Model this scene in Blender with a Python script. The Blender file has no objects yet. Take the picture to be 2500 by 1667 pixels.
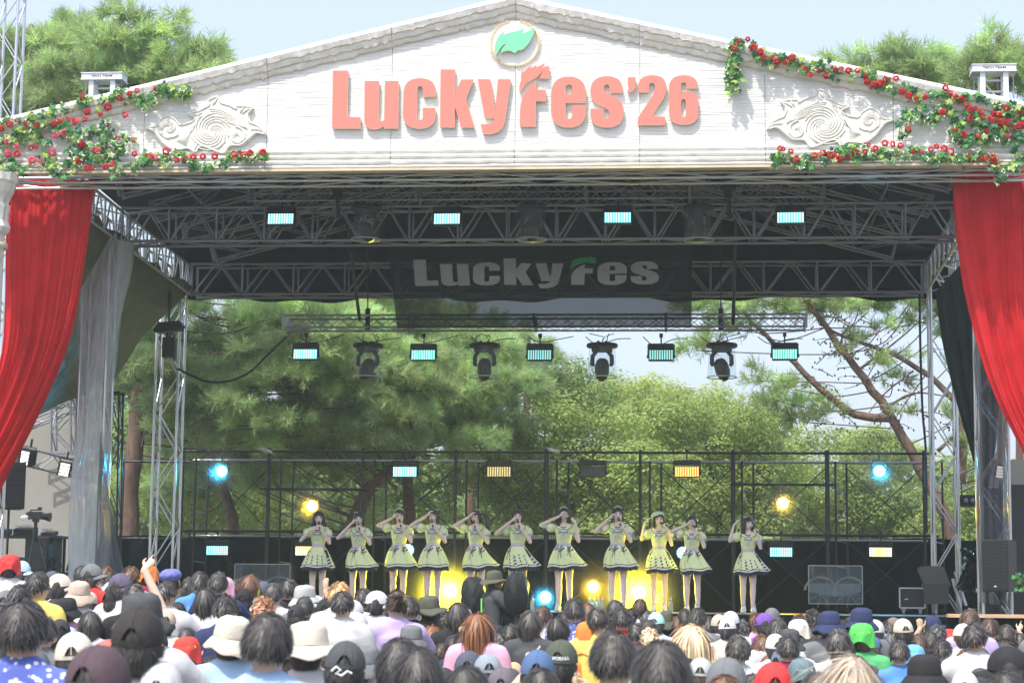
import bpy, bmesh, math, random
import numpy as np
from mathutils import Vector, Matrix, Quaternion
from mathutils.geometry import tessellate_polygon
R = math.radians
random.seed(7); RNG = np.random.default_rng(7)
SC = bpy.context.scene; COL = SC.collection

# ------------------------------------------------------------------ camera
FPX, IW, IH = 4860.0, 2500.0, 1667.0
CH = 1.75                                    # eye height
TH, PH, RO = R(7.472), R(5.02), R(0.58)       # pitch, yaw, roll
CX = 2.42
CAM = Vector((CX, 0, CH))
_f = Vector((-math.sin(PH)*math.cos(TH), math.cos(PH)*math.cos(TH), math.sin(TH)))
_r0 = _f.cross(Vector((0,0,1))).normalized(); _u0 = _r0.cross(_f)
_r = _r0*math.cos(RO) + _u0*math.sin(RO); _u = _u0*math.cos(RO) - _r0*math.sin(RO)
def at(px, py, Y):
    """photo pixel (2500 x 1667) -> world point on the plane y = Y"""
    d = _f + _r*((px-IW/2)/FPX) + _u*((IH/2-py)/FPX)
    return CAM + d*(Y/d.y)
def px_of(p):
    d = Vector(p)-CAM; z = d.dot(_f)
    return IW/2+FPX*d.dot(_r)/z, IH/2-FPX*d.dot(_u)/z
cd = bpy.data.cameras.new('camera'); cam = bpy.data.objects.new('camera', cd); COL.objects.link(cam)
cam.matrix_world = Matrix(((_r.x,_u.x,-_f.x,CAM.x),(_r.y,_u.y,-_f.y,CAM.y),(_r.z,_u.z,-_f.z,CAM.z),(0,0,0,1)))
cd.sensor_width = 36; cd.lens = 36*FPX/IW; cd.clip_start = .1; cd.clip_end = 2000
cd.dof.use_dof = True; cd.dof.focus_distance = 31.5; cd.dof.aperture_fstop = 5.6
SC.camera = cam

# ------------------------------------------------------------------ light
SUN = Vector((0.24, 0.42, -0.88)).normalized()      # direction the light travels
W = bpy.data.worlds.new('World'); SC.world = W; W.use_nodes = True
nt = W.node_tree; bg = nt.nodes['Background']
sky = nt.nodes.new('ShaderNodeTexSky'); sky.sky_type = 'NISHITA'; sky.sun_disc = False
sky.sun_elevation = math.asin(-SUN.z); sky.sun_rotation = math.atan2(-SUN.x, -SUN.y)
sky.altitude = 20; sky.air_density = 1.0; sky.dust_density = 5.0; sky.ozone_density = 1.2
# a thin even veil of high cloud whitens the summer sky
veil = nt.nodes.new('ShaderNodeMix'); veil.data_type = 'RGBA'; veil.inputs[0].default_value = .62; veil.inputs[7].default_value = (2.5, 2.8, 3.4, 1)
nt.links.new(sky.outputs[0], veil.inputs[6]); nt.links.new(veil.outputs[2], bg.inputs[0]); bg.inputs[1].default_value = 0.15
sl = bpy.data.lights.new('sun', 'SUN'); sl.energy = 2.0; sl.angle = R(.53); sl.color = (1, .955, .88)
so = bpy.data.objects.new('sun', sl); COL.objects.link(so)
so.rotation_euler = SUN.to_track_quat('-Z', 'Y').to_euler(); so.location = (-6, -10, 30)
SC.view_settings.view_transform = 'Standard'; SC.view_settings.look = 'None'
SC.view_settings.gamma = 1; SC.view_settings.use_curve_mapping = False
SC.view_settings.exposure = 1.22
SC.cycles.max_bounces = 6; SC.cycles.transparent_max_bounces = 16; SC.cycles.volume_bounces = 1
SC.cycles.use_adaptive_sampling = True; SC.cycles.adaptive_threshold = .02
SC.cycles.use_denoising = True
SC.cycles.caustics_reflective = False; SC.cycles.caustics_refractive = False

# ------------------------------------------------------------------ materials
MATS = {}
def mat(name, col=(.5,.5,.5), rough=.7, metal=0, var=0, vscale=8, bump=0, bscale=30, emit=None, estr=0, alpha=1,
        trans=0, spec=.5, sheen=0, col2=None, stretch=None, vcol=None, coat=0):
    if name in MATS: return MATS[name]
    m = bpy.data.materials.new(name); m.use_nodes = True; n = m.node_tree.nodes; L = m.node_tree.links
    b = n['Principled BSDF']; b.inputs['Base Color'].default_value = (*col, 1)
    b.inputs['Roughness'].default_value = rough; b.inputs['Metallic'].default_value = metal
    b.inputs['Specular IOR Level'].default_value = spec; b.inputs['Alpha'].default_value = alpha
    if coat: b.inputs['Coat Weight'].default_value = coat
    if sheen: b.inputs['Sheen Weight'].default_value = sheen
    if trans: b.inputs['Transmission Weight'].default_value = trans
    tc = n.new('ShaderNodeTexCoord'); src = tc.outputs['Object']
    if stretch:
        mp = n.new('ShaderNodeMapping'); mp.inputs['Scale'].default_value = stretch; L.new(src, mp.inputs[0]); src = mp.outputs[0]
    last = None
    if var or col2:
        t = n.new('ShaderNodeTexNoise'); t.inputs['Scale'].default_value = vscale; t.inputs['Detail'].default_value = 5; L.new(src, t.inputs[0])
        r = n.new('ShaderNodeValToRGB'); r.color_ramp.elements[0].position = .3; r.color_ramp.elements[1].position = .7
        c2 = col2 or tuple(min(1, c*(1+var)) for c in col); c1 = col if col2 else tuple(c*(1-var) for c in col)
        r.color_ramp.elements[0].color = (*c1, 1); r.color_ramp.elements[1].color = (*c2, 1)
        L.new(t.outputs['Fac'], r.inputs[0]); last = r.outputs[0]
    if vcol:
        a = n.new('ShaderNodeVertexColor'); a.layer_name = vcol
        mx = n.new('ShaderNodeMix'); mx.data_type = 'RGBA'; mx.blend_type = 'MULTIPLY'; mx.inputs[0].default_value = 1
        if last: L.new(last, mx.inputs[6])
        else: mx.inputs[6].default_value = (*col, 1)
        L.new(a.outputs[0], mx.inputs[7]); last = mx.outputs[2]
    if last: L.new(last, b.inputs['Base Color'])
    if bump:
        t = n.new('ShaderNodeTexNoise'); t.inputs['Scale'].default_value = bscale; t.inputs['Detail'].default_value = 6; L.new(src, t.inputs[0])
        bp = n.new('ShaderNodeBump'); bp.inputs['Strength'].default_value = bump; bp.inputs['Distance'].default_value = .02
        L.new(t.outputs['Fac'], bp.inputs['Height']); L.new(bp.outputs[0], b.inputs['Normal'])
    if emit: b.inputs['Emission Color'].default_value = (*emit, 1); b.inputs['Emission Strength'].default_value = estr
    MATS[name] = m; return m
def cloth_mat(name, col, thru=.3, rough=.9, var=.12, vscale=3, see=0):
    """thin cloth: diffuse + translucent (+ see-through weave)"""
    if name in MATS: return MATS[name]
    m = mat(name, col, rough, var=var, vscale=vscale, bump=.15, bscale=60, spec=.2); n = m.node_tree.nodes; L = m.node_tree.links
    b = n['Principled BSDF']; out = n['Material Output']
    t = n.new('ShaderNodeBsdfTranslucent'); t.inputs[0].default_value = (*col, 1)
    mx = n.new('ShaderNodeMixShader'); mx.inputs[0].default_value = thru
    L.new(b.outputs[0], mx.inputs[1]); L.new(t.outputs[0], mx.inputs[2]); res = mx.outputs[0]
    if see:
        tr = n.new('ShaderNodeBsdfTransparent'); m2 = n.new('ShaderNodeMixShader'); m2.inputs[0].default_value = see
        L.new(res, m2.inputs[1]); L.new(tr.outputs[0], m2.inputs[2]); res = m2.outputs[0]
    L.new(res, out.inputs[0]); return m
def film_mat(name, col, see=.6, rough=.15, haze=.5):
    """clear plastic film with creases"""
    if name in MATS: return MATS[name]
    m = bpy.data.materials.new(name); m.use_nodes = True; n = m.node_tree.nodes; L = m.node_tree.links
    b = n['Principled BSDF']; b.inputs['Base Color'].default_value = (*col, 1); b.inputs['Roughness'].default_value = rough
    tc = n.new('ShaderNodeTexCoord'); mp = n.new('ShaderNodeMapping'); mp.inputs['Scale'].default_value = (6, 6, 1.2); L.new(tc.outputs['Object'], mp.inputs[0])
    t = n.new('ShaderNodeTexNoise'); t.inputs['Scale'].default_value = 2.4; t.inputs['Detail'].default_value = 6; L.new(mp.outputs[0], t.inputs[0])
    bp = n.new('ShaderNodeBump'); bp.inputs['Strength'].default_value = .9; bp.inputs['Distance'].default_value = .05
    L.new(t.outputs[0], bp.inputs['Height']); L.new(bp.outputs[0], b.inputs['Normal'])
    tr = n.new('ShaderNodeBsdfTransparent'); tr.inputs[0].default_value = (.93,.96,.97,1)
    r = n.new('ShaderNodeMapRange'); r.inputs[1].default_value = .3; r.inputs[2].default_value = .75
    r.inputs[3].default_value = min(1, see+.10); r.inputs[4].default_value = max(0, see-.12); L.new(t.outputs[0], r.inputs[0])
    mx = n.new('ShaderNodeMixShader'); L.new(r.outputs[0], mx.inputs[0]); L.new(b.outputs[0], mx.inputs[1]); L.new(tr.outputs[0], mx.inputs[2])
    L.new(mx.outputs[0], n['Material Output'].inputs[0]); MATS[name] = m; return m
def leaf_mat(name, col, thru=.35, rough=.55):
    if name in MATS: return MATS[name]
    m = mat(name, col, rough, vcol='tint', spec=.35); n = m.node_tree.nodes; L = m.node_tree.links
    b = n['Principled BSDF']; src = b.inputs['Base Color'].links[0].from_socket
    t = n.new('ShaderNodeBsdfTranslucent'); L.new(src, t.inputs[0])
    mx = n.new('ShaderNodeMixShader'); mx.inputs[0].default_value = thru
    L.new(b.outputs[0], mx.inputs[1]); L.new(t.outputs[0], mx.inputs[2]); L.new(mx.outputs[0], n['Material Output'].inputs[0]); return m

# ------------------------------------------------------------------ mesh helpers
class MB:
    def __init__(s): s.v = []; s.f = []; s.m = []; s.cur = 0
    def add(s, vs, fs):
        o = len(s.v); s.v += [tuple(v) for v in vs]; s.f += [tuple(i+o for i in f) for f in fs]; s.m += [s.cur]*len(fs); return s
    def box(s, c, d, M=None):
        x,y,z = d[0]/2,d[1]/2,d[2]/2; P=[Vector((a,b,e)) for a in (-x,x) for b in (-y,y) for e in (-z,z)]
        if M is not None: P=[M@p for p in P]
        c = Vector(c)
        return s.add([c+p for p in P], [(0,1,3,2),(4,6,7,5),(0,4,5,1),(2,3,7,6),(0,2,6,4),(1,5,7,3)])
    def tube(s, pts, rad, n=8, cap=True, flat=1.0, up=None):
        pts=[Vector(p) for p in pts]; k=len(pts); rad = rad if isinstance(rad,(list,tuple)) else [rad]*k
        vs=[]; prev=None
        for i,p in enumerate(pts):
            t=(pts[min(i+1,k-1)]-pts[max(i-1,0)]).normalized()
            if prev is None:
                a=Vector(up) if up is not None else (Vector((0,0,1)) if abs(t.z)<.9 else Vector((1,0,0)))
                x=t.cross(a).normalized()
            else: x=(prev-t*prev.dot(t)).normalized()
            prev=x; y=t.cross(x)
            for j in range(n):
                a=2*math.pi*j/n; vs.append(p+x*math.cos(a)*rad[i]+y*math.sin(a)*rad[i]*flat)
        fs=[(i*n+j, i*n+(j+1)%n, (i+1)*n+(j+1)%n, (i+1)*n+j) for i in range(k-1) for j in range(n)]
        if cap: fs += [tuple(range(n))[::-1], tuple((k-1)*n+j for j in range(n))]
        return s.add(vs, fs)
    def limb(s, pts, rad, n=12, flat=1.0, up=None):
        """tube with rounded ends"""
        pts=[Vector(p) for p in pts]; d0=(pts[0]-pts[1]).normalized(); d1=(pts[-1]-pts[-2]).normalized()
        P=[pts[0]+d0*rad[0]*.9, pts[0]+d0*rad[0]*.6]+pts+[pts[-1]+d1*rad[-1]*.6, pts[-1]+d1*rad[-1]*.9]
        Q=[rad[0]*.35, rad[0]*.8]+list(rad)+[rad[-1]*.8, rad[-1]*.35]
        return s.tube(P,Q,n,True,flat,up)
    def ell(s, c, r, n=12, k=8, M=None):
        vs=[]; c=Vector(c)
        for i in range(1,k):
            a=math.pi*i/k
            for j in range(n):
                b=2*math.pi*j/n; p=Vector((r[0]*math.sin(a)*math.cos(b), r[1]*math.sin(a)*math.sin(b), r[2]*math.cos(a)))
                vs.append(c+(M@p if M is not None else p))
        t=Vector((0,0,r[2])); b_=Vector((0,0,-r[2]))
        vs += [c+(M@t if M is not None else t), c+(M@b_ if M is not None else b_)]
        fs=[(i*n+j,(i+1)*n+j,(i+1)*n+(j+1)%n,i*n+(j+1)%n) for i in range(k-2) for j in range(n)]
        T=len(vs)-2; fs += [(T,j,(j+1)%n) for j in range(n)]+[(T+1,(k-2)*n+(j+1)%n,(k-2)*n+j) for j in range(n)]
        return s.add(vs, fs)
    def lathe(s, prof, n=24, c=(0,0,0), a0=0, a1=2*math.pi, fn=None, sx=1, sy=1):
        full = abs(a1-a0-2*math.pi)<1e-6; m = n if full else n+1; vs=[]
        for i,(r,z) in enumerate(prof):
            for j in range(m):
                a=a0+(a1-a0)*j/n; rr,zz=(r,z) if fn is None else fn(r,z,a,i)
                vs.append((c[0]+rr*math.cos(a)*sx, c[1]+rr*math.sin(a)*sy, c[2]+zz))
        fs=[(i*m+j, i*m+(j+1)%m, (i+1)*m+(j+1)%m, (i+1)*m+j) for i in range(len(prof)-1) for j in range(n)]
        return s.add(vs, fs)
    def grid(s, fn, nu, nv):
        vs=[fn(u/nu, v/nv) for v in range(nv+1) for u in range(nu+1)]; w=nu+1
        return s.add(vs, [(v*w+u, v*w+u+1, (v+1)*w+u+1, (v+1)*w+u) for v in range(nv) for u in range(nu)])
    def prism(s, loops, d, side_mat=None):
        """loops: lists of 3D points of one planar face (first outer, rest holes); d: extrusion vector"""
        tri = tessellate_polygon([[Vector(p) for p in l] for l in loops]); flat=[Vector(p) for l in loops for p in l]; d=Vector(d)
        n=len(flat); s.add(flat, tri); s.add([p+d for p in flat], [t[::-1] for t in tri])
        c=s.cur
        if side_mat is not None: s.cur=side_mat
        for l in loops:
            k=len(l); s.add(list(l)+[Vector(p)+d for p in l], [(i,(i+1)%k,k+(i+1)%k,k+i) for i in range(k)])
        s.cur=c; return s
    def mesh(s, name, mats, smooth=False, fix=True):
        me=bpy.data.meshes.new(name); me.from_pydata([tuple(v) for v in s.v],[],s.f)
        for m in (mats if isinstance(mats,(list,tuple)) else [mats]): me.materials.append(m)
        if max(s.m, default=0): me.polygons.foreach_set('material_index', s.m)
        if fix:
            bm=bmesh.new(); bm.from_mesh(me); bmesh.ops.recalc_face_normals(bm, faces=bm.faces[:]); bm.to_mesh(me); bm.free()
        if smooth: me.polygons.foreach_set('use_smooth', [True]*len(me.polygons))
        me.update(); return me
    def build(s, name, mats, parent=None, smooth=False, fix=True, **k):
        return link(name, s.mesh(name, mats, smooth, fix), parent, **k)
def link(name, me, parent=None, loc=None, rot=None, scale=None, kind=None):
    o=bpy.data.objects.new(name, me); COL.objects.link(o)
    if parent is not None: o.parent=parent
    if loc is not None: o.location=loc
    if rot is not None: o.rotation_euler=rot
    if scale is not None: o.scale=scale if isinstance(scale,(tuple,list,Vector)) else (scale,)*3
    if kind: o['kind']=kind
    return o
def tag(o, label=None, cat=None, group=None, kind=None):
    if label: o['label']=label
    if cat: o['category']=cat
    if group: o['group']=group
    if kind: o['kind']=kind
    return o
def thing(name, label, cat, loc=(0,0,0), rot=(0,0,0), group=None):
    o=bpy.data.objects.new(name, None); COL.objects.link(o); o.location=loc; o.rotation_euler=rot; o.empty_display_size=.1
    return tag(o, label, cat, group)
def copy_tree(o, parent=None):
    c=o.copy(); COL.objects.link(c)
    if parent is not None: c.parent=parent
    for ch in KIDS.get(o.name, []) : copy_tree(ch, c)
    return c
KIDS = {}
def copies(root):
    KIDS.clear()
    for o in bpy.data.objects:
        if o.parent is not None: KIDS.setdefault(o.parent.name, []).append(o)
def np_mesh(name, V, tris, mats, tint=None, midx=None):
    """V (n,3), tris (m,3) numpy arrays; tint (n,3) per-vertex colour"""
    me=bpy.data.meshes.new(name); n=len(V); m=len(tris)
    me.vertices.add(n); me.vertices.foreach_set('co', V.astype(np.float32).ravel())
    me.loops.add(m*3); me.loops.foreach_set('vertex_index', tris.astype(np.int32).ravel())
    me.polygons.add(m); me.polygons.foreach_set('loop_start', np.arange(0,m*3,3,dtype=np.int32))
    me.polygons.foreach_set('loop_total', np.full(m,3,dtype=np.int32))
    for q in (mats if isinstance(mats,(list,tuple)) else [mats]): me.materials.append(q)
    if midx is not None: me.polygons.foreach_set('material_index', midx.astype(np.int32))
    if tint is not None:
        ca=me.color_attributes.new('tint','FLOAT_COLOR','POINT'); c=np.ones((n,4),dtype=np.float32); c[:,:3]=tint
        ca.data.foreach_set('color', c.ravel())
    me.update(calc_edges=True); return me
def remesh(mb, name, mats, voxel=.01, smooth=4, dec=None):
    """one continuous skin over overlapping closed pieces"""
    me=mb.mesh(name+'_src', mats); o=bpy.data.objects.new('tmp', me); COL.objects.link(o)
    r=o.modifiers.new('r','REMESH'); r.mode='VOXEL'; r.voxel_size=voxel
    s=o.modifiers.new('s','SMOOTH'); s.iterations=smooth; s.factor=.5
    if dec: d=o.modifiers.new('d','DECIMATE'); d.ratio=dec
    dg=bpy.context.evaluated_depsgraph_get(); dg.update()
    out=bpy.data.meshes.new_from_object(o.evaluated_get(dg)); out.name=name
    bpy.data.objects.remove(o); bpy.data.meshes.remove(me)
    out.materials.clear()
    for m in (mats if isinstance(mats,(list,tuple)) else [mats]): out.materials.append(m)
    out.polygons.foreach_set('use_smooth',[True]*len(out.polygons)); return out
CYL = {}
def unit_cyl(m, n=8):
    k=(m.name,n)
    if k not in CYL:
        b=MB(); b.tube([(0,0,0),(0,0,1)], 1, n); CYL[k]=b.mesh('pipe', m, False)
        CYL[k].polygons.foreach_set('use_smooth',[len(p.vertices)==4 for p in CYL[k].polygons])
    return CYL[k]
def pipe(name, A, B, r, m, parent=None, n=8):
    """a pipe from A to B as an object sharing one unit cylinder"""
    A=Vector(A); B=Vector(B); d=B-A; o=bpy.data.objects.new(name, unit_cyl(m,n)); COL.objects.link(o)
    o.rotation_mode='QUATERNION'; o.rotation_quaternion=d.to_track_quat('Z','Y'); o.location=A; o.scale=(r,r,d.length)
    if parent is not None: o.parent=parent
    return o
def curve_pts(pts, n=6):
    """contour with TrueType-like off-curve points (x, y, 'c')"""
    out=[]; k=len(pts)
    for i,p in enumerate(pts):
        if len(p)==2: out.append(p)
        else:
            a=pts[i-1]; b=pts[(i+1)%k]
            for j in range(1,n):
                t=j/n; out.append(((1-t)**2*a[0]+2*t*(1-t)*p[0]+t*t*b[0], (1-t)**2*a[1]+2*t*(1-t)*p[1]+t*t*b[1]))
    return out
def smooth_poly(pts, n=4, closed=True):
    out=[]; k=len(pts)
    for i in range(k if closed else k-1):
        g=lambda j: Vector(pts[j%k]) if closed else Vector(pts[max(0,min(k-1,j))])
        p0,p1,p2,p3=g(i-1),g(i),g(i+1),g(i+2)
        for j in range(n):
            t=j/n; out.append(.5*((2*p1)+(p2-p0)*t+(2*p0-5*p1+4*p2-p3)*t*t+(3*p1-3*p2+p3-p0)*t**3))
    if not closed: out.append(Vector(pts[-1]))
    return out
def text_mesh(txt, size, m, depth=.002, bold=.0):
    c=bpy.data.curves.new('txt','FONT'); c.body=txt; c.size=size; c.extrude=depth; c.align_x='CENTER'; c.align_y='CENTER'; c.offset=bold; c.resolution_u=3
    o=bpy.data.objects.new('tmp',c); COL.objects.link(o); dg=bpy.context.evaluated_depsgraph_get(); dg.update()
    me=bpy.data.meshes.new_from_object(o.evaluated_get(dg)); bpy.data.objects.remove(o); bpy.data.curves.remove(c)
    me.name='lettering'; me.materials.clear(); me.materials.append(m); return me
def noise1(x, seed=0):
    i=math.floor(x); f=x-i; h=lambda n: (math.sin(n*127.1+seed*311.7)*43758.5453)%1
    f=f*f*(3-2*f); return h(i)*(1-f)+h(i+1)*f
# ------------------------------------------------------------------ materials of the place
M_plaster = mat('plaster', (.77,.765,.74), .75, var=.06, vscale=2.2, bump=1.0, bscale=3.0, stretch=(.6,1,17))
M_mould = mat('moulding', (.78,.77,.73), .7, var=.08, vscale=6, bump=.8, bscale=9)
M_ochre = mat('ochre_edge', (.74,.61,.44), .8, var=.15, vscale=5)
M_carve = mat('carving', (.76,.725,.64), .6, col2=(.79,.78,.74), vscale=9, bump=.4, bscale=30)
M_coral = mat('coral_paint', (.84,.235,.185), .45, spec=.4)
M_mint = mat('mint_paint', (.20,.70,.40), .45)
M_cream = mat('cream_edge', (.85,.76,.6), .6)
M_wood = mat('pale_wood', (.62,.42,.25), .7, var=.2, vscale=4, stretch=(1,1,9))
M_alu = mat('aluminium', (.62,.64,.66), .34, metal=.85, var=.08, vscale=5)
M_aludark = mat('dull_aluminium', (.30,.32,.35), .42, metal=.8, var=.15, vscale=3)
M_black = mat('black_metal', (.018,.019,.022), .45, spec=.4)
M_blackcloth = cloth_mat('black_cloth', (.005,.010,.014), .05)
M_blackcloth.node_tree.nodes['Principled BSDF'].inputs['Specular IOR Level'].default_value = .06
M_roof = cloth_mat('roof_tarp', (.010,.018,.022), .02, var=.3)
M_olive = cloth_mat('olive_tarp', (.060,.066,.028), .22, .45, var=.3)
M_green = cloth_mat('green_drape', (.020,.036,.030), .15, .6)
M_red = cloth_mat('red_fabric', (.76,.030,.038), .30, .75, var=.14)
M_film = film_mat('clear_film', (.80,.86,.90), .52)
M_mesh = cloth_mat('grey_net', (.16,.18,.21), .3, .8, see=.35)
M_rubber = mat('cable_rubber', (.012,.012,.014), .5)
M_ground = mat('trodden_grass', (.10,.11,.055), .95, col2=(.19,.16,.11), vscale=1.3, bump=.6, bscale=20)
M_deck = mat('stage_deck', (.045,.045,.048), .5, var=.3, vscale=2)

# ------------------------------------------------------------------ ground, deck
b=MB(); b.add([(-74,-2,-.02),(74,-2,-.02),(74,111,-.02),(-74,111,-.02)],[(0,1,2,3)])
b.build('ground', M_ground, kind='structure')
DZ = at(1700,1495,32.6).z                       # deck height
b=MB(); b.box((.6,34.2,DZ-.06),(23,10,.12)); deck=b.build('stage_floor', M_deck, kind='structure')
def fasc(u,v):
    x=-10.9+23*u; return (x, 29.14-.015*math.sin(x*9)*v-.01*math.sin(x*23), DZ-.01-(DZ)*v)
b=MB(); b.grid(fasc, 160, 4); b.build('stage_skirt', M_blackcloth, kind='structure', smooth=True)
b=MB(); A=at(2312,1497,29.1); b.box(((A.x+12)/2, 29.08, DZ+.012),(12-A.x,.22,.05)); tag(b.build('wood_plank', M_wood), 'pale wooden plank along the front edge of the stage on the right', 'plank')

# ------------------------------------------------------------------ pediment
PY = 28.0
def pp(x,y,d=0): 
    """pixel on the pediment's face, d metres proud of it"""
    p=at(x,y,PY); return Vector((p.x, p.y-d, p.z))
zb = (pp(0,421).z+pp(2500,400).z+pp(1257,414).z)/3
apx = pp(1258,-6); sl_l=(apx.z-pp(0,289).z)/(apx.x-pp(0,289).x); sl_r=(apx.z-pp(2500,262).z)/(pp(2500,262).x-apx.x)
XL, XR = pp(0,300).x-1.0, pp(2500,300).x+1.0
SLP = (sl_l+sl_r)/2
def topz(x): return apx.z-SLP*abs(x-apx.x)
ped = thing('pediment','white plaster gable board with red festival lettering above the stage','gable', (apx.x,PY,zb))
def local(o, root): 
    o.parent=root; o.matrix_parent_inverse=Matrix.LocRotScale(root.location, root.rotation_euler.to_quaternion(), None).inverted(); return o
seams=[XL]+[pp(x,300).x for x in (352,652,955,1257.5,1562,1868,2181)]+[XR]
for a,c in zip(seams[:-1],seams[1:]):
    a+=.0035; c-=.0035
    pts=[(a,PY,zb),(c,PY,zb),(c,PY,topz(c))]+([(apx.x,PY,apx.z)] if a<apx.x-.05<c-.1 and c>apx.x+.05 else [])+[(a,PY,topz(a))]
    b=MB(); b.prism([pts],(0,.12,0)); local(b.build('panel', M_plaster), ped)
    # rake moulding: three stepped bands with torn lower edges, built in this panel's span
    for k,(d0,h0,h1,pr) in enumerate(((0,0,.115,.135),(1,.115,.205,.09),(2,.205,.285,.045))):
        n=int((c-a)/.035); sd=k*7+int(a*10)
        vs=[];
        for i in range(n+1):
            x=a+(c-a)*i/n; t=topz(x)
            j=.014*noise1(x*7,sd)+.07*max(0,noise1(x*19,sd+1)-.6)+.018*noise1(x*40,sd+3); q=.010*noise1(x*11,sd+5)
            vs+=[(x,PY-.002-.0015*k,t-h0+.002*k),(x,PY-pr+q,t-h0+.002*k-(0 if k else .0)),(x,PY-pr-.015+q,t-(h0+h1)/2),(x,PY-pr+.01+q,t-h1-j),(x,PY-.001-.0015*k,t-h1-j+.012)]
        b=MB(); b.add(vs,[(i*5+m,i*5+m+1,i*5+m+6,i*5+m+5) for i in range(n) for m in range(4)])
        local(b.build('rake_moulding', M_mould, smooth=False), ped)
        b=MB(); b.add([p for i in range(n+1) for p in (Vector(vs[i*5+3])+Vector((0,-.006,-.002)), Vector(vs[i*5+3])+Vector((0,.01,-.016)))],[(i*2,i*2+1,i*2+3,i*2+2) for i in range(n)])
        local(b.build('moulding_edge', M_ochre), ped)
    for k,(h,pr) in enumerate(((.30,.035),(.22,.05),(.14,.065),(.055,.09))):
        n=int((c-a)/.04); sd=k*13+int(a*7)+50; vs=[]
        for i in range(n+1):
            x=a+(c-a)*i/n; j=.03*noise1(x*6,sd)+.03*max(0,noise1(x*15,sd+2)-.6); q=.012*noise1(x*9,sd+4)
            lo=max(.0,h-.075+j*.6) if k<3 else 0
            vs+=[(x,PY-.001,zb+h+.01),(x,PY-pr+q,zb+h-j*.5),(x,PY-pr-.008+q,zb+(h+lo)/2),(x,PY-.002-.001*k,zb+lo)]
        b=MB(); b.add(vs,[(i*4+m,i*4+m+1,i*4+m+5,i*4+m+4) for i in range(n) for m in range(3)])
        local(b.build('base_moulding', M_mould), ped)
b=MB(); b.box(((XL+XR)/2,PY-.02,zb-.02),(XR-XL,.2,.035)); local(b.build('bottom_rail', mat('rail_wood',(.66,.56,.42),.7,var=.15,vscale=4)), ped)

# lettering traced in the photograph's own shapes
GL = {
'L':[[(152,414),(240,414),(234,678),(310,680),(309,745),(147,744)]],
'u':[[(334,473),(417,473),(412,685),(412,702,'c'),(430,702),(447,702,'c'),(446,685),(450,472),(528,472),(526,744),(443,744),(446,728),(425,748,'c'),(385,749),(332,748,'c'),(332,690)]],
'c':[[(740,562),(668,562),(667,520),(666,503,'c'),(652,503),(636,503,'c'),(636,520),(632,680),(632,697,'c'),(649,697),(666,697,'c'),(667,680),(667,627),(739,627),(739,665),(735,745,'c'),(650,745),(553,745,'c'),(553,660),(557,540),(560,457,'c'),(650,457),(738,457,'c'),(741,530)]],
'k':[[(769,407),(852,407),(851,545),(888,465),(958,465),(914,575),(964,738),(888,738),(852,625),(849,738),(766,738)]],
'y':[[(982,464),(1054,464),(1082,645),(1098,463),(1172,463),(1140,690),(1128,776,'c'),(1040,776),(1012,776),(998,720),(1040,720),(1078,720,'c'),(1078,685),(1022,685)]],
'F':[[(1223,734),(1224,640),(1228,540,'c'),(1316,472),(1315,523),(1372,524),(1371,590),(1316,588),(1313,734)]],
'flame':[[(1222,545),(1216,500,'c'),(1230,470),(1226,440,'c'),(1240,412),(1243,424),(1262,400,'c'),(1292,386),(1284,402),(1305,392,'c'),(1322,376),(1314,396),(1345,385,'c'),(1368,367),(1354,398),(1390,388),(1390,458),(1332,458),(1348,436,'c'),(1354,412),(1338,444,'c'),(1300,460),(1248,484,'c')]],
'e':[[(1602,596),(1485,598),(1485,670),(1485,690,'c'),(1503,690),(1522,690,'c'),(1522,672),(1522,614),(1601,614),(1600,650),(1598,738,'c'),(1503,738),(1402,738,'c'),(1402,640),(1402,550),(1405,448,'c'),(1503,448),(1598,448,'c'),(1602,540)],
     [(1486,552),(1522,552),(1522,512),(1522,492,'c'),(1504,492),(1486,492,'c'),(1486,512)]],
's':[[(1811,540),(1737,540),(1737,510),(1737,493,'c'),(1721,493),(1705,493,'c'),(1705,510),(1705,532,'c'),(1730,545),(1780,572),(1818,595,'c'),(1818,650),(1815,738,'c'),(1722,738),(1628,738,'c'),(1628,665),(1628,632),(1703,632),(1703,668),(1703,687,'c'),(1719,687),(1737,687,'c'),(1737,665),(1737,640,'c'),(1715,628),(1665,602),(1626,580,'c'),(1627,530),(1630,446,'c'),(1722,446),(1811,446,'c'),(1811,520)]],
'apostrophe':[[(1842,451),(1886,451),(1884,500),(1882,536,'c'),(1840,540),(1841,525),(1852,520,'c'),(1853,503),(1842,503)]],
'2':[[(1900,538),(1961,538),(1963,505),(1963,483,'c'),(1980,483),(1998,483,'c'),(1998,505),(1998,530,'c'),(1985,555),(1899,685),(1899,724),(2056,724),(2056,678),(1977,676),(2045,575),(2062,545,'c'),(2062,505),(2060,440,'c'),(1982,440),(1903,440,'c'),(1900,505)]],
'6':[[(2246,515),(2176,515),(2176,495),(2176,480,'c'),(2161,480),(2146,480,'c'),(2146,497),(2146,552),(2158,534,'c'),(2185,534),(2245,536,'c'),(2245,590),(2245,655),(2243,723,'c'),(2162,723),(2078,723,'c'),(2078,650),(2078,510),(2080,440,'c'),(2165,440),(2244,440,'c')],
     [(2146,600),(2146,576,'c'),(2160,576),(2175,576,'c'),(2175,600),(2175,655),(2175,682,'c'),(2160,682),(2146,682,'c'),(2146,655)]]}
def glyph_pts(c): return [curve_pts(l,7) for l in GL[c]]
letters = thing('festival_lettering','raised coral red letters reading LuckyFes \'26 across the white gable','lettering', pp(750+1200/2.352,600/2.352,.07))
def G2(x,y,d): return pp(750+x/2.352, y/2.352, d)
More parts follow.
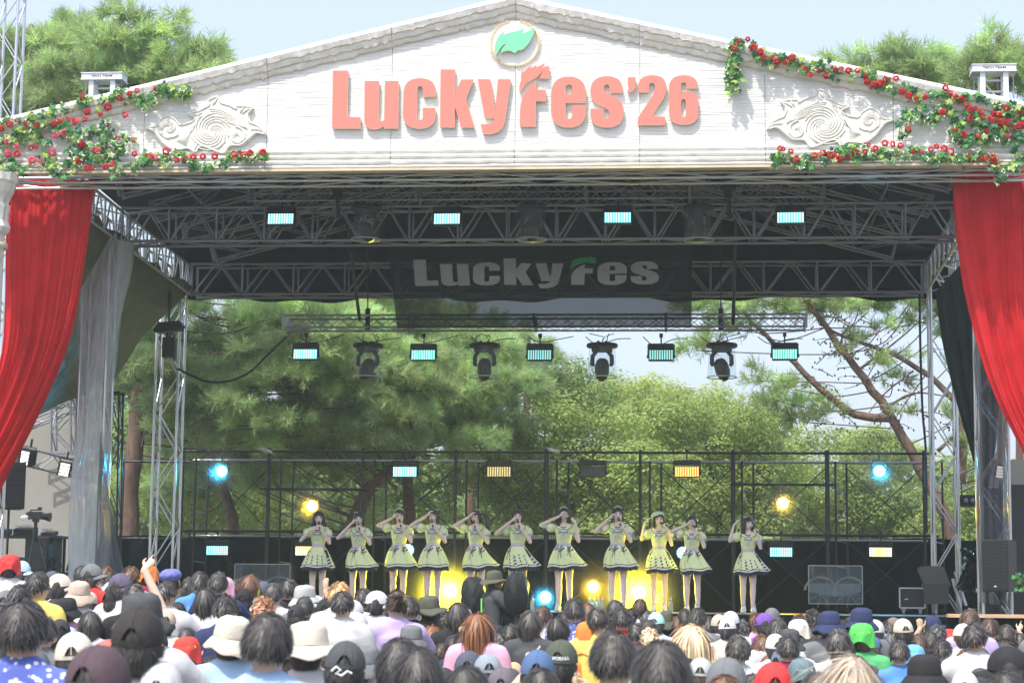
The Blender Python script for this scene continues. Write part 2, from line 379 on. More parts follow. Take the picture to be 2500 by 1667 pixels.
for c in GL:
    b=MB(); b.prism([[G2(x,y,.068) for x,y in l] for l in glyph_pts(c)], (0,.05,0), 1); b.m=[b.m[i] for i in range(len(b.m))]
    local(b.build('letter', [M_coral,M_cream]), letters)
lf = thing('leaf_emblem','mint green leaf emblem ringed by a beige laurel wreath at the gable peak','emblem', G2(1193,250,.05))
b=MB(); b.prism([[G2(x,y,.10) for x,y in curve_pts([(1080,305),(1078,250,'c'),(1110,212),(1122,200,'c'),(1137,194),(1130,214),(1160,198,'c'),(1200,193),(1225,188,'c'),(1247,171),(1242,206),(1270,195,'c'),(1308,169),(1306,215,'c'),(1270,265),(1240,305,'c'),(1212,300),(1205,312,'c'),(1193,316),(1170,300,'c'),(1150,303),(1130,305,'c'),(1114,318),(1118,290,'c'),(1150,260),(1110,275,'c'),(1092,322)],5)]],(0,.05,0),1)
local(b.build('leaf', [M_mint,M_cream]), lf)
b=MB(); b.prism([[G2(1193+136*math.cos(t),252+128*math.sin(t),.022) for t in np.linspace(0,2*math.pi,48,endpoint=False).tolist()]],(0,.018,0)); local(b.build('disc', mat('white_board',(.84,.84,.82),.6)), lf)
b=MB()
for side in (-1,1):
    prev=[]
    for i in range(26):
        t=math.pi/2+side*(.06+i*.112); c=(1193+138*math.cos(t),252+130*math.sin(t)); prev.append(G2(c[0],c[1],.03))
        for s2 in (-1,1):
            d=Vector((-math.sin(t)*side,math.cos(t)*side)); nrm=Vector((math.cos(t),math.sin(t)))*s2; e=Vector(c)+d*9+nrm*11
            m=(Vector(c)+e)/2; w=(e-Vector(c)).orthogonal().normalized()*3.2
            b.prism([[G2(*c,.034),G2(*(m+w),.036),G2(*e,.034),G2(*(m-w),.036)]],(0,.006,0))
    b.tube(prev,.006,5)
local(b.build('wreath', mat('beige_gilt',(.80,.62,.38),.5)), lf)

# scroll carvings
OUT=[(985,870),(1050,858),(1080,815),(1135,788),(1190,820),(1215,850),(1290,832),(1322,800),(1272,773),(1330,760),(1380,735),(1422,712),(1415,680),(1475,655),(1498,695),(1560,715),(1612,742),(1603,722),(1680,722),(1717,735),(1688,775),(1700,830),(1740,848),(1785,875),(1803,915),(1750,903),(1700,940),(1640,988),(1580,992),(1552,1003),(1522,1045),(1460,1030),(1400,1005),(1352,1000),(1322,1040),(1270,1012),(1180,1022),(1110,985),(1065,930),(1035,893)]
def scroll(mirror, label):
    cx0=pp(468,330).x; cz=pp(468,320).z
    def Q(x,y,d):
        p=pp(x/2.767,y/2.767,d)
        if mirror: p.x=2*apx.x-p.x
        return p
    root=thing('scroll_carving',label,'carving',Q(1395,860,.05), group='scroll carvings on the gable')
    b=MB(); o=smooth_poly([Vector((x,y)) for x,y in OUT],3); b.prism([[Q(p.x,p.y,.05) for p in o]],(0,.045,0)); local(b.build('backing',M_carve),root)
    o2=[Vector((p.x,p.y)) for p in o]; cen=Vector((1400,865))
    b=MB(); b.tube([Q(*(p+(cen-p)*.035),.055) for p in o2]+[Q(*(o2[0]+(cen-o2[0])*.035),.055)],.011,6); local(b.build('rim',M_carve,smooth=True),root)
    def spiral(cx,cy,r0,r1,a0,turns,n=34,w=.012):
        pts=[]
        for i in range(n+1):
            t=i/n; a=a0+turns*2*math.pi*t; r=r0*(1-t)**1.1+r1*t; pts.append(Q(cx+r*math.cos(a),cy+r*.95*math.sin(a),.058))
        b=MB(); b.tube(pts,[w*(1-.5*i/n) for i in range(n+1)],6); local(b.build('curl',M_carve,smooth=True),root)
    for k in range(8): spiral(1440,895,150-k*5,10+k*3,2.3+k*.62,-(.80-k*.03),w=.0075)
    for k in range(5): spiral(1145,872,78-k*4,6+k*2,.6+k*.9,.85,w=.011)
    for k in range(4): spiral(1605,925,66-k*4,6+k*2,4.6+k*.9,.85,w=.011)
    for k in range(6):                                             # sweeping strokes between the curls
        a=Vector((1200+k*12,960+k*7)); c=Vector((1290,930-k*12)); e=Vector((1330+k*4,840-k*12))
        pts=[((1-t)**2*a+2*t*(1-t)*c+t*t*e) for t in np.linspace(0,1,9).tolist()]
        b=MB(); b.tube([Q(p.x,p.y,.056) for p in pts],.0065,5); local(b.build('stroke',M_carve,smooth=True),root)
    for k in range(7):
        a=Vector((1420+k*6,745+k*13)); c=Vector((1560,740+k*15)); e=Vector((1675-k*7,880-k*3))
        pts=[((1-t)**2*a+2*t*(1-t)*c+t*t*e) for t in np.linspace(0,1,11).tolist()]
        b=MB(); b.tube([Q(p.x,p.y,.056) for p in pts],.0065,5); local(b.build('stroke',M_carve,smooth=True),root)
    for pts in ([(1475,1020),(1500,985),(1530,960)],[(1320,1030),(1325,1000),(1340,975)],[(1475,665),(1460,695),(1440,715)],[(1710,738),(1670,750),(1640,775)],[(1795,905),(1750,880),(1700,880)],[(995,872),(1030,880),(1060,890)],[(1280,775),(1330,785),(1370,770)],[(1650,730),(1640,750),(1625,770)]):
        b=MB(); b.tube([Q(x,y,.056) for x,y in pts],[.006,.013,.006],5); local(b.build('stroke',M_carve,smooth=True),root)
scroll(False,'carved plaster scroll ornament left of the red lettering on the gable')
scroll(True,'carved plaster scroll ornament right of the red lettering under the rose garland')

# wooden prop blocks standing up behind the rake
for (x,y,side,lab) in ((805,92,-1,'second from the left, with a bent strip'),(1108,21,-1,'left of the gable peak'),(1408,17,1,'right of the gable peak'),(1721,80,1,'above the number on the gable'),
                   (1965,136,1,'above the right rose garland'),(2332,196,1,'beside the right white frame'),(223,220,-1,'beside the left white frame'),(565,153,-1,'above the left scroll carving')):
    A=at(x,y,28.35); t=topz(A.x)
    r=thing('prop_block',f'timber prop behind the roof edge, {lab}','timber',(A.x,28.3,t), group='timber props along the roof edge')
    b=MB(); b.box((0,0,-.1),(.09,.09,.34)); link('post', b.mesh('post',M_wood), r)
    b=MB(); b.box((.05*side,.06,-.08),(.045,.05,.37)); link('bracket', b.mesh('bracket',M_aludark), r)
    b=MB(); b.tube([(0,-.02,.06),(-.08*side*-1,-.02,.05),(.17*side,-.02,.0)],.014,5); link('strip', b.mesh('strip',M_wood), r)

# ------------------------------------------------------------------ trusses
def truss(name,label,A,B,up,side,w,h,pitch,kind='big',m=None,rc=.025,rb=.013,group=None,cat='truss',plates=()):
    """four-chord lattice from A to B; A is the centre line; w across (side), h along up"""
    m=m or M_alu; A=Vector(A);B=Vector(B);d=(B-A);L=d.length;d.normalize();up=Vector(up).normalized();side=Vector(side).normalized()
    r=thing(name,label,cat,A,group=group); n=max(1,round(L/pitch)); st=L/n
    def pt(t,i,j): return d*t+side*(w/2*i)+up*(h/2*j)
    for i in (-1,1):
        for j in (-1,1): pipe('chord',pt(0,i,j),pt(L,i,j),rc,m,r,8)
    for i in (-1,1):
        for k in range(n):
            a,c=k*st,(k+1)*st; mid=(a+c)/2
            if kind=='big':
                pipe('brace',pt(a+.03,i,-1),pt(mid-.03,i,1),rb,m,r,6); pipe('brace',pt(mid+.03,i,1),pt(c-.03,i,-1),rb,m,r,6)
                pipe('upright',pt(a,i,-1),pt(a,i,1),rb*1.25,m,r,6)
            elif kind=='x':
                pipe('brace',pt(a,i,-1),pt(c,i,1),rb,m,r,5); pipe('brace',pt(a,i,1),pt(c,i,-1),rb,m,r,5)
            else:
                s_=1 if k%2 else -1; pipe('brace',pt(a,i,-s_),pt(c,i,s_),rb,m,r,6)
    if kind!='x' or True:
        for j in (-1,1):
            for k in range(n):
                s_=1 if k%2 else -1; a,c=k*st,(k+1)*st
                pipe('cross_brace',pt(a,-s_,j),pt(c,s_,j),rb*.9,m,r,5)
    for t in list(plates)+[0,L]:
        for i in (-1,1):
            b=MB(); q=pt(t,i,0); M=Matrix((d,side,up)).transposed(); b.box(q,(.045,.03,h+.05),M); b.build('end_plate',m,r)
    return r
FY, RY = 31.0, 35.45
fz0=(at(300,588,FY).z+at(2335,578,FY).z)/2; fz1=(at(300,505,FY).z+at(2329,495,FY).z)/2
rz0=(at(466,718,RY).z+at(2257,711,RY).z)/2; rz1=(at(473,646,RY).z+at(2261,634,RY).z)/2
FXL,FXR=at(295,588,FY).x,at(2335,578,FY).x; RXL,RXR=at(466,718,RY).x,at(2259,711,RY).x
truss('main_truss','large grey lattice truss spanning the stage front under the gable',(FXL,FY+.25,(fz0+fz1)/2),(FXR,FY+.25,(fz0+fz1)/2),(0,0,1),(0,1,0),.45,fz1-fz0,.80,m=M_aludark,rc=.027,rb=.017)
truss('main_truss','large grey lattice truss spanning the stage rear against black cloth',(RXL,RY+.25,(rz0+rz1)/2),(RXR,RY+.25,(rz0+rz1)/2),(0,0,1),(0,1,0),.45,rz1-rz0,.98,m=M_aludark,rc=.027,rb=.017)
gz=(zb+at(1257,432,28.5).z)/2
truss('header_truss','slim lattice truss running right behind the lower edge of the white gable',(XL+.3,28.45,zb-.02),(XR-.3,28.45,zb-.02),(0,0,1),(0,1,0),.4,.16,1.3,'zig',m=M_alu,rc=.022,rb=.014)
for X0,X1,lab in ((FXL-.25,RXL-.25,'left'),(FXR+.25,RXR+.25,'right')):
    truss('side_truss',f'grey lattice truss along the {lab} side of the stage from gable to rear tower',(X0,29.0,(fz0+fz1)/2+.05),(X1,RY+.2,(rz0+rz1)/2),(0,0,1),(1,0,0),.4,.52,.62,m=M_alu,rc=.026,rb=.016)
def tower(label,x,y,z1,w=.42,m=None):
    truss('truss_tower',label,(x,y,DZ+.02),(x,y,z1),(0,1,0),(1,0,0),w,w,.66,'zig',m=m or M_alu,rc=.026,rb=.016,group='corner towers of the stage roof',cat='tower')
Lr=at(402,1100,RY); Rr=at(2308,1100,RY)
tower('silver lattice tower at the rear left corner of the stage',Lr.x,RY+.2,rz1)
tower('silver lattice tower at the rear right corner of the stage',Rr.x,RY+.2,rz1)
Lf=at(222,1000,FY-.3); Rf=at(2425,1000,FY-.3)
tower('lattice tower wrapped in clear plastic at the front left of the stage',Lf.x,FY-.1,fz0+.1)
tower('lattice tower wrapped in grey plastic behind the right red curtain',Rf.x,FY-.1,fz0+.1)
# tall tower outside, top left of the photo, and its chain
T=at(20,200,29.4)
truss('truss_tower','bright tall lattice tower rising beyond the left end of the gable',(T.x,29.4,0),(T.x,29.4,14),(0,1,0),(1,0,0),.32,.32,.5,'zig',m=M_alu,rc=.024,rb=.013,cat='tower')
C=at(56,150,29.3); b=MB()
for i in range(60):
    z=at(56,270,29.3).z+i*.05; b.tube([(C.x-.012*(i%2),29.3-.012*((i+1)%2),z),(C.x+.012*(i%2),29.3+.012*((i+1)%2),z),(C.x+.012*(i%2),29.3+.012*((i+1)%2),z+.05),(C.x-.012*(i%2),29.3-.012*((i+1)%2),z+.05)],.005,4)
tag(b.build('hoist_chain',M_alu),'steel hoist chain hanging beside the bright tower at upper left','chain')

# roof rafters, purlins, tarps
RXc=(FXL+FXR)/2; EZ=fz1+.05
ridge=EZ+ (apx.z-.35-(zb+.6))
def rafter(y,sgn,lab):
    hw=(FXR-FXL)/2*(1-(y-28.4)*.012)
    A=(RXc+sgn*hw,y,EZ+.10-(y-31)*.045); B_=(RXc,y,ridge+.1-(y-31)*.045)
    d=(Vector(B_)-Vector(A)).normalized(); up=Vector((0,-1,0)).cross(d); up=up if up.z>0 else -up
    truss('rafter',lab,A,B_,up,(0,1,0),.26,.30,.62,'zig',m=M_aludark,rc=.022,rb=.012,group='sloping rafters under the stage roof',cat='rafter')
for k,y in enumerate((28.9,30.3,31.9,33.5,35.1)):
    nm=['front','second','third','fourth','rear'][k]
    rafter(y,-1,f'{nm}most sloping lattice rafter in the left half of the stage roof' if k in (0,4) else f'{nm} sloping lattice rafter from the front in the left half of the stage roof')
    rafter(y,1,f'{nm}most sloping lattice rafter in the right half of the stage roof' if k in (0,4) else f'{nm} sloping lattice rafter from the front in the right half of the stage roof')
roof=thing('stage_roof','dark tarpaulin gable roof stretched over the stage trusses','roof',(RXc,32,ridge))
for sgn in (-1,1):
    def rf(u,v,sgn=sgn):
        y=28.2+u*7.9; x=RXc+sgn*7.1*v; z=ridge+.42-(y-31)*.045-v*(ridge-EZ+.1)-.06*math.sin(v*14*math.pi)**2*.6
        return (x,y,z)
    b=MB(); b.grid(rf,26,60); local(b.build('tarpaulin',M_roof,smooth=True),roof)
for sgn in (-1,1):
    for v in (.12,.3,.48,.66,.84):
        x=RXc+sgn*6.7*v; z=ridge+.15-v*(ridge-EZ+.1)
        local(pipe('purlin',(x,28.5,z+.1),(x,35.6,z-.2),.024,M_aludark,None,6),roof)
# black cloth closing the rear gable above the rear truss
def bk(u,v):
    x=RXL-.5+(RXR-RXL+1)*u; zt=ridge+.75-abs(x-RXc)/6.9*(ridge-EZ); zl=rz0-.02+.04*math.sin(x*1.7)+.03*math.sin(x*5)
    return (x,RY+.66+.05*math.sin(x*2.1+v*3),zt*(1-v)+zl*v)
b=MB(); b.grid(bk,80,10); tag(b.build('rear_cloth',M_blackcloth,smooth=True),'black cloth closing the rear gable behind the far roof truss','cloth')
# black cloth wall behind the performers
def bw(u,v):
    x=at(255,1310,37).x+(at(2430,1310,37).x-at(255,1310,37).x)*u
    zt=at(1250,1312,37.2).z+.03*math.sin(x*1.1)+.02*math.sin(x*3.1); return (x,37.1+.05*math.sin(x*6+v*2)+.03*math.sin(x*13-v),zt*(1-v)+(DZ)*v)
b=MB(); b.grid(bw,170,8); tag(b.build('backdrop_cloth',M_blackcloth,smooth=True),'black backdrop cloth hung low behind the performers','cloth')

# ------------------------------------------------------------------ scaffold behind the stage
SY=36.5
sc=thing('scaffolding','black scaffolding frame with crossed braces across the back of the stage','scaffold',(0,SY,DZ))
def sp(a,b_,r=.024,nm='ledger',m=None,n=8): return local(pipe(nm,a,b_,r,m or M_sc,None,n),sc)
M_sc=mat('scaffold_black',(.03,.033,.038),.4,metal=.5,var=.3,vscale=2)
ztop=at(1257,1104,SY).z; zt2=at(1257,1123,SY).z; zlo=at(1257,1301,SY).z; zl2=at(1257,1312,SY).z
posts=[445,655,885,1112,1334,1563,1790,2020,2256]
xs=[at(x,1200,SY).x for x in posts]; xl=at(300,1127,SY).x
for z,r in ((ztop,.024),(zlo,.024)): sp((xs[0]-.1,SY-.05,z),(at(2285,1103,SY).x,SY-.05,z),r)
for z,r in ((zt2,.024),(zl2,.024)): sp((xs[0]+.1,SY+.35,z),(xs[-1]+.1,SY+.35,z),r,m=M_aludark)
sp((xl,SY-.1,at(300,1127,SY).z),(xs[0]+.15,SY-.1,at(300,1127,SY).z)); sp((xl,SY-.1,at(300,1314,SY).z),(xs[0]+.15,SY-.1,at(300,1314,SY).z))
sp((xl+.02,SY,DZ),(xl+.02,SY,at(300,1120,SY).z),.02,'post')
for i,x in enumerate(xs):
    sp((x,SY,DZ),(x,SY,ztop+.06),.042 if i in (1,4,6,7) else .028,'post')
    sp((x+.17,SY+.3,DZ),(x+.17,SY+.3,zt2+.02),.02,'post'); sp((x+.38,SY+.42,DZ),(x+.38,SY+.42,zt2+.02),.02,'post')
    for k in range(4):
        z=zlo-.55+k*.46; sp((x+.17,SY+.3,z+.0),(x+.38,SY+.42,z-.03),.014,'rung',M_aludark,6)
for i in range(len(xs)-1):
    a,c=xs[i]+(.38),xs[i+1]
    for (z0,z1) in ((zlo+.0,zt2-.1),(DZ+.1,zlo-.1)):
        sp((a,SY+.38,z1),(c,SY+.2,z0),.011,'diagonal',n=5); sp((a,SY+.40,z0),(c,SY+.22,z1),.011,'diagonal',n=5)
zm=at(700,1194,SY).z
sp((xs[1]-.15,SY-.1,zm),(xs[2]+.1,SY-.1,zm)); zm2=at(1850,1183,SY).z; sp((xs[6]-.05,SY-.1,zm2),(xs[7]+.12,SY-.1,zm2))
# plastic bags tied on scaffold
for (x,y,lab) in ((650,1100,'at the top of the second post'),(1352,1100,'at the top of the middle post')):
    A=at(x,y,SY-.1); b=MB(); b.ell((0,0,0),(.13,.05,.04),10,6); 
    me=b.mesh('bag',M_film); o=link('plastic_bag',me,loc=A,rot=(0,.3,0)); tag(o,f'scrap of clear plastic tied {lab} of the scaffold','plastic bag','plastic')

# ------------------------------------------------------------------ banner
BN=thing('banner','black mesh banner with grey LuckyFes lettering hanging under the roof','banner',at(1300,650,33.1))
M_scrim=cloth_mat('black_scrim',(.008,.014,.019),.06,.8,see=.13)
BQ=[at(934,505,32.9),at(1692,505,32.9),at(1688,797,33.3),at(969,799,33.3)]
def bq(u,v,d=0):
    a=BQ[0].lerp(BQ[1],u); c=BQ[3].lerp(BQ[2],u); p=a.lerp(c,v); p.y+=.03*math.sin(u*11+v*2)+.015*math.sin(u*29)-d; return p
b=MB(); b.grid(lambda u,v:bq(u,v),50,24); local(b.build('mesh_cloth',M_scrim,smooth=True),BN)
b=MB(); b.tube([bq(u,1) for u in np.linspace(0,1,30).tolist()],.012,5); local(b.build('hem',M_black),BN)
M_bgrey=cloth_mat('banner_grey',(.52,.53,.54),.25); M_bgreen=cloth_mat('banner_green',(.03,.42,.10),.25)
def inv_bq(px,py):
    # rough inverse of the banner's quad in pixels
    v=(py-505)/(798-505); xl_=934+35*v; xr=1692-4*v; return (px-xl_)/(xr-xl_), v
for c in 'LuckyFes':
    pass
for c in ('L','u','c','k','y','F','flame','e','s'):
    loops=[]
    for l in glyph_pts(c):
        q=[]
        for x,y in l:
            X=613+(x-147)*(2022-613)/(1818-147); Y=545+(y-407)*.455
            u,v=inv_bq(750+X/2.352-(9 if c in 'Lu' else 3 if c in 'ck' else 0)*((y-420)/330-.5)*-1*.8, 400+Y/2.352); q.append(bq(u,v,.012))
        loops.append(q)
    b=MB(); b.prism(loops,(0,.004,0)); local(b.build('letter',M_bgreen if c=='flame' else M_bgrey),BN)

# light trusses
UZ=(at(1300,451,30.2).z+at(1300,486,30.2).z)/2; ul=at(606,470,30.2).x; ur=at(2011,470,30.2).x
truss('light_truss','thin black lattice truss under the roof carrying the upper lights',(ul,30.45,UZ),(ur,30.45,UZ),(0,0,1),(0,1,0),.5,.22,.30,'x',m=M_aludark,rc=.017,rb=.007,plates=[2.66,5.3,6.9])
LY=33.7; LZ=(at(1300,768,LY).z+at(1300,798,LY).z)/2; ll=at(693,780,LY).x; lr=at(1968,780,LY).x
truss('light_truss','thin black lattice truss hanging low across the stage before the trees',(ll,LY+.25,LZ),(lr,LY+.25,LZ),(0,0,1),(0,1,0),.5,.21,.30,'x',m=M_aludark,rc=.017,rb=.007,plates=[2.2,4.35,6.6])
for (x0,y0,x1,y1,Y,lab) in ((838,470,878,780,33,'left'),(1797,480,1790,790,33,'right')):
    o=pipe('support_pole',at(x0,y0,31.4),at(x1,y1,33.7),.03,M_sc,None,8); tag(o,f'thin dark pole dropping from the roof to the {lab} end of the low light truss','pole')
for (x,y0,y1,Y,lab) in ((898,600,770,33.9,'left'),(1760,500,770,33.9,'right')):
    b=MB(); A=at(x,y0,Y);B_=at(x,y1,Y); b.tube([(A.x,Y,A.z),(B_.x,Y,B_.z)],.012,5); b.tube([(B_.x,Y,B_.z+.12),(B_.x,Y,B_.z-.25)],.045,8)
    tag(b.build('hoist_chain',M_rubber),f'black hoist chain and hook holding the low light truss on its {lab} side','chain')
for (x,y,lab) in ((825,440,'left'),(1778,440,'right')):
    A=at(x,y,30); b=MB(); b.box((0,0,0),(.22,.2,.3)); b.box((0,0,-.2),(.12,.12,.16)); b.tube([(0,0,.14),(0,0,.4)],.02,6); b.tube([(0,0,-.25),(.02,0,-.6)],.035,6)
    tag(b.build('chain_hoist',M_black,loc=A),f'black electric chain hoist hanging from the {lab} half of the gable','hoist')

# ------------------------------------------------------------------ cloth
def drape(name,label,left,right,Y,folds,amp,m,n=(80,60),sag=0,yfun=None,cat='curtain',seed=0):
    """cloth between two pixel polylines (top to bottom), with vertical folds; built on the plane Y"""
    def pol(P,v):
        t=v*(len(P)-1); i=min(int(t),len(P)-2); f=t-i; return (P[i][0]*(1-f)+P[i+1][0]*f, P[i][1]*(1-f)+P[i+1][1]*f)
    Ls=[(p.x,p.y) for p in smooth_poly([Vector((*p,0)) for p in left],5,False)]; Rs=[(p.x,p.y) for p in smooth_poly([Vector((*p,0)) for p in right],5,False)]
    def fn(u,v):
        a=pol(Ls,v); c=pol(Rs,v); px=a[0]*(1-u)+c[0]*u; py=a[1]*(1-u)+c[1]*u
        k=folds; w=u+.03*math.sin(3*v+seed+u*5)+.015*math.sin(7*v+u*9)
        d=amp*(math.sin(w*k*2*math.pi+seed)+.45*math.sin(w*k*4.7*math.pi+1.3+v*2)+.25*math.sin(w*k*9*math.pi+v*3))*(.35+.65*v**.7)
        y=Y+d+(yfun(u,v) if yfun else 0); return at(px,py,Y)+Vector((0,y-Y,0))
    b=MB(); b.grid(fn,*n); return tag(b.build(name,m,smooth=True),label,cat)
drape('red_curtain','red stage curtain swept aside between the stone column and the plastic wrapped tower',[(15,428),(12,650),(2,860),(-70,1060),(-180,1240)],[(232,441),(212,600),(170,820),(95,1010),(-5,1200)],28.75,5,.07,M_red,(130,90),seed=.7)
drape('red_curtain','red stage curtain swept aside at the right end of the stage',[(2324,414),(2334,560),(2362,740),(2420,940),(2515,1130)],[(2560,402),(2570,600),(2580,800),(2620,960),(2680,1130)],28.75,4,.07,M_red,(110,90),seed=2.2)
def olive(u,v):
    a=at(205,520,29.2).lerp(at(468,702,RY),u); c=at(-60,1075,29.4).lerp(at(275,935,RY+.3),u)
    p=a.lerp(c,v); s=.10*math.sin(v*9+u*7)+.06*math.sin(v*3+u*22)+.05*math.sin(u*31+v*14); s+=-.35*math.sin(v*math.pi)
    return p+Vector((s*.3,s,s*.5))
b=MB(); b.grid(olive,60,50); tag(b.build('side_tarp',M_olive,smooth=True),'olive green tarpaulin slung from the left side truss down towards the trees','tarpaulin')
drape('dark_drape','dark green drape tied narrow beside the right rear tower',[(2284,712),(2300,830),(2335,980),(2370,1100),(2395,1205)],[(2425,560),(2440,800),(2440,1000),(2425,1130),(2410,1205)],31.9,5,.06,M_green,(70,60),seed=.3)
drape('grey_net','grey translucent netting hanging down behind the right red curtain',[(2392,760),(2378,900),(2392,1040),(2385,1250),(2395,1470)],[(2470,700),(2462,900),(2455,1100),(2462,1250),(2460,1480)],30.6,4,.05,M_mesh,(60,60),seed=1.1)
# clear plastic round the front left tower, with a loose tail
b=MB()
def wrapf(u,v):
    z=fz0-.05-(fz0-DZ)*v; a=u*2*math.pi
    w=.265+.015*math.sin(v*11)+.012*math.sin(u*31+v*9); sq=max(abs(math.cos(a)),abs(math.sin(a))); x=w*math.cos(a)/sq**.8; y=w*math.sin(a)/sq**.8
    if math.cos(a)>0: x+=.22*math.cos(a)*max(0,1-v*3.4)+.05*math.sin(v*7+1)*math.cos(a)+.02*math.sin(v*25)
    return (Lf.x+x,FY-.1+y,z)
b.grid(wrapf,56,60); tag(b.build('plastic_wrap',M_film,smooth=True),'clear plastic sheet wrapped round the front left tower','plastic sheet')
drape('plastic_tail','loose bluish plastic sheet flaring from the wrapped tower to the stage floor',[(245,1050),(238,1200),(232,1350),(228,1490)],[(262,1180),(280,1290),(305,1400),(330,1490)],30.6,3,.04,M_mesh,(30,40),cat='plastic sheet')
# ------------------------------------------------------------------ stage lights
GLOW={'cyan':((.50,1,1),1.7,(0,.42,.50)),'blue':((.42,.85,1),2.3,(.0,.16,.42)),'yellow':((1,.82,.40),2.4,(.6,.32,0)),'amber':((1,.45,.12),2.0,(.35,.16,.03)),
      'green':((.35,1,.85),1.5,(0,.28,.22)),'dim':((.30,.75,.72),1.0,(.02,.10,.12)),'dull':((.75,.62,.25),1.0,(.08,.05,.02)),'off':((.10,.12,.14),0.0,(.02,.02,.02)),'hot':((1,.90,.30),30.0,(.9,.8,0)),'white':((1,1,.95),2.0,(.3,.3,.3))}
def glow(c):
    col,s,base=GLOW[c]; return mat('led_'+c, col, .3, emit=col if s else None, estr=s*.55)
def glow_base(c):
    col,s,base=GLOW[c]; return mat('led_base_'+c, tuple(x*.2+.01 for x in base), .4, emit=base if s>1 else None, estr=.55)
PM={}
def panel_meshes():
    if 'h' in PM: return
    b=MB(); b.box((0,.06,0),(.43,.10,.185)); PM['h']=b.mesh('housing',M_black)
    b=MB(); b.box((0,.05,.155),(.43,.12,.085)); b.box((0,-.012,.155),(.40,.006,.06)); PM['t']=b.mesh('driver_box',M_black)
    b=MB(); b.box((0,0,0),(.018,.05,.24)); b.tube([(-.02,0,-.09),(.03,0,-.09)],.028,8); PM['y']=b.mesh('yoke',M_black)
    b=MB(); b.tube([(0,.05,.19),(0,.05,.34)],.014,6); b.box((0,.05,.35),(.06,.07,.06)); PM['c']=b.mesh('clamp',M_black)
    b=MB()
    for i in range(10):
        for j in range(5):
            x=-.185+i*.0411; z=-.066+j*.033; n=8
            b.tube([(x,.012,z),(x,-.004,z)],.0145,n)
    PM['l']=b
    b=MB(); b.box((0,.008,0),(.405,.008,.165)); PM['b']=b
def led_panel(x,y,Y,c,label,s=1,tilt=0,group='LED panel lights'):
    panel_meshes(); r=thing('led_panel',label,'stage light',at(x,y,Y),(tilt,0,R(random.uniform(-3,3))),group); r.scale=(s,s,s)
    link('housing',PM['h'],r); link('driver_box',PM['t'],r); link('yoke',PM['y'],r,loc=(-.225,.05,.07)); link('yoke',PM['y'],r,loc=(.225,.05,.07),rot=(0,0,math.pi)); link('clamp',PM['c'],r)
    if 'l'+c not in PM: PM['l'+c]=PM['l'].mesh('led_array',glow(c)); PM['b'+c]=PM['b'].mesh('face_plate',glow_base(c))
    link('led_array',PM['l'+c],r,kind='stuff'); link('face_plate',PM['b'+c],r)
    return r
o_=['leftmost','second from the left','third from the left','rightmost']
for i,(x,y) in enumerate(((685,534),(1091,534),(1508,531),(1930,531))): led_panel(x,y,30.3,'cyan',f'glowing cyan LED panel, {o_[i]} of the four under the upper light truss',tilt=R(-8))
o5=['leftmost','second from the left','middle','second from the right','rightmost']
for i,(x,y,c) in enumerate(((745,864,'cyan'),(1033,866,'green'),(1317,866,'dim'),(1614,866,'dim'),(1916,864,'green'))): led_panel(x,y,33.85,c,f'LED panel, {o5[i]} of the five under the low light truss'+(' dimmed' if c=='dim' else ', glowing teal'),tilt=R(-6))
for i,(x,y,c,d) in enumerate(((988,1151,'cyan','glowing cyan'),(1218,1151,'dull','glowing dull yellow'),(1447,1151,'off','switched off'),(1677,1151,'amber','glowing orange'))): led_panel(x,y,SY-.2,c,f'{d} LED panel hanging from the scaffold top bar',s=1.07)
for i,(x,y,c,d) in enumerate(((530,1343,'cyan','cyan LED panel low on the black backdrop at far left'),(747,1344,'amber','amber LED panel half hidden behind the leftmost performer'),(1907,1347,'cyan','cyan LED panel low on the black backdrop right of the rightmost performer'),(2150,1347,'amber','warm orange LED panel low on the backdrop at far right'))): led_panel(x,y,36.2,'yellow' if c=='amber' else c,d,s=.97)
def par(x,y,Y,c,label,r0=.125,power=0,hang=True):
    r=thing('par_light',label,'stage light',at(x,y,Y),(0,0,0),'round LED spotlights')
    if 'pb' not in PM:
        b=MB(); b.lathe([(.01,.16),(.09,.15),(.13,.06),(.135,-.01),(.125,-.012)],20); PM['pb']=b.mesh('lamp_body',M_black,True)
        b=MB(); b.tube([(-.145,0,0),(-.145,.02,.12),(-.10,.02,.19),(.10,.02,.19),(.145,.02,.12),(.145,0,0)],.010,6); b.tube([(0,.02,.19),(0,.02,.29)],.014,6); PM['py']=b.mesh('yoke',M_black)
    link('lamp_body',PM['pb'],r,rot=(R(-90),0,0)); link('yoke',PM['py'],r,rot=(0,0 if hang else math.pi,0))
    if 'pl'+c not in PM:
        b=MB()
        for k,rad in ((1,0),(6,.045),(12,.088)):
            for j in range(k):
                a=2*math.pi*j/k+.2; b.tube([(rad*math.cos(a),-.0,rad*math.sin(a)),(rad*math.cos(a),-.022,rad*math.sin(a))],.0215,9)
        PM['pl'+c]=b.mesh('led_array',glow(c)); b=MB(); b.tube([(0,.01,0),(0,-.006,0)],.115,24); PM['pf'+c]=b.mesh('face_plate',glow_base(c))
    link('led_array',PM['pl'+c],r,kind='stuff'); link('face_plate',PM['pf'+c],r)
    if power:
        l=bpy.data.lights.new('lamp','SPOT'); l.spot_size=R(84 if c!='hot' else 78); l.spot_blend=.8; l.energy=power*(1.3 if c!='hot' else .8); l.color={'hot':(1,.86,.03),'blue':(.02,.55,1),'yellow':(1,.62,.02)}.get(c,GLOW[c][0]); l.shadow_soft_size=.10
        o=bpy.data.objects.new('lamp',l); COL.objects.link(o); o.location=r.location+Vector((0,-.10,0)); o.rotation_euler=(R(80)*-1,0,0)
    return r
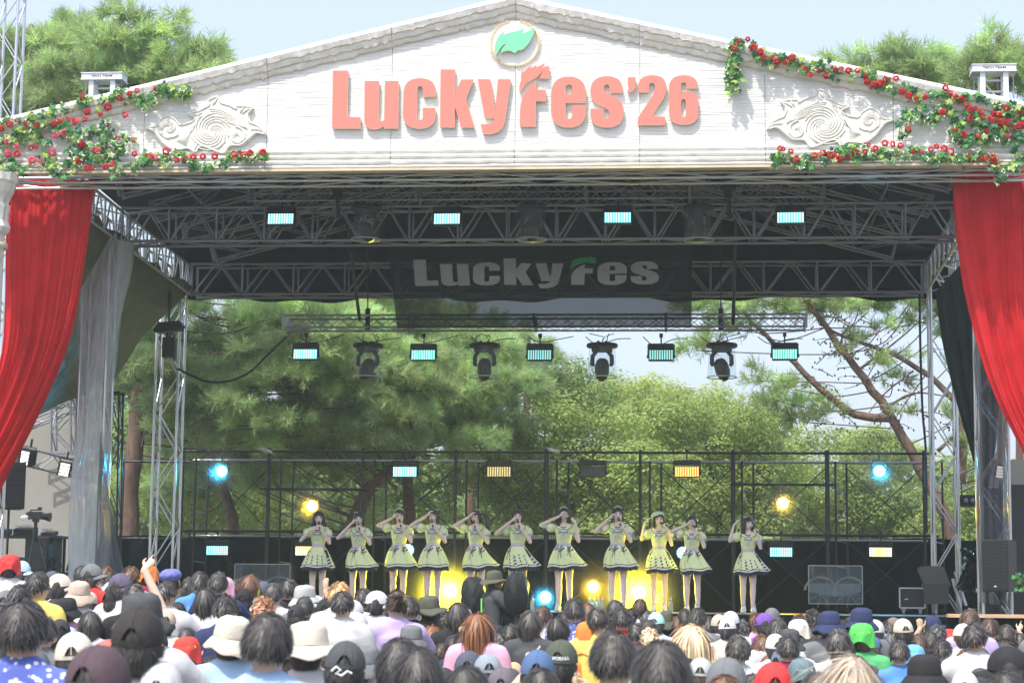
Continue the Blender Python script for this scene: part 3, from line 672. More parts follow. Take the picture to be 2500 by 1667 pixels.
par(541,1150,SY-.15,'blue','round blue white spotlight at the left of the scaffold top bar',power=150)
par(2147,1150,SY-.15,'blue','round blue white spotlight at the right of the scaffold top bar',power=150)
par(762,1235,SY-.2,'yellow','round yellow spotlight on the scaffold above the leftmost performer',power=150)
par(1911,1228,SY-.2,'yellow','round yellow spotlight on the scaffold above the right backdrop',power=150)
par(1331,1457,35.2,'blue','round blue spotlight on the stage floor left of the middle pair of legs',power=120,hang=False)
par(1448,1432,35.2,'yellow','round yellow spotlight at floor level with separate lenses between two performers',power=120,hang=False)
par(996,1342,35.9,'blue','small blue spotlight behind the hip of the third performer from the left',power=12)
par(1667,1349,35.9,'blue','small blue spotlight peeping behind the second performer from the right',power=8)
par(1100,1441,35.0,'hot','dazzling yellow spotlight at floor level beside the camera operator',power=1500,hang=False)
par(1560,1445,35.0,'hot','dazzling yellow spotlight at floor level in front of the pale lidded box on the right',power=1500,hang=False)
M_smoke=bpy.data.materials.new('smoke_air'); M_smoke.use_nodes=True; n=M_smoke.node_tree.nodes; L=M_smoke.node_tree.links; n.remove(n['Principled BSDF'])
v=n.new('ShaderNodeVolumePrincipled'); v.inputs['Color'].default_value=(.95,.95,.9,1); v.inputs['Density'].default_value=.035; v.inputs['Anisotropy'].default_value=.35; L.new(v.outputs[0],n['Material Output'].inputs['Volume'])
def smk(name,den):
    m=M_smoke.copy(); m.name=name; m.node_tree.nodes['Principled Volume'].inputs['Density'].default_value=den; return m
SMO=smk('smoke_thin',.010); SMI=smk('smoke_thick',.10); SMP=smk('smoke_halo',.11)
def own_(o,m): o.material_slots[0].link='OBJECT'; o.material_slots[0].material=m
b=MB(); b.ell((0,0,0),(1,1,1),24,16); SMK=b.mesh('smoke',M_smoke)
for (x,y) in ((1100,1441),(1560,1445)):                                   # stage smoke added so the hot lamps glow, denser towards the middle
    for q in range(8):
        k=.16+.14*q; o=link('smoke',SMK,loc=at(x+4*q*(-1)**q,y,34.2)+Vector((0,0,.03*q)),scale=(1.0*k,min(.9,.70*k),.85*k),kind='stuff'); own_(o,SMI if q<2 else M_smoke if q<5 else SMO)
for (x,y,Y) in ((541,1150,SY-.3),(2147,1150,SY-.3),(762,1235,SY-.35),(1911,1228,SY-.35),(1331,1457,35.0),(1448,1432,35.0)):  # smoke shells added round these spotlights to give them halos
    for q in range(4): k=.16+.11*q; own_(link('smoke',SMK,loc=at(x,y,Y),scale=(k,k*.5,k),kind='stuff'),SMP)
# small yellow beacons inside the upper covers are the lenses of the moving heads
def moving_head(x,y,Y,label,s=1,lens=None,aim=(0,0),rz=0,dark=False):
    """x, y: centre of the clear cover"""
    r=thing('moving_head_light',label,'stage light',at(x,y,Y),(0,0,rz),'moving head lights in clear covers'); r.scale=(s,s,s)
    if 'mb' not in PM:
        b=MB(); b.lathe([(0,.30),(.27,.30),(.285,.27),(.27,.235),(0,.235)],28); PM['ring']=b.mesh('top_ring',M_black)
        b=MB(); b.box((0,0,.205),(.36,.30,.09)); b.box((-.07,0,.27),(.05,.1,.16)); b.box((.07,0,.27),(.05,.1,.16)); PM['mb']=b.mesh('base',M_black)
        for sx in (-1,1):
            b=MB(); b.tube([(.10*sx,0,.16),(.17*sx,0,.08),(.175*sx,0,-.06),(.15*sx,0,-.10)],[.03,.04,.04,.03],8); PM['arm%d'%sx]=b.mesh('arm',M_black,True)
        b=MB(); b.tube([(0,0,.17),(0,0,.13),(0,0,.05),(0,0,-.08),(0,0,-.17),(0,0,-.20)],[.05,.10,.125,.13,.10,.085],16); b.ell((0,-.10,.02),(.05,.035,.04),10,6)
        PM['head']=b.mesh('lamp_head',M_black,True)
        b=MB(); b.lathe([(.235,.235),(.245,.0),(.26,-.24),(.268,-.30)],36,fn=lambda r_,z,a,i:(r_*(1+.012*math.sin(a*7+i)),z)); PM['cover']=b.mesh('clear_cover',film_mat('clear_cover',(.6,.66,.68),.93),True)
        b=MB(); b.lathe([(.264,-.29),(.272,-.30),(.264,-.31)],36); PM['rim']=b.mesh('cover_rim',mat('cover_rim',(.5,.55,.55),.3))
    link('top_ring',PM['ring'],r); link('base',PM['mb'],r); link('arm',PM['arm-1'],r); link('arm',PM['arm1'],r); link('clear_cover',PM['cover'],r); link('cover_rim',PM['rim'],r)
    h=link('lamp_head',PM['head'],r,loc=(0,0,-.13),rot=(aim[0],aim[1],0))
    if lens:
        k='lens'+lens
        if k not in PM: b=MB(); b.ell((0,0,-.215),(.065,.065,.03),14,6); PM[k]=b.mesh('lens',mat('lens_yellow',(.9,.75,.05),.2,emit=(.85,.75,.02),estr=1.1) if lens=='y' else mat('lens_glass',(.03,.05,.08),.08))
        link('lens',PM[k],h)
    # rain of cables above
    b=MB()
    for k in range(3):
        a=random.uniform(-.2,.2); b.tube([(a,0,.3),(a+random.uniform(-.1,.1),-.05,.42),(a+random.uniform(-.25,.25),.1,.5)],.008,4)
    link('cable',b.mesh('cable',M_rubber),r); return r
for x,y,l,a,d in ((893,545,'y',(R(35),R(-28)),'upper left, before the banner edge'),(1298,545,'y',(R(50),0),'upper middle, before the banner'),(1706,545,'y',(R(60),0),'upper right, before the banner edge')):
    moving_head(x,y,30.4,f'moving head light with yellow lens in clear cover, {d}',s=.88,lens=l,aim=a)
for i,(x,y,a) in enumerate(((898,880,(R(15),R(28))),(1183,880,(R(12),R(4))),(1470,880,(R(10),R(3))),(1762,880,(R(8),R(-18))))):
    moving_head(x,y,33.9,f'moving head in clear cover, {["leftmost","second from the left","second from the right","rightmost"][i]} of the four under the low truss',s=.96,lens='g',aim=a)

# ------------------------------------------------------------------ cables
def cable(label,pts,Y,r=.012,n=6):
    P=smooth_poly([at(x,y,Y) for x,y in pts],n,False); b=MB(); b.tube(P,r,5); return tag(b.build('cable',M_rubber,smooth=True),label,'cable','loose cables')
cable('black cable sagging from the left tower to the low light truss',[(434,900),(470,918),(510,932),(560,930),(610,908),(650,870),(700,822)],34.5,.02)
cable('thick black cable hanging down beside the right rear tower',[(2245,718),(2247,850),(2252,1000),(2260,1104),(2262,1300)],35.1,.022)
for k in range(9):
    x=730+k*140; pts=[(x,822),(x+30,835+random.uniform(0,12)),(x+75,828),(x+110,820+random.uniform(-4,8))]
    cable('thin black cable looping under the low light truss',pts,33.6,.008,4)['label']=f'thin cable loop under the low light truss near the {["left end","leftmost covered light","second teal panel","left corner of the banner","second covered light","dim middle panel","third covered light","fourth panel","rightmost covered light"][k]}'
b=MB(); A=at(388,880,34.5); B_=at(345,1090,34.5); b.tube([A,B_],.008,5); tag(b.build('rope',mat('rope',(.5,.5,.45),.8)),'thin pale rope slanting down left of the rear left tower','rope')

# white hoist frames behind the gable
M_white=mat('white_paint',(.80,.81,.83),.4); M_ink=mat('dark_ink',(.05,.05,.09),.6)
for (x,y,lab) in ((255,192,'left'),(2424,172,'right')):
    A=at(x,y,29.6); r=thing('winch_stand',f'white steel hoist frame with TECH TEAM lettering above the {lab} slope of the gable','hoist frame',A,group='white hoist frames')
    b=MB(); b.box((0,0,0),(.64,.3,.10)); b.box((0,0,.052),(.66,.33,.012)); b.box((0,0,-.052),(.66,.33,.012)); link('beam',b.mesh('beam',M_white),r)
    for sx in (-1,1):
        b=MB(); b.box((.17*sx,0,-.45),(.075,.25,.8)); link('leg',b.mesh('leg',M_white),r)
    for k in range(3): b=MB(); b.box((0,.05,-.15-.17*k),(.30,.05,.022)); link('crossbar',b.mesh('crossbar',M_white),r)
    b=MB(); b.tube([(-.13,.02,-.2),(.13,.02,-.5)],.012,5); link('diagonal',b.mesh('diagonal',M_white),r)
    t=text_mesh('TECH TEAM',.058,M_ink,.001,.001); link('lettering',t,r,loc=(0,-.153,0),rot=(R(90),0,0),scale=(1.1,.75,1))
    for sx in (-1,1):
        b=MB()
        for i in range(16): b.tube([(.29*sx+.012*(i%2),-.05,-.06-i*.04),(.29*sx-.012*(i%2),-.03,-.10-i*.04)],.008,4)
        link('chain',b.mesh('chain',M_alu),r)

# ------------------------------------------------------------------ left wing
M_beige=mat('beige_wall',(.32,.31,.28),.9,var=.06,vscale=1.5,bump=.1,bscale=4)
A=at(-200,880,36); B_=at(192,1500,36)
b=MB(); b.box(((A.x+B_.x)/2,36.2,(A.z)/2),(B_.x-A.x,.1,A.z)); tag(b.build('tent_wall',M_beige),'plain beige side wall of the left wing tent','wall')
def px_truss(name,label,p0,p1,Y0,Y1,w,h,kind,pitch,m=None,up=(0,0,1),side=(0,1,0),**k): return truss(name,label,at(*p0,Y0),at(*p1,Y1),up,side,w,h,pitch,kind,m=m or M_aludark,**k)
px_truss('wing_truss','grey lattice truss running back over the left wing',(60,865),(205,948),30.8,35.6,.4,.42,'zig',.5,side=(1,0,0),rc=.024,rb=.013)
px_truss('wing_truss','upright grey lattice truss standing before the beige wall',(155,1105),(155,950),35.2,35.2,.3,.36,'zig',.42,up=(1,0,0),side=(0,1,0),rc=.022,rb=.013)
px_truss('wing_truss','low lattice truss carrying two white blinders in the left wing',(50,1112),(255,1160),33.6,34.4,.3,.3,'zig',.3,rc=.018,rb=.01)
px_truss('wing_truss','slanting grey lattice behind the left wing speaker',(70,1035),(195,985),35.6,35.6,.2,.18,'zig',.4,rc=.018,rb=.01)
px_truss('wing_truss','dark ladder frame standing between the wrapped tower and the pine trunks',(270,1480),(278,960),33.2,33.2,.25,.25,'zig',.7,m=M_sc,up=(1,0,0),rc=.018,rb=.01)
def blinder(x,y,Y,label,rz=0,s=1):
    r=thing('blinder_light',label,'stage light',at(x,y,Y),(0,R(10),rz),'white blinder lights'); r.scale=(s,)*3
    b=MB(); b.box((0,.09,.02),(.20,.18,.26)); b.box((-.11,.02,0),(.012,.12,.26)); b.box((.11,.02,0),(.012,.12,.26)); link('housing',b.mesh('housing',M_black),r)
    for k in range(4): b=MB(); b.box((0,-.005,-.09+k*.06),(.17,.012,.045)); link('lamp_bar',b.mesh('lamp_bar',mat('led_white',(.9,.9,.85),.4,emit=(1,1,.94),estr=.55)),r)
    b=MB(); b.tube([(-.12,.1,0),(-.12,.1,.2),(.12,.1,.2),(.12,.1,0)],.012,5); b.tube([(0,.1,.2),(0,.1,.34)],.02,6); link('yoke',b.mesh('yoke',M_black),r)
blinder(61,1118,33.4,'white blinder light at the edge of the left red curtain',R(-20)); blinder(157,1146,33.7,'white blinder light before the beige wall of the left wing',R(15),.95)
blinder(2443,1152,32.5,'white blinder light above the dark panels of the right wing',R(-35),.8)
M_spk=mat('speaker_grey',(.045,.047,.05),.6,bump=.3,bscale=120); M_grille=mat('speaker_grille',(.02,.022,.025),.5,metal=.5)
def speaker(x,y,Y,w,h,d,label,rz=0,pole=None,logo=False):
    r=thing('loudspeaker',label,'loudspeaker',at(x,y,Y),(0,0,rz))
    b=MB(); b.box((0,d/2,0),(w,d,h)); me=b.mesh('cabinet',M_spk); link('cabinet',me,r)
    b=MB(); b.box((0,-.012,0),(w*.94,.014,h*.96)); link('grille_frame',b.mesh('grille_frame',M_grille),r)
    b=MB(); n=int(h/.022); 
    for i in range(n): 
        z=-h*.46+i*h*.92/n; b.add([(-w*.45,-.020,z),(w*.45,-.020,z+.012),(w*.45,-.023,z+.018),(-w*.45,-.023,z+.006)],[(0,1,2,3)])
    link('grille',b.mesh('grille',mat('grille_wire',(.13,.14,.15),.4,metal=.6)),r,kind='stuff')
    b=MB(); b.tube([(-.0,-.024,h*.2),(0,-.03,h*.2)],w*.22,20); 
    if logo: b=MB(); b.ell((0,-.03,-h*.4),(.02,.006,.016),8,5); link('badge',b.mesh('badge',M_wood),r)
    if pole:
        b=MB(); b.tube([(0,d/2,-h/2),(0,d/2,-h/2-pole)],.02,8); link('pole',b.mesh('pole',M_black),r)
        b=MB(); 
        for k in range(3): a=k*2.1+.5; b.tube([(0,d/2,-h/2-pole+.35),(.35*math.cos(a),d/2+.35*math.sin(a),-h/2-pole)],.012,6)
        link('tripod_leg',b.mesh('tripod_leg',M_black),r)
    return r
speaker(30,1184,31.6,.42,.76,.5,'grey loudspeaker on a pole at the far left wing',R(28),1.1)
speaker(88,1392,31.9,.42,1.1,.5,'tall dark loudspeaker standing on the left wing floor',R(-8))
speaker(2430,1380,29.9,.40,.76,.5,'loudspeaker on a pole in front of the right wing with a fine grille',R(-22),1.1,True)
# video camera on a stand, left wing
A=at(88,1258,31.5); r=thing('video_camera','video camera on a tripod with a clear rain bag in the left wing','camera',A)
b=MB(); b.box((0,0,0),(.22,.12,.12)); b.box((0,0,.09),(.17,.02,.02)); b.box((.06,0,.11),(.06,.05,.05)); b.box((-.09,0,.05),(.02,.02,.08)); link('camera_body',b.mesh('camera_body',M_black),r)
b=MB(); b.tube([(.1,0,-.01),(.19,0,-.02)],[.05,.06],14); b.tube([(.19,0,-.02),(.24,0,-.025)],[.065,.075],14); link('lens',b.mesh('lens',M_black),r)
b=MB(); b.tube([(-.1,0,.04),(-.16,-.02,.02)],.03,8); link('viewfinder',b.mesh('viewfinder',M_black),r)
b=MB(); b.tube([(0,0,-.05),(0,0,-.42)],.03,8); b.box((0,0,-.08),(.09,.09,.05))
for a in (.3,2.4,4.5): b.tube([(0,0,-.25),(.35*math.cos(a),.35*math.sin(a),DZ-A.z)],.016,6)
link('tripod',b.mesh('tripod',M_black),r)
b=MB(); b.ell((-.17,-.02,-.04),(.09,.06,.05),10,6); link('rain_bag',b.mesh('rain_bag',M_film,True),r)
A=at(60,1310,32.2); r=thing('equipment_table','black table loaded with mixing gear in the left wing','table',(A.x,A.y,DZ))
h=A.z-DZ; b=MB(); b.box((0,0,h),(1.3,.6,.04)); link('table_top',b.mesh('table_top',M_black),r)
for sx in (-1,1):
    for sy in (-1,1): b=MB(); b.box((.6*sx,.25*sy,h/2),(.04,.04,h)); link('leg',b.mesh('leg',M_black),r)
for k in range(3): b=MB(); b.box((-.1+.02*k,-.05,h*.25+k*.24),(.9,.5,.05)); link('shelf',b.mesh('shelf',M_sc),r)
for k,(dx,w,hh,lab) in enumerate(((-.4,.35,.09,'small black mixer on the left end of the equipment table'),(.05,.32,.12,'black control desk in the middle of the equipment table'),(.45,.2,.06,'flat black device on the right end of the equipment table'))):
    g=thing('audio_device',lab,'audio gear',(A.x+dx,A.y-.1,DZ+h+.022)); b=MB(); b.box((0,0,hh/2),(w,.3,hh),Matrix.Rotation(R(8),3,'X')); link('case',b.mesh('case',M_black),g)
    for q in range(8): b=MB(); b.tube([(-w*.4+q*w*.11,-.12,hh+.015),(-w*.4+q*w*.11,-.12,hh+.045)],.008,6); link('knob',b.mesh('knob',M_aludark),g)
A=at(137,1370,31.9); g=thing('floor_stand','small black floor stand and coiled cable left of the wrapped tower','stand',A)
b=MB(); b.tube([(-.1,0,-.1),(-.05,0,.02),(.05,0,.02),(.1,0,-.1)],.012,5); b.tube([(.19,0,-.15),(.27,0,.15)],.025,6); link('bracket',b.mesh('bracket',M_black),g)
b=MB(); 
for k in range(3): b.tube([(.09*math.cos(t)-.03,.01*k,.09*math.sin(t)-.03) for t in np.linspace(0,6.28,16).tolist()],.008,4)
link('coil',b.mesh('coil',M_rubber),g); b=MB(); b.box((0,0,-.2),(.5,.3,.06)); link('base',b.mesh('base',M_black),g)
# black folded light and box hanging at the rear left tower
A=at(412,800,34.6); g=thing('hanging_lamp','black flat lamp and battery box hanging before the rear left tower','stage light',A)
b=MB(); b.prism([[(-.26,-.1,-.06),(-.18,-.1,.09),(.22,-.1,.11),(.27,-.1,.03),(.2,-.1,-.05),(-.2,-.1,-.1)]],(0,.25,0)); link('flat_lamp',b.mesh('flat_lamp',M_black),g)
b=MB(); b.box((.02,.02,-.36),(.22,.2,.36)); b.tube([(0,0,-.1),(0,0,-.2)],.05,8); link('battery_box',b.mesh('battery_box',M_black),g)
b=MB(); b.tube([(0,0,.1),(0,0,.95)],.016,6); b.tube([(0,0,.35),(0,0,.62)],.04,8); link('hanger',b.mesh('hanger',M_black),g)
b=MB(); b.tube([(.1,0,-.12),(.13,-.05,-.3),(.12,0,-.6)],.02,6); link('cable',b.mesh('cable',M_rubber),g)

# ------------------------------------------------------------------ right wing
A=at(2402,1190,33.5); B_=at(2600,1500,33.5)
b=MB(); b.box(((A.x+B_.x)/2,33.6,(A.z+DZ)/2),(B_.x-A.x,.08,A.z-DZ)); tag(b.build('black_wall',mat('dark_panel',(.008,.009,.011),.5)),'flat black panel wall at the right wing','panel')
b=MB(); B2=at(2440,1182,33.4); b.box(((B2.x+B_.x)/2,33.45,(B2.z+DZ)/2),(B_.x-B2.x,.06,B2.z-DZ)); tag(b.build('black_wall',mat('dark_panel2',(.012,.013,.016),.4)),'second black panel standing slightly before the other at the right wing','panel')
A=at(2395,1120,34.2); b=MB(); b.box((A.x+1.3,34.4,(A.z+DZ)/2),(2.6,.08,A.z-DZ)); tag(b.build('tent_wall',M_beige),'grey side wall glimpsed above the black panels on the right','wall')
px_truss('wing_truss','grey lattice truss glimpsed between right tower and plastic drape',(2330,1185),(2410,1150),36.6,35.8,.3,.32,'zig',.3,m=M_alu,rc=.018,rb=.01)
A=at(2365,1222,35.6); g=thing('twin_floodlight','twin black floodlight hanging between the right tower and the drape','stage light',A)
b=MB(); b.box((0,0,0),(.3,.15,.2)); b.box((-.17,0,0),(.03,.1,.12)); b.tube([(-.12,0,.1),(-.12,0,.3),(.12,0,.35)],.012,5); link('housing',b.mesh('housing',M_black),g)
for sx in (-1,1): b=MB(); b.ell((.06*sx,-.08,0),(.04,.02,.045),12,6); link('lens',b.mesh('lens',mat('lens_grey',(.25,.3,.33),.1)),g)
def case(x,y,Y,w,h,label,d=.5):
    g=thing('flight_case',label,'flight case',at(x,y,Y)); b=MB(); b.box((0,d/2,0),(w-.03,d,h-.03)); link('panel',b.mesh('panel',mat('case_black',(.025,.027,.032),.5)),g)
    for (c,s_) in (((0,-.01,h/2),(w,.03,.022)),((0,-.01,-h/2),(w,.03,.022)),((-w/2,-.01,0),(.022,.03,h)),((w/2,-.01,0),(.022,.03,h))):
        b=MB(); b.box(c,s_); link('edge',b.mesh('edge',M_alu),g)
    for sx in (-1,1):
        q=MB(); q.tube([(.14*sx-.02,.06,-h/2-.06),(.14*sx+.02,.06,-h/2-.06)],.045,12); q.box((.14*sx,.06,-h/2-.03),(.07,.07,.03)); link('caster',q.mesh('caster',mat('caster',(.5,.52,.55),.4)),g)
    b=MB(); b.box((-.1,-.03,-.02),(.06,.01,.02)); link('latch',b.mesh('latch',M_alu),g); return g
case(2227,1459,34.4,.42,.33,'small black flight case on castors with silver edges, by the right tower')
A=at(2283,1430,34.3); g=thing('stacked_monitor','grey curved monitor hood lying over a grey box beside the right tower','equipment box',A)
b=MB(); b.box((.02,.2,-.13),(.42,.35,.34)); link('box',b.mesh('box',mat('box_grey',(.09,.09,.085),.6)),g)
b=MB(); b.grid(lambda u,v:(-.26+.42*u+.10*v*v*1.2, .1+.25*v*0+.3*u*0, .32-.32*v*v+.02*math.sin(u*3)),8,12); b.grid(lambda u,v:(-.26+.42*u+.10*v*v*1.2, .35, .30-.32*v*v),8,12); link('hood',b.mesh('hood',mat('hood_grey',(.12,.12,.115),.5)),g)
def acrylic(x0,y0,x1,y1,Y,label,curl=False):
    a=at(x0,y0,Y);c=at(x1,y1,Y);g=thing('acrylic_cover',label,'clear cover',((a.x+c.x)/2,Y,c.z)); w=c.x-a.x; h=a.z-c.z; M=film_mat('acrylic',(.35,.45,.52),.72)
    b=MB()
    for q in ((-w/2,0),(w/2,0)): pass
    b.grid(lambda u,v:(-w/2+w*u,0,h*v),2,2); link('front_sheet',b.mesh('front_sheet',M),g)
    b=MB(); b.grid(lambda u,v:(-w/2+w*u,.4*v,h+.015*math.sin(v*3)),2,4); link('top_sheet',b.mesh('top_sheet',mat('acrylic_top',(.30,.38,.42),.15,alpha=.75)),g)
    for sx in (-1,1): b=MB(); b.grid(lambda u,v:(sx*w/2,.4*u,h*v),2,2); link('side_sheet',b.mesh('side_sheet',M),g)
    for (p,s_) in (((0,-.006,h),(w,.012,.014)),((0,-.006,0),(w,.012,.014)),((-w/2,-.006,h/2),(.014,.012,h)),((w/2,-.006,h/2),(.014,.012,h))):
        b=MB(); b.box(p,s_); link('edge',b.mesh('edge',mat('acrylic_edge',(.45,.5,.5),.3)),g)
    # the round fans inside
    for sx in (-1,1):
        b=MB(); b.tube([(sx*w*.27+h*.42*math.cos(t),.15,h*.30+h*.40*math.sin(t)) for t in np.linspace(-.2 if sx<0 else .6,3.0 if sx<0 else 3.4,14).tolist()],.022,6); link('fan_ring',b.mesh('fan_ring',mat('fan_grey',(.35,.35,.34),.35,metal=.4)),g)
        b=MB(); 
        for k in range(7): t=k*.9; b.tube([(sx*w*.27,.17,h*.25),(sx*w*.27+h*.36*math.cos(t),.17,h*.25+h*.36*math.sin(t))],.006,4)
        link('fan_guard',b.mesh('fan_guard',M_aludark),g)
    b=MB(); b.grid(lambda u,v:(-w/2+.01+(w-.02)*u,.22,h*.32+h*.22*v-.12*h*math.sin(u*math.pi)*(1-v)),12,2); link('inner_sheet',b.mesh('inner_sheet',mat('inner_sheet',(.20,.26,.32),.3)),g)
acrylic(1974,1380,2106,1474,34.6,'clear acrylic cover over round fans on the right of the stage floor')
acrylic(574,1376,706,1478,34.6,'clear acrylic cover on the left of the stage floor behind the crowd')
for (x,y,lab) in ((1090,1428,'behind the fourth performer\'s legs'),(1572,1425,'behind the ninth performer\'s legs')):
    A=at(x,y,35.9); g=thing('equipment_box',f'dark box with a pale lid on the stage floor {lab}','equipment box',(A.x,A.y,DZ)); h=A.z-DZ
    b=MB(); b.box((0,.2,h/2),(.6,.4,h)); link('body',b.mesh('body',M_black),g); b=MB(); b.box((0,.18,h+.03),(.66,.46,.055)); link('lid',b.mesh('lid',mat('lid_grey',(.45,.47,.46),.5)),g)
    b=MB(); b.prism([[(.12,-.012,h*.15),(.2,-.012,h*.15),(.25,-.012,h*.35),(.31,-.012,h*.15),(.36,-.012,h*.15),(.28,-.012,h*.5),(.36,-.012,h*.8),(.22,-.012,h*.62)]],(0,.01,0)); link('white_mark',b.mesh('white_mark',M_white),g)
    b=MB(); b.tube([(-.28,0,0),(-.28,0,h*1.2)],.012,5); link('stand_leg',b.mesh('stand_leg',M_alu),g)
M_pet=mat('clear_bottle',(.6,.68,.66),.1,alpha=.55)
for k,x in enumerate((1439,1451,1461,1471,1300,1638)):
    A=at(x,1484,31.7); g=thing('water_bottle',['first of four clear water bottles on the stage edge, dark liquid','second of the four clear water bottles on the stage edge','third of the four clear water bottles on the stage edge','rightmost of the four clear water bottles on the stage edge','lone clear water bottle by the blue floor spotlight','lone clear water bottle before the second performer from the right'][k],'bottle',(A.x,A.y,DZ),group='water bottles on the stage edge')
    b=MB(); b.lathe([(0,0),(.03,0),(.032,.02),(.032,.14),(.028,.16),(.012,.19),(.012,.2)],12); link('bottle_body',b.mesh('bottle_body',M_pet,True),g)
    b=MB(); b.tube([(0,0,.2),(0,0,.215)],.015,8); b.tube([(0,0,.21),(.01,0,.26)],.004,4); link('cap',b.mesh('cap',M_white),g)
# crumpled silver sheet and bent stand at the right
b=MB(); rr=random.Random(4)
b.grid(lambda u,v:at(2345+45*u+8*math.sin(v*5),1338+105*v,33.0)+Vector((0,.10*math.sin(u*17+v*9)+.08*math.sin(v*23-u*11)+.05*math.sin(u*41+v*37),0)),24,30)
tag(b.build('foil_sheet',mat('foil',(.10,.11,.13),.18,metal=.7)),'crumpled black foil sheet hanging beside the right tower','foil sheet')
for (p0,p1,lab) in (((2332,1395),(2358,1478),'outer'),((2326,1412),(2345,1480),'inner'),((2350,1380),(2385,1445),'upper')):
    o=pipe('stand_pipe',at(*p0,33.3),at(*p1,33.3),.03,M_alu,None,8); tag(o,f'{lab} slanting silver stand pipe beside the right rear tower','pipe')

# ------------------------------------------------------------------ stone column
A=at(-24,440,27.75); B_=at(-38,1200,27.75)
r=thing('stone_column','pale carved stone column at the left edge with a flared capital','column',(A.x,27.75,0))
zt=at(0,428,27.75).z; s_=FPX/27.75
prof=[(px/s_, at(0,py,27.75).z) for px,py in ((70,428),(70,446),(66,452),(60,470),(50,485),(46,497),(52,505),(50,520),(48,540),(54,556),(50,566),(42,575),(42,600))]
b=MB(); b.lathe(prof,40,fn=lambda r_,z,a,i:(r_*(1+.05*math.sin(a*10)*(1 if 3<i<11 else .3)+.02*math.sin(a*23+i)),z)); link('capital',b.mesh('capital',M_carve,False),r)
b=MB(); z1=at(0,600,27.75).z
b.lathe([((42 if z>.5 else 60)/s_,z) for z in np.linspace(z1,.0,60).tolist()],48,fn=lambda r_,z,a,i:(r_*(1-.06*abs(math.sin(a*8))),z)); link('shaft',b.mesh('shaft',mat('stone',(.74,.70,.62),.8,var=.1,vscale=4,bump=.8,bscale=10),False),r)
b=MB(); b.lathe([(50/s_,z1+.04),(52/s_,z1),(50/s_,z1-.04)],32); link('collar',b.mesh('collar',M_ochre),r)

# ------------------------------------------------------------------ rose garlands
M_rose=leaf_mat('rose_red',(.62,.012,.03),.15); M_pink=leaf_mat('rose_pink',(.80,.10,.20),.15)
M_ivy=[leaf_mat('ivy_green',(.09,.30,.08),.25),leaf_mat('ivy_dark',(.05,.18,.085),.2),leaf_mat('ivy_lime',(.36,.52,.10),.3)]; M_ivyc=mat('ivy_cream',(.62,.68,.46),.6)
def tinted(b,name,mats,smooth=False):
    me=b.mesh(name,mats,smooth,False); ca=me.color_attributes.new('tint','FLOAT_COLOR','POINT'); ca.data.foreach_set('color',[1.0]*(len(me.vertices)*4)); return me
ROSE=[]
for k in range(4):
    b=MB(); rr=random.Random(k)
    for ring,(n,rad,lift,sz) in enumerate(((5,.034,.008,.036),(5,.024,.022,.030),(4,.014,.034,.022),(3,.006,.042,.014))):
        for j in range(n):
            a=2*math.pi*j/n+ring*.6+rr.uniform(-.2,.2); ca,sa=math.cos(a),math.sin(a); 
            def P_(u,v): # petal
                w=(u-.5)*2*sz*(.6+.7*v); o=rad+sz*.55*v; up=lift+.012*v-(.014*v*v if ring<2 else -.008*v)-.3*w*w/sz
                return (ca*o-sa*w, sa*o+ca*w, up)
            b.grid(P_,3,2)
    ROSE.append(b)
ROSEM={}
def rose_mesh(k,c):
    if (k,c) not in ROSEM: ROSEM[(k,c)]=tinted(ROSE[k],'rose',M_rose if c=='r' else M_pink,True)
    return ROSEM[(k,c)]
LEAFS=[]
for k in range(6):
    b=MB(); o=[]; rr=random.Random(k+9)
    for j in range(10):
        a=math.pi/2+2*math.pi*j/10; rad=(.046 if j%2==0 else .027)*rr.uniform(.85,1.1)*(1.15 if j==0 else .75 if j==5 else 1); o.append((rad*math.cos(a),rad*math.sin(a)))
    vs=[(x,y,-.25*abs(x)+.012*math.sin(y*60)) for x,y in o]; vi=[(x*.72,y*.72,-.18*abs(x)+.004) for x,y in o]
    b.add(vi+[(0,0,.004)],[(j,(j+1)%10,10) for j in range(10)]); b.cur=1 if k%2 else 0
    b.add(vs+vi,[(j,(j+1)%10,10+(j+1)%10,10+j) for j in range(10)])
    LEAFS.append(tinted(b,'leaf',[M_ivy[k//2],M_ivyc]))
M_stem=mat('vine_stem',(.10,.14,.04),.8)
R1='580,682 951,638 905,660 836,685 755,747 1076,626 873,800 705,795 748,865 600,828 541,845 617,780 492,828 433,840 393,857 275,880 208,860 148,835 95,860 40,893 4,910 404,935p 467,920p 818,958 927,968 581,1000 678,1040 270,1012 240,1022 145,1007p 80,977p 83,1060p 145,1060 385,1050p 247,1103p 307,1112p 555,1112 742,1148 613,1155 648,1158 795,1130 933,1060 1020,1075 1055,1090p 1145,1043 1218,1102 1283,1093 1328,1082 1392,1078 1472,1078 1602,1062 1662,1068 1710,1055 1795,1053'
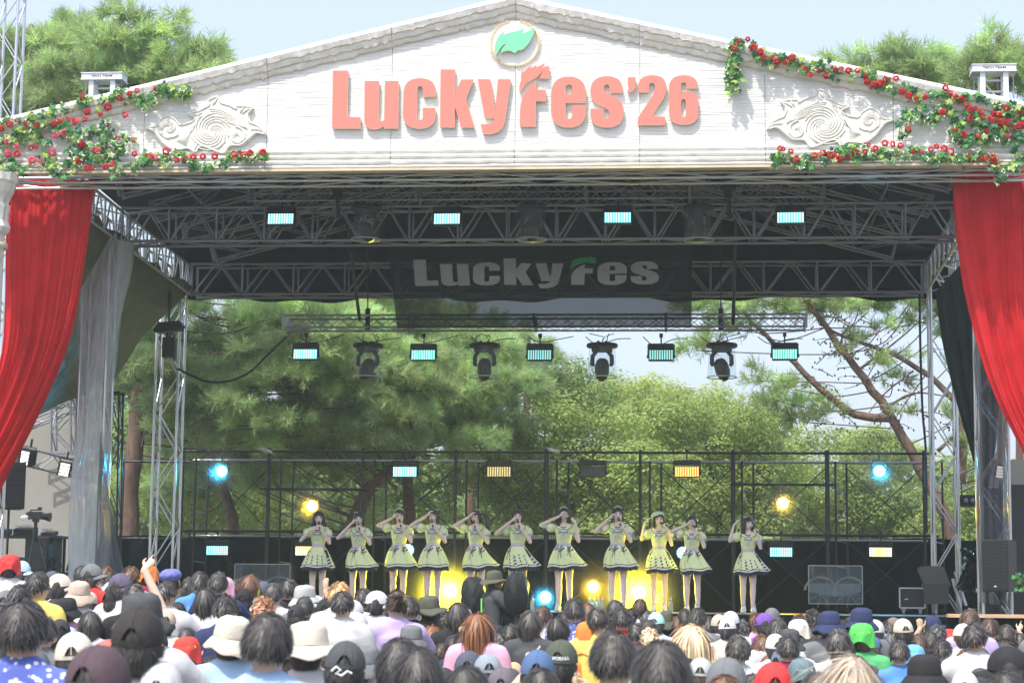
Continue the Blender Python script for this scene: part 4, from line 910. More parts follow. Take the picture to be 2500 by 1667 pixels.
R3='483,295 423,310 396,357 520,352 565,381 590,420 649,420 678,443 735,450 781,420 866,490 902,530 960,503 1012,535 1070,495 1110,490 1160,503 1218,503 1272,540 1285,582 1332,597 1370,590 1410,563 1478,556 1517,643 1563,668 1613,690 1671,682 1810,620 1843,652 1878,688 1914,692 1950,735 1972,765 2006,757 2036,785 1790,780 1558,900 1975,823 2055,825 2100,828 2135,795 2138,840 2178,850 2228,853 2172,800 2215,757 2315,778 2265,887 2308,872 2340,872 1878,910 1933,930 2085,908 2035,940 2228,942 720,1030 700,1025 771,1045 810,1095 930,1072 988,1057 1043,1070 1095,1095 1163,1078 1210,1058 1272,1046 1293,1002 1338,1025 1403,990 1454,996 1508,1005 1592,1048 1647,1058 1712,1032 1750,1012 1800,1025 1843,1050 1958,1078 2008,1097 2064,1090 2128,1085 2147,1122 2318,1073 2340,1080'
def parse(s,ox,k): return [((float(t.strip('p').split(',')[0]))/k+ox,float(t.strip('p').split(',')[1])/k,'p' if t.endswith('p') else 'r') for t in s.split()]
RS=parse(R1,0,2.767)+parse(R3,1650,2.767)
VINES=[('ivy and rose garland climbing the left slope up to the left scroll carving',[(-10,335),(30,300),(70,305),(110,285),(150,272),(190,268),(215,250),(245,255),(275,245),(300,225),(330,240),(355,262),(385,235),(400,215),(430,230),(455,232),(462,215)],150),
 ('ivy and rose garland spreading over the middle of the gable\'s left end',[(-5,360),(30,345),(60,330),(110,350),(100,320),(150,310),(185,345),(200,330),(240,325),(270,305),(265,345),(210,365),(180,375),(240,390),(290,365),(320,345),(300,370)],190),
 ('ivy and rose garland along the lower left edge of the gable',[(-10,405),(25,395),(60,410),(110,395),(140,400),(145,430),(180,405),(215,395),(270,390),(290,415),(345,400),(375,385),(410,395),(430,385),(480,395),(495,415),(545,400),(590,385),(620,390),(650,385)],210),
 ('rose garland running down the right slope from above the number',[(1795,190),(1785,215),(1792,130),(1800,112),(1825,108),(1845,135),(1885,150),(1930,155),(1960,165),(1995,165),(2035,180),(2075,185),(2120,185),(2145,215),(2190,220),(2250,245),(2300,235),(2330,245),(2380,240),(2420,260),(2470,265),(2510,275)],230),
 ('ivy and rose garland spreading over the middle of the gable\'s right end',[(2190,340),(2210,290),(2240,275),(2270,300),(2300,270),(2340,300),(2330,330),(2370,355),(2390,310),(2430,320),(2410,345),(2440,290),(2480,300),(2460,350),(2500,330),(2350,290),(2400,285)],200),
 ('ivy and rose garland along the lower right edge of the gable',[(1890,400),(1910,385),(1945,400),(1985,390),(2035,385),(2070,370),(2110,380),(2150,375),(2180,385),(2230,370),(2265,395),(2310,385),(2350,395),(2390,380),(2415,395),(2440,430),(2480,400),(2510,380)],210),
 ('short ivy sprig hanging from the right garland beside the number six',[(1785,120),(1790,150),(1793,165),(1785,185),(1792,205)],34)]
used=set()
for vi,(lab,path,n) in enumerate(VINES):
    r=thing('rose_garland',lab,'garland',pp(*path[0],.1),group='rose garlands on the gable')
    P=[Vector((x,y,0)) for x,y in path]; S=smooth_poly(P,8,False)
    for q in (0,1): 
        b=MB(); b.tube([pp(p.x+3*math.sin(i*.7+q*2),p.y+4*math.sin(i*.4+q),.12+.03*math.sin(i*.9+q)) for i,p in enumerate(S)],.006,4); local(b.build('stem',M_stem),r)
    rr=random.Random(vi+3)
    for k in range(int(n*1.35)):
        p=S[rr.randrange(len(S))]; g=rr.gauss(0,1); x=p.x+rr.gauss(0,9); y=p.y+abs(rr.gauss(0,11))-6+rr.gauss(0,4)
        w=pp(x,y,rr.uniform(.06,.24))
        if w.z>topz(w.x)-.01: w.z=topz(w.x)-.02
        t=rr.random(); lm=LEAFS[(0 if t<.5 else 2 if t<.75 else 4)+(1 if rr.random()<(.45 if vi in (1,2,5) else .25) else 0)]
        o=link('leaf',lm,None,loc=w,rot=(R(90)+rr.uniform(-.9,.5),rr.uniform(-.7,.7),rr.uniform(-.8,.8)),scale=rr.uniform(.8,1.75)); o.rotation_euler.rotate_axis('Z',rr.uniform(0,6.28)); local(o,r)
    for i,(x,y,c) in enumerate(RS):
        if i in used: continue
        d=min((p.x-x)**2+(p.y-y)**2 for p in S); best=min(range(6),key=lambda j:min((a-x)**2+(b_-y)**2 for a,b_ in VINES[j][1]))
        if best!=vi and vi<6: continue
        used.add(i); w=pp(x,y,.20 if y>170 else .22); s=rr.uniform(.62,1.08)*(1.15 if c=='p' else 1)
        o=link('rose',rose_mesh(rr.randrange(4),c),None,loc=w,rot=(R(90)+rr.uniform(-.3,.6),rr.uniform(-.5,.5),rr.uniform(-.5,.5)),scale=s); o.rotation_euler.rotate_axis('Z',rr.uniform(0,6.28)); local(o,r)
# ------------------------------------------------------------------ trees
M_needle=leaf_mat('pine_needles',(.38,.53,.25),.5,.6); M_needle2=leaf_mat('pine_needles_dark',(.34,.49,.23),.5,.6)
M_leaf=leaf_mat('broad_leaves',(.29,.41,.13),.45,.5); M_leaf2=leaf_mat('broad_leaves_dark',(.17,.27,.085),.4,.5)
M_bark=mat('pine_bark',(.22,.13,.09),.9,col2=(.09,.065,.055),vscale=9,bump=1,bscale=14,stretch=(1,1,.35))
def unit(v): return v/np.maximum(np.linalg.norm(v,axis=-1,keepdims=True),1e-9)
def needles(pos, axis, n=14, L=.13, wdt=.011, shoot=.16, size=None, tint=None):
    """brushes of needles: pos (N,3), axis (N,3)"""
    N=len(pos); axis=unit(axis); r=RNG.normal(size=(N,n,3)); perp=unit(r-(r*axis[:,None]).sum(-1,keepdims=True)*axis[:,None])
    t=np.linspace(0,1,n)[None,:,None]; size=np.ones(N) if size is None else size; s=size[:,None,None]
    base=pos[:,None]+axis[:,None]*t*shoot*s; sp=.55+.75*(1-t)+RNG.uniform(-.15,.15,(N,n,1))
    d=axis[:,None]*np.cos(sp)+perp*np.sin(sp); tip=base+d*L*s*RNG.uniform(.8,1.2,(N,n,1))
    side=unit(np.cross(d,RNG.normal(size=(N,n,3))))*wdt*s/2
    V=np.stack([base-side,base+side,tip],2).reshape(-1,3); T=np.arange(len(V)).reshape(-1,3)
    tn=(tint if tint is not None else np.ones((N,3)))
    C=np.repeat(tn,n*3,axis=0)*RNG.uniform(.85,1.15,(N*n,1)).repeat(3,axis=0)
    return V,T,C
def blend_tint(N,warm=.3):
    a=RNG.uniform(.75,1.3,(N,1)); w=RNG.uniform(0,warm,(N,1)); return a*np.concatenate([1+w*.9,1+w*.35,1-w*.5],1)
def pad_brushes(c,r,n,flat=.45,out=None):
    """a cloud pad: brushes over an upper shell"""
    d=unit(RNG.normal(size=(n,3))); d[:,2]=np.abs(d[:,2])*.9-.25; rad=RNG.uniform(.45,1,(n,1))**.6
    m=max(1,n//7); d=np.repeat(d[:m],7,0)[:n]; rad=np.repeat(rad[:m],7,0)[:n]; n=len(d)
    p=np.array(c)+d*rad*np.array([r,r,r*flat]); base=unit(d*np.array([1,1,.6])+np.array([0,0,.5])+(np.array(out)*.6 if out is not None else 0)); ax=unit(base+RNG.normal(size=(n,3))*.55)
    t=blend_tint(m,.22)*RNG.uniform(.7,1.3,(m,1)); return p+ax*.03,ax,np.repeat(t,7,0)[:n]
def bark_limb(pts,r0,r1,parent,name='limb',m=None,n=7):
    P=smooth_poly([Vector(p) for p in pts],4,False); k=len(P); 
    for i in range(1,k-1): P[i]=P[i]+Vector([random.uniform(-1,1)*r0*.18 for _ in range(3)])
    b=MB(); b.tube(P,[r0+(r1-r0)*(i/(k-1)) for i in range(k)],n); return b.build(name,m or M_bark,parent,smooth=True)
def pine(label,trunk,Y,pads,per=120,r0=.2,mt=None,twigs=True,group='pine trees around the stage',needle=None,anchor=None,size=1.0,warm=.2,gaps=0):
    """trunk: px polyline; pads: (px,py,radius_m,dy)"""
    root=thing('pine_tree',label,'pine tree',(0,0,0),group=group); TP=[at(x,y,Y+(dy[0] if dy else 0)) for x,y,*dy in trunk]
    base=Vector((TP[0].x,TP[0].y,0)); root.location=base
    def lo(o): return local(o,root)
    if TP[0].z>.3: TP=[base]+TP
    lo(bark_limb(TP,r0,r0*.3,None,'trunk',n=9)); S=smooth_poly(TP,6,False); Vs,Ts,Cs=[],[],[]; off=0
    for (px,py,r,dy) in pads:
        c=at(px,py,Y+dy); q=min(S,key=lambda s:(s-c).length+ (1.2 if s.z>c.z else 0)); ov=c-q
        mid=(q+c)/2+Vector((random.uniform(-.2,.2),random.uniform(-.2,.2),random.uniform(-.35,.05)))
        if twigs and random.random()<.5: lo(bark_limb([q,mid,c],max(.014,r*.04),.012,None,'branch',n=5))
        n=max(7,int(per*(r/.6)**2)); p,ax,tt=pad_brushes(c,r,n,out=unit(np.array([ov.x,ov.y,ov.z*.3])))
        V,T,C=needles(p,ax,L=.19*size,wdt=.017*size,shoot=.22*size,size=RNG.uniform(.8,1.25,len(p)),tint=tt*RNG.uniform(.75,1.25))
        Vs.append(V);Ts.append(T+off);Cs.append(C);off+=len(V)
    me=np_mesh('crown',np.concatenate(Vs)-np.array(base),np.concatenate(Ts),needle or M_needle,np.concatenate(Cs)); link('crown',me,root,kind='stuff')
    return root
def spread(ell,n,r=(.45,.75),dy=(-1.5,1.5)):
    """random pads in px ellipses (cx,cy,rx,ry,weight)"""
    out=[]; w=np.array([e[2]*e[3] for e in ell]); w=w/w.sum()
    for _ in range(n):
        e=ell[RNG.choice(len(ell),p=w)]
        while True:
            a,b_=RNG.uniform(-1,1,2)
            if a*a+b_*b_<1: break
        out.append((e[0]+a*e[2],e[1]+b_*e[3],RNG.uniform(*r),RNG.uniform(*dy)))
    return out
def leafy(label,ell,Y,n,trunkx,leaf=.10,per=260,r=(.4,.7),dy=(-1.2,1.2),m=None,warm=.28,group='broadleaf trees behind the stage',cat='tree',r0=.18):
    c0=at(trunkx,1480,Y); root=thing('broadleaf_tree',label,cat,(c0.x,c0.y,0),group=group)
    ztop_=at(ell[0][0],ell[0][1],Y).z; local(bark_limb([(c0.x,c0.y,0),(c0.x+.2,c0.y,ztop_*.4),(at(ell[0][0],ell[0][1],Y).x,Y,ztop_)],r0,.04,None,'trunk',mat('grey_bark',(.12,.10,.08),.9,bump=.6,bscale=12)),root)
    Vs=[];Cs=[]
    for (px,py,rr,d) in spread(ell,n,r,dy):
        c=np.array(at(px,py,Y+d)); k=int(per*(rr/.55)**2); u_=unit(RNG.normal(size=(k,3))); p=c+u_*RNG.uniform(.55,1,(k,1))*rr*np.array([1,1,.75])
        nrm=unit(u_+np.array([0,-.2,.7])+RNG.normal(size=(k,3))*.45); t1=unit(np.cross(nrm,RNG.normal(size=(k,3)))); t2=np.cross(nrm,t1)
        s=leaf*RNG.uniform(.7,1.25,(k,1)); Vs.append(np.stack([p-t1*s*.5,p+t2*s*.26-nrm*s*.05,p+t1*s*.5,p-t2*s*.26-nrm*s*.05],1).reshape(-1,3))
        Cs.append((blend_tint(k,warm)*RNG.uniform(.75,1.2)).repeat(4,axis=0))
    V=np.concatenate(Vs)-np.array([c0.x,c0.y,0]); q=np.arange(len(V)//4)[:,None]*4; T=np.concatenate([q+np.array([0,1,2]),q+np.array([0,2,3])])
    link('crown',np_mesh('crown',V,T,m or M_leaf,np.concatenate(Cs)),root,kind='stuff'); return root

pine('big green pine filling the left of the stage opening, reddish trunk beside the wrapped tower',[(300,1470),(312,1250),(335,1080),(350,930),(430,780),(520,650)],43,
     spread([(560,820,280,150),(760,870,280,140),(640,1010,330,110),(900,960,200,130),(480,960,150,130),(350,900,80,60)],120,(.45,.8),(-1.6,2.2)),per=150,r0=.30)
pine('leaning dark pine crossing behind the left half of the scaffold',[(800,1470),(835,1330),(900,1200),(1000,1110),(1120,1040)],45.5,
     spread([(900,1060,300,90),(700,1130,300,70),(1030,950,200,110),(1150,930,130,100)],80,(.45,.75),(-1.2,2)),per=130,r0=.28,needle=M_needle2)
pine('bright pine filling the view between the left pine and the hanging banner',[(1010,1470),(1000,1250),(985,1050),(960,880)],47,
     spread([(1060,900,190,130),(880,790,220,90),(1150,980,150,90),(1000,1020,200,80)],70,(.45,.8),(-1.5,1.5)),per=150,r0=.22)
pine('slim pine with a pointed top left of the gap of sky',[(1290,1300),(1285,1100),(1288,900),(1292,800)],49,
     [(1290,800,.22,0),(1275,830,.35,0),(1305,845,.35,0),(1240,870,.45,.3),(1320,880,.45,0),(1270,900,.6,.5),(1220,940,.6,0),(1330,930,.5,.3),(1140,820,.4,.5),(1160,870,.6,0),(1120,900,.6,.4),(1180,930,.7,0)],per=170,r0=.15)
pine('dark pine whose top shows through the hanging banner',[(1150,1300),(1140,1000),(1145,760)],52,
     [(1145,742,.3,0),(1120,775,.5,0),(1175,780,.5,.2),(1080,800,.6,0),(1210,815,.5,.3),(1140,830,.8,0),(960,790,.6,0),(920,760,.5,.4),(1000,830,.7,0),(1060,860,.8,0),(900,820,.7,.3)],per=130,r0=.16,needle=M_needle2)
pine('pine with a forked pale trunk seen through the second scaffold bay',[(590,1470),(572,1300),(545,1200),(520,1120),(500,1040)],47,
     spread([(480,1050,190,70),(420,1130,120,90),(700,1060,120,60)],34,(.4,.7),(0,2.5)),per=120,r0=.22,needle=M_needle2)
bx=pine('sparse red pine leaning left across the right side opening',[(2345,1480),(2320,1300),(2240,1130),(2170,1010),(2090,900),(2015,800),(1955,715)],44,
     [(1700,745,.45,0),(1750,720,.5,.5),(1790,760,.4,0),(1850,730,.5,0),(1900,765,.4,.3),(1960,735,.5,0),(2040,720,.45,.4),(2100,745,.4,0),(2160,725,.45,0),(2230,735,.4,0),
      (1700,855,.38,0),(1725,842,.3,0),(1760,800,.35,.2),(1830,800,.3,0),(1900,980,.42,0),(1880,1000,.3,0),(1940,950,.40,0),(1985,985,.45,.2),(2020,1015,.35,0),(1960,1030,.35,0),(1855,930,.26,0),(1840,900,.22,0),
      (2270,715,.45,.3),(2190,745,.5,.2),(2120,760,.42,0),(2050,745,.45,.3),(1990,750,.4,.2),(2300,750,.4,0),(2240,790,.35,.3),(1740,745,.45,.3),(1820,755,.42,0),(2290,820,.3,.2),(2150,800,.3,0),(2250,700,.5,0),
      (2090,835,.3,0),(2140,890,.32,0),(2180,930,.3,.3),(2220,870,.25,0),(2050,860,.24,0),(2200,1010,.25,0),(2010,765,.35,0),(2330,1020,.4,0),(2370,1090,.4,0),(2330,880,.3,.4)],per=150,r0=.17,warm=.4)
for pts,r in (([(2175,1020),(2085,1010),(2000,945),(1925,870),(1850,800),(1800,740)],.13),([(2360,1010),(2270,920),(2170,860),(2080,830),(2000,790)],.10),([(2345,1180),(2350,1000),(2330,860),(2290,760),(2200,705)],.15),([(2100,900),(2180,840),(2250,780)],.04),
              ([(2160,1000),(2230,960),(2330,970)],.04),([(2050,850),(2070,800),(2140,800)],.035),([(2230,905),(2160,960),(2120,1010)],.03),([(2150,860),(2110,930),(2060,950)],.02),([(2260,915),(2200,1000),(2150,1080)],.02),([(2290,1100),(2340,1060),(2400,1080)],.06)):
    local(bark_limb([at(x,y,44) for x,y in pts],r*.8,r*.25,None,'limb',n=7),bx)
for k in range(46):                                                       # bare twigs with cones
    x,y=random.uniform(1980,2330),random.uniform(760,1060); a=random.uniform(-.9,.9)+(math.pi if random.random()<.5 else 0); l=random.uniform(25,80); A=at(x,y,43.8)
    p1=at(x+l*math.cos(a)*.5,y+l*math.sin(a)*.3-6,43.8); p2=at(x+l*math.cos(a),y+l*math.sin(a)*.8,43.8); b=MB(); b.tube([A,p1,p2],[.012,.009,.004],4)
    for q in range(5): t=q/4; c=A.lerp(p2,t); b.ell(c+Vector((random.uniform(-.05,.05),0,random.uniform(-.06,.06))),(.022,.022,.03),5,4)
    local(b.build('twig',mat('twig',(.09,.07,.06),.9)),bx)
pine('airy light green pine rising behind the left slope of the gable',[(120,1480),(140,900),(262,300),(285,150),(300,20)],39,
     [(300,15,.22,0),(285,50,.35,0),(330,60,.35,.3),(250,100,.4,0),(310,110,.5,0),(360,90,.35,0),(420,55,.28,0),(405,95,.4,0),(440,130,.45,0),(500,115,.28,0),(480,150,.45,0),(530,160,.3,0),(370,160,.55,0),(300,170,.6,.3),(230,170,.6,0),(420,190,.6,0),(160,200,.6,0),(340,215,.6,0),(250,235,.6,0),(500,195,.5,0),(460,215,.5,0),(130,250,.6,0)]+spread([(300,170,230,70)],26,(.35,.55),(-.6,1.8)),per=190,r0=.14,warm=.5)
pine('light green pine at the upper left corner behind the bright tower',[(60,1480),(60,420),(70,250),(75,60)],41,
     spread([(90,150,130,120),(40,250,120,80),(160,110,60,60)],44,(.4,.65),(-.8,1.6)),per=170,r0=.14,warm=.5)
pine('pine tip rising over the far right of the gable beside the white frame',[(2490,1480),(2480,500),(2438,250),(2436,80)],40,
     [(2436,78,.16,0),(2432,105,.24,0),(2455,120,.3,0),(2410,130,.3,0),(2480,150,.4,0),(2380,160,.4,0),(2440,170,.5,0),(2500,190,.5,0),(2400,200,.5,.3),(2350,200,.35,0),(2470,230,.5,.5)],per=200,r0=.10,warm=.5)
pine('rounded pine tops behind the right slope of the gable',[(2460,1480),(2440,700),(2300,300),(2200,130)],42,
     [(2188,118,.24,0),(2180,145,.38,0),(2210,150,.38,0),(2260,140,.30,0),(2290,150,.34,0),(2250,175,.5,0),(2200,190,.5,0),(2300,190,.5,0),(2340,180,.3,.3),(2330,210,.5,0),(2270,220,.5,.4),(2150,180,.3,0)],per=200,r0=.10,warm=.5)
for (x,lab) in ((2025,'left'),(2088,'middle'),(2120,'right')):
    pine(f'small pine tip peeping over the right slope of the gable, {lab} of three',[(2430,1480),(2420,800),(x+60,300),(x,150)],42,[(x,150 if x!=2088 else 138,.18,0),(x-8,175,.28,0),(x+10,190,.35,.2)],per=190,r0=.06,warm=.5,group='pine tips over the right slope')
leafy('broad yellow green tree filling the middle of the stage opening',[(1380,1120,210,130),(1480,1200,260,110),(1250,1190,130,110)],48,150,1400,per=300)
leafy('light green tree behind the right bays of the scaffold',[(1720,1060,200,90),(1800,1180,200,110),(1640,1010,120,50)],50,130,1750,m=M_leaf,per=280)
leafy('rounded olive green treetop below the gap of sky',[(1560,985,150,55),(1700,1000,110,50),(1420,985,80,50)],56,60,1600,warm=.6,per=280)
leafy('pale treetop under the second covered light from the right',[(1470,965,90,40),(1540,1000,120,50),(1360,960,60,40)],58,60,1500,per=260)
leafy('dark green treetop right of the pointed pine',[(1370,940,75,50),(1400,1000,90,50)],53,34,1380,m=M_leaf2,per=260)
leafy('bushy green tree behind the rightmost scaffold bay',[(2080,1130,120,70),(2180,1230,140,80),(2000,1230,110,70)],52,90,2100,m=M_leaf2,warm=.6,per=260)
leafy('distant pale treetops at the foot of the red pine',[(2080,1085,90,25),(1990,1080,60,20),(2200,1110,90,30)],64,40,2050,per=200,leaf=.13)
leafy('sunlit undergrowth behind the left end of the scaffold',[(430,1230,190,70),(650,1250,160,60),(900,1260,170,50),(340,1180,80,60)],50,80,500,m=M_leaf,per=240)
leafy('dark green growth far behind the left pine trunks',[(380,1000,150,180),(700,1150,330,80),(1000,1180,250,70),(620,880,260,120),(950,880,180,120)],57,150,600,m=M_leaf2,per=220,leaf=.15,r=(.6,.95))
leafy('green tree right of the right rear tower',[(2370,1200,60,90),(2400,1280,60,60),(2330,1280,60,50)],50,34,2380,per=240)
# far wood: reads as one mass beyond the trees
Vs=[];Cs=[]
for k in range(620):
    x=RNG.uniform(-45,45); y=RNG.uniform(78,96); h=8.0+1.0*math.sin(x*.35)+RNG.uniform(-1,.6)
    c=np.array([x,y,RNG.uniform(.5,h)]); n=110; u_=unit(RNG.normal(size=(n,3))); p=c+u_*RNG.uniform(.6,1,(n,1))*1.5
    nr=unit(u_+np.array([0,-.2,.6])+RNG.normal(size=(n,3))*.4); t1=unit(np.cross(nr,RNG.normal(size=(n,3)))); t2=np.cross(nr,t1); s=.34
    Vs.append(np.stack([p-t1*s,p+t2*s*.6,p+t1*s,p-t2*s*.6],1).reshape(-1,3)); Cs.append((blend_tint(n,.4)*RNG.uniform(.7,1.1)).repeat(4,axis=0))
V=np.concatenate(Vs); q=np.arange(len(V)//4)[:,None]*4
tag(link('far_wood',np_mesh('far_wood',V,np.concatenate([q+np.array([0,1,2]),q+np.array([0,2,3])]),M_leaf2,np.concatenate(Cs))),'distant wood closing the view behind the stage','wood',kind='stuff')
# plant sprig at the right edge
r=thing('leafy_sprig','leafy green sprig with a white flower at the right edge of the photo','plant',at(2490,1420,27.5))
rr=random.Random(2)
for k in range(26): o=link('leaf',LEAFS[(k%3)*2],r,loc=(rr.uniform(-.09,.12),rr.uniform(-.05,.05),rr.uniform(-.12,.10)),rot=(R(90)+rr.uniform(-.7,.7),rr.uniform(-.8,.8),0),scale=rr.uniform(.7,1.1))
b=MB(); b.tube([(.1,0,-.15),(.02,0,0),(.08,0,.15)],.006,4); b.tube([(.1,0,-1.5),(.1,0,-.15)],.008,4); link('stem',b.mesh('stem',M_stem),r)
# ------------------------------------------------------------------ people: shared anatomy
M_skin=mat('skin',(.66,.46,.36),.5,spec=.35); M_fair=mat('skin_fair',(.92,.75,.66),.5,spec=.35); M_skin_t=mat('skin_tan',(.55,.36,.26),.5,spec=.35)
def hand(mb,w,d,nrm,pose='relaxed',s=1.0,side=1,fr=.0078):
    """w wrist, d direction of the palm, nrm out of the back of the hand; side=+1: thumb on d x nrm"""
    w=Vector(w); d=Vector(d).normalized(); nrm=(Vector(nrm)-d*Vector(nrm).dot(d)).normalized(); x=d.cross(nrm)*side
    mb.limb([w-d*.02*s,w+d*.02*s,w+d*.055*s,w+d*.082*s],[.021*s,.026*s,.034*s,.032*s],10,flat=.45,up=nrm)
    curl={'relaxed':(.35,.5),'fist':(1.5,1.7),'open':(.08,.10),'grip':(1.0,1.4),'point':(1.5,1.7),'heart':(.5,.9),'c':(.6,.6)}[pose]
    for k,(o,L) in enumerate(((.026,.068),(.009,.076),(-.009,.071),(-.026,.056))):
        a,b_=curl
        if pose=='point' and k==0: a,b_=(.05,.05)
        if pose=='open': a+=.1*(k-1)
        p=w+d*.078*s+x*o*s; sp=x*(o*(2.2 if pose=='open' else .6)); dd=(d+sp).normalized(); q=[p]
        for L2,ang in ((.45,a*.5),(.32,a*.5+b_*.5),(.26,a*.5+b_)):
            v=dd*math.cos(ang)-nrm*math.sin(ang); q.append(q[-1]+v*L*L2*s)
        mb.limb(q,[fr*1.1*s,fr*1.05*s,fr*.95*s,fr*.8*s],7)
    t0=w+d*.022*s+x*.022*s; t1=t0+(d*.6+x*.75-nrm*.25)*.036*s; t2=t1+(d*.85+x*(.35 if pose!='open' else .6)-nrm*.3)*.028*s; t3=t2+(d*.9+x*(.0 if pose!='open' else .5)-nrm*.3)*.024*s
    mb.limb([t0,t1,t2,t3],[.012*s,.0105*s,.0095*s,.008*s],7)
def human(mb,H=1.0,armL=None,armR=None,fem=True,legs=((.085,0),(.085,0)),head_rot=None,face=-1,head_r=1.0,lo=False):
    """body facing face*Y (face=-1 towards the camera). armL/armR: (elbow, wrist, hand dir, back of hand, pose) in local coords (x>0 is R here)"""
    f=face; hw=.145 if fem else .175
    # torso
    mb.limb([(0,0,.86),(0,0,.95),(0,0,1.05),(0,f*.008,1.16),(0,f*.004,1.26),(0,0,1.32)],[.135,.138,.108,.125,.130,.075] if fem else [.14,.145,.135,.150,.155,.08],18,flat=.68,up=(0,1,0))
    mb.limb([(-hw,0,1.315),(0,0,1.33),(hw,0,1.315)],[.045,.055,.045] if fem else [.058,.07,.058],10)
    if fem: mb.ell((.05,f*.052,1.20),(.05,.045,.05),12,8); mb.ell((-.05,f*.052,1.20),(.05,.045,.05),12,8)
    mb.limb([(0,0,1.32),(0,f*.006,1.38),(0,f*.012,1.44)],[.052,.046,.046] if fem else [.062,.056,.055],12)
    # head
    HR=Matrix.Rotation(0,3,'Z') if head_rot is None else head_rot; hc=Vector((0,f*.018,1.50)); k=head_r
    g=lambda p:hc+HR@(Vector(p)*k)
    mb.ell(g((0,-f*.012,.022)),(.074*k,.090*k,.088*k),18,12,HR); mb.ell(g((0,f*.028,-.022)),(.060*k,.062*k,.078*k),16,10,HR); mb.ell(g((0,f*.052,-.070)),(.030*k,.028*k,.026*k),12,8,HR)
    mb.limb([g((0,f*.088,.005)),g((0,f*.100,-.018)),g((0,f*.094,-.028))],[.007,.012,.011],8)
    mb.ell(g((0,f*.086,-.052)),(.020,.009,.010),10,6)
    for sx in (-1,1): mb.ell(g((sx*.076,-f*.004,-.008)),(.010,.020,.030),10,8,HR); mb.ell(g((sx*.040,f*.060,-.020)),(.022,.024,.024),10,6)
    # arms
    for sx,a in ((-1,armL),(1,armR)):
        sh=Vector((sx*hw,0,1.30)); ar=.036 if fem else .046
        if a is None: a=((sx*(hw+.07),-f*.02,1.03),(sx*(hw+.08),f*.05,.80),(0,f*.15,-1),(sx,0,0),'relaxed')
        el,wr,hd,hn,ps=a; el=Vector(el); wr=Vector(wr)
        mb.limb([sh,sh.lerp(el,.5),el],[ar*1.15,ar*1.0,ar*.86],12); mb.limb([el,el.lerp(wr,.35),wr],[ar*.86,ar*.85,ar*.58],12)
        th=1 if (Vector(hd).cross(Vector(hn))).dot(Vector((0,0,1)))>-.2 else -1
        if len(a)>5 if isinstance(a,tuple) else False: th=a[5]
        hand(mb,wr,hd,hn,ps,1.0 if not fem else .92,th)
    # legs
    for sx,(fx,fy) in ((-1,legs[0]),(1,legs[1])):
        hip=Vector((sx*.078,0,.88)); an=Vector((sx*fx,fy,.085)); kn=hip.lerp(an,.5)+Vector((sx*.004,f*.02,0))
        mb.limb([hip,hip.lerp(kn,.5),kn],[.088,.074,.052] if fem else [.09,.08,.06],14); mb.limb([kn,kn.lerp(an,.3),kn.lerp(an,.65),an],[.050,.052,.042,.031] if fem else [.058,.058,.048,.038],12)
        mb.limb([an+Vector((0,-f*.02,-.035)),an+Vector((sx*.012,f*.10,-.055))],[.032,.028],8)

# ------------------------------------------------------------------ performers
def dotted(name,c1,c2,scale=34,th=.26):
    m=mat(name,c1,.8,spec=.2,sheen=.2); n=m.node_tree.nodes; L=m.node_tree.links
    tc=n.new('ShaderNodeTexCoord'); v=n.new('ShaderNodeTexVoronoi'); v.inputs['Scale'].default_value=scale; L.new(tc.outputs['Object'],v.inputs[0])
    r=n.new('ShaderNodeValToRGB'); r.color_ramp.elements[0].position=th-.05; r.color_ramp.elements[1].position=th+.03; r.color_ramp.elements[0].color=(*c2,1); r.color_ramp.elements[1].color=(*c1,1)
    L.new(v.outputs['Distance'],r.inputs[0]); L.new(r.outputs[0],n['Principled BSDF'].inputs['Base Color']); return m
M_dress=dotted('lime_print',(.87,.96,.54),(.56,.70,.50),26,.20)
M_navy=mat('navy_cloth',(.025,.03,.075),.8); M_wcl=mat('white_cloth',(.80,.80,.80),.8); M_lav=mat('lavender_ribbon',(.50,.52,.80),.7)
M_hair=mat('dark_hair',(.035,.022,.018),.38,spec=.6,var=.35,vscale=30,stretch=(1,1,.15)); M_eye=mat('eye_dark',(.02,.015,.015),.2); M_lip=mat('lips',(.62,.16,.16),.4); M_hbow=mat('lime_bow',(.62,.82,.50),.7)
M_micb=mat('mic_black',(.015,.015,.017),.4); M_micg=mat('mic_grille',(.35,.35,.36),.35,metal=.8)
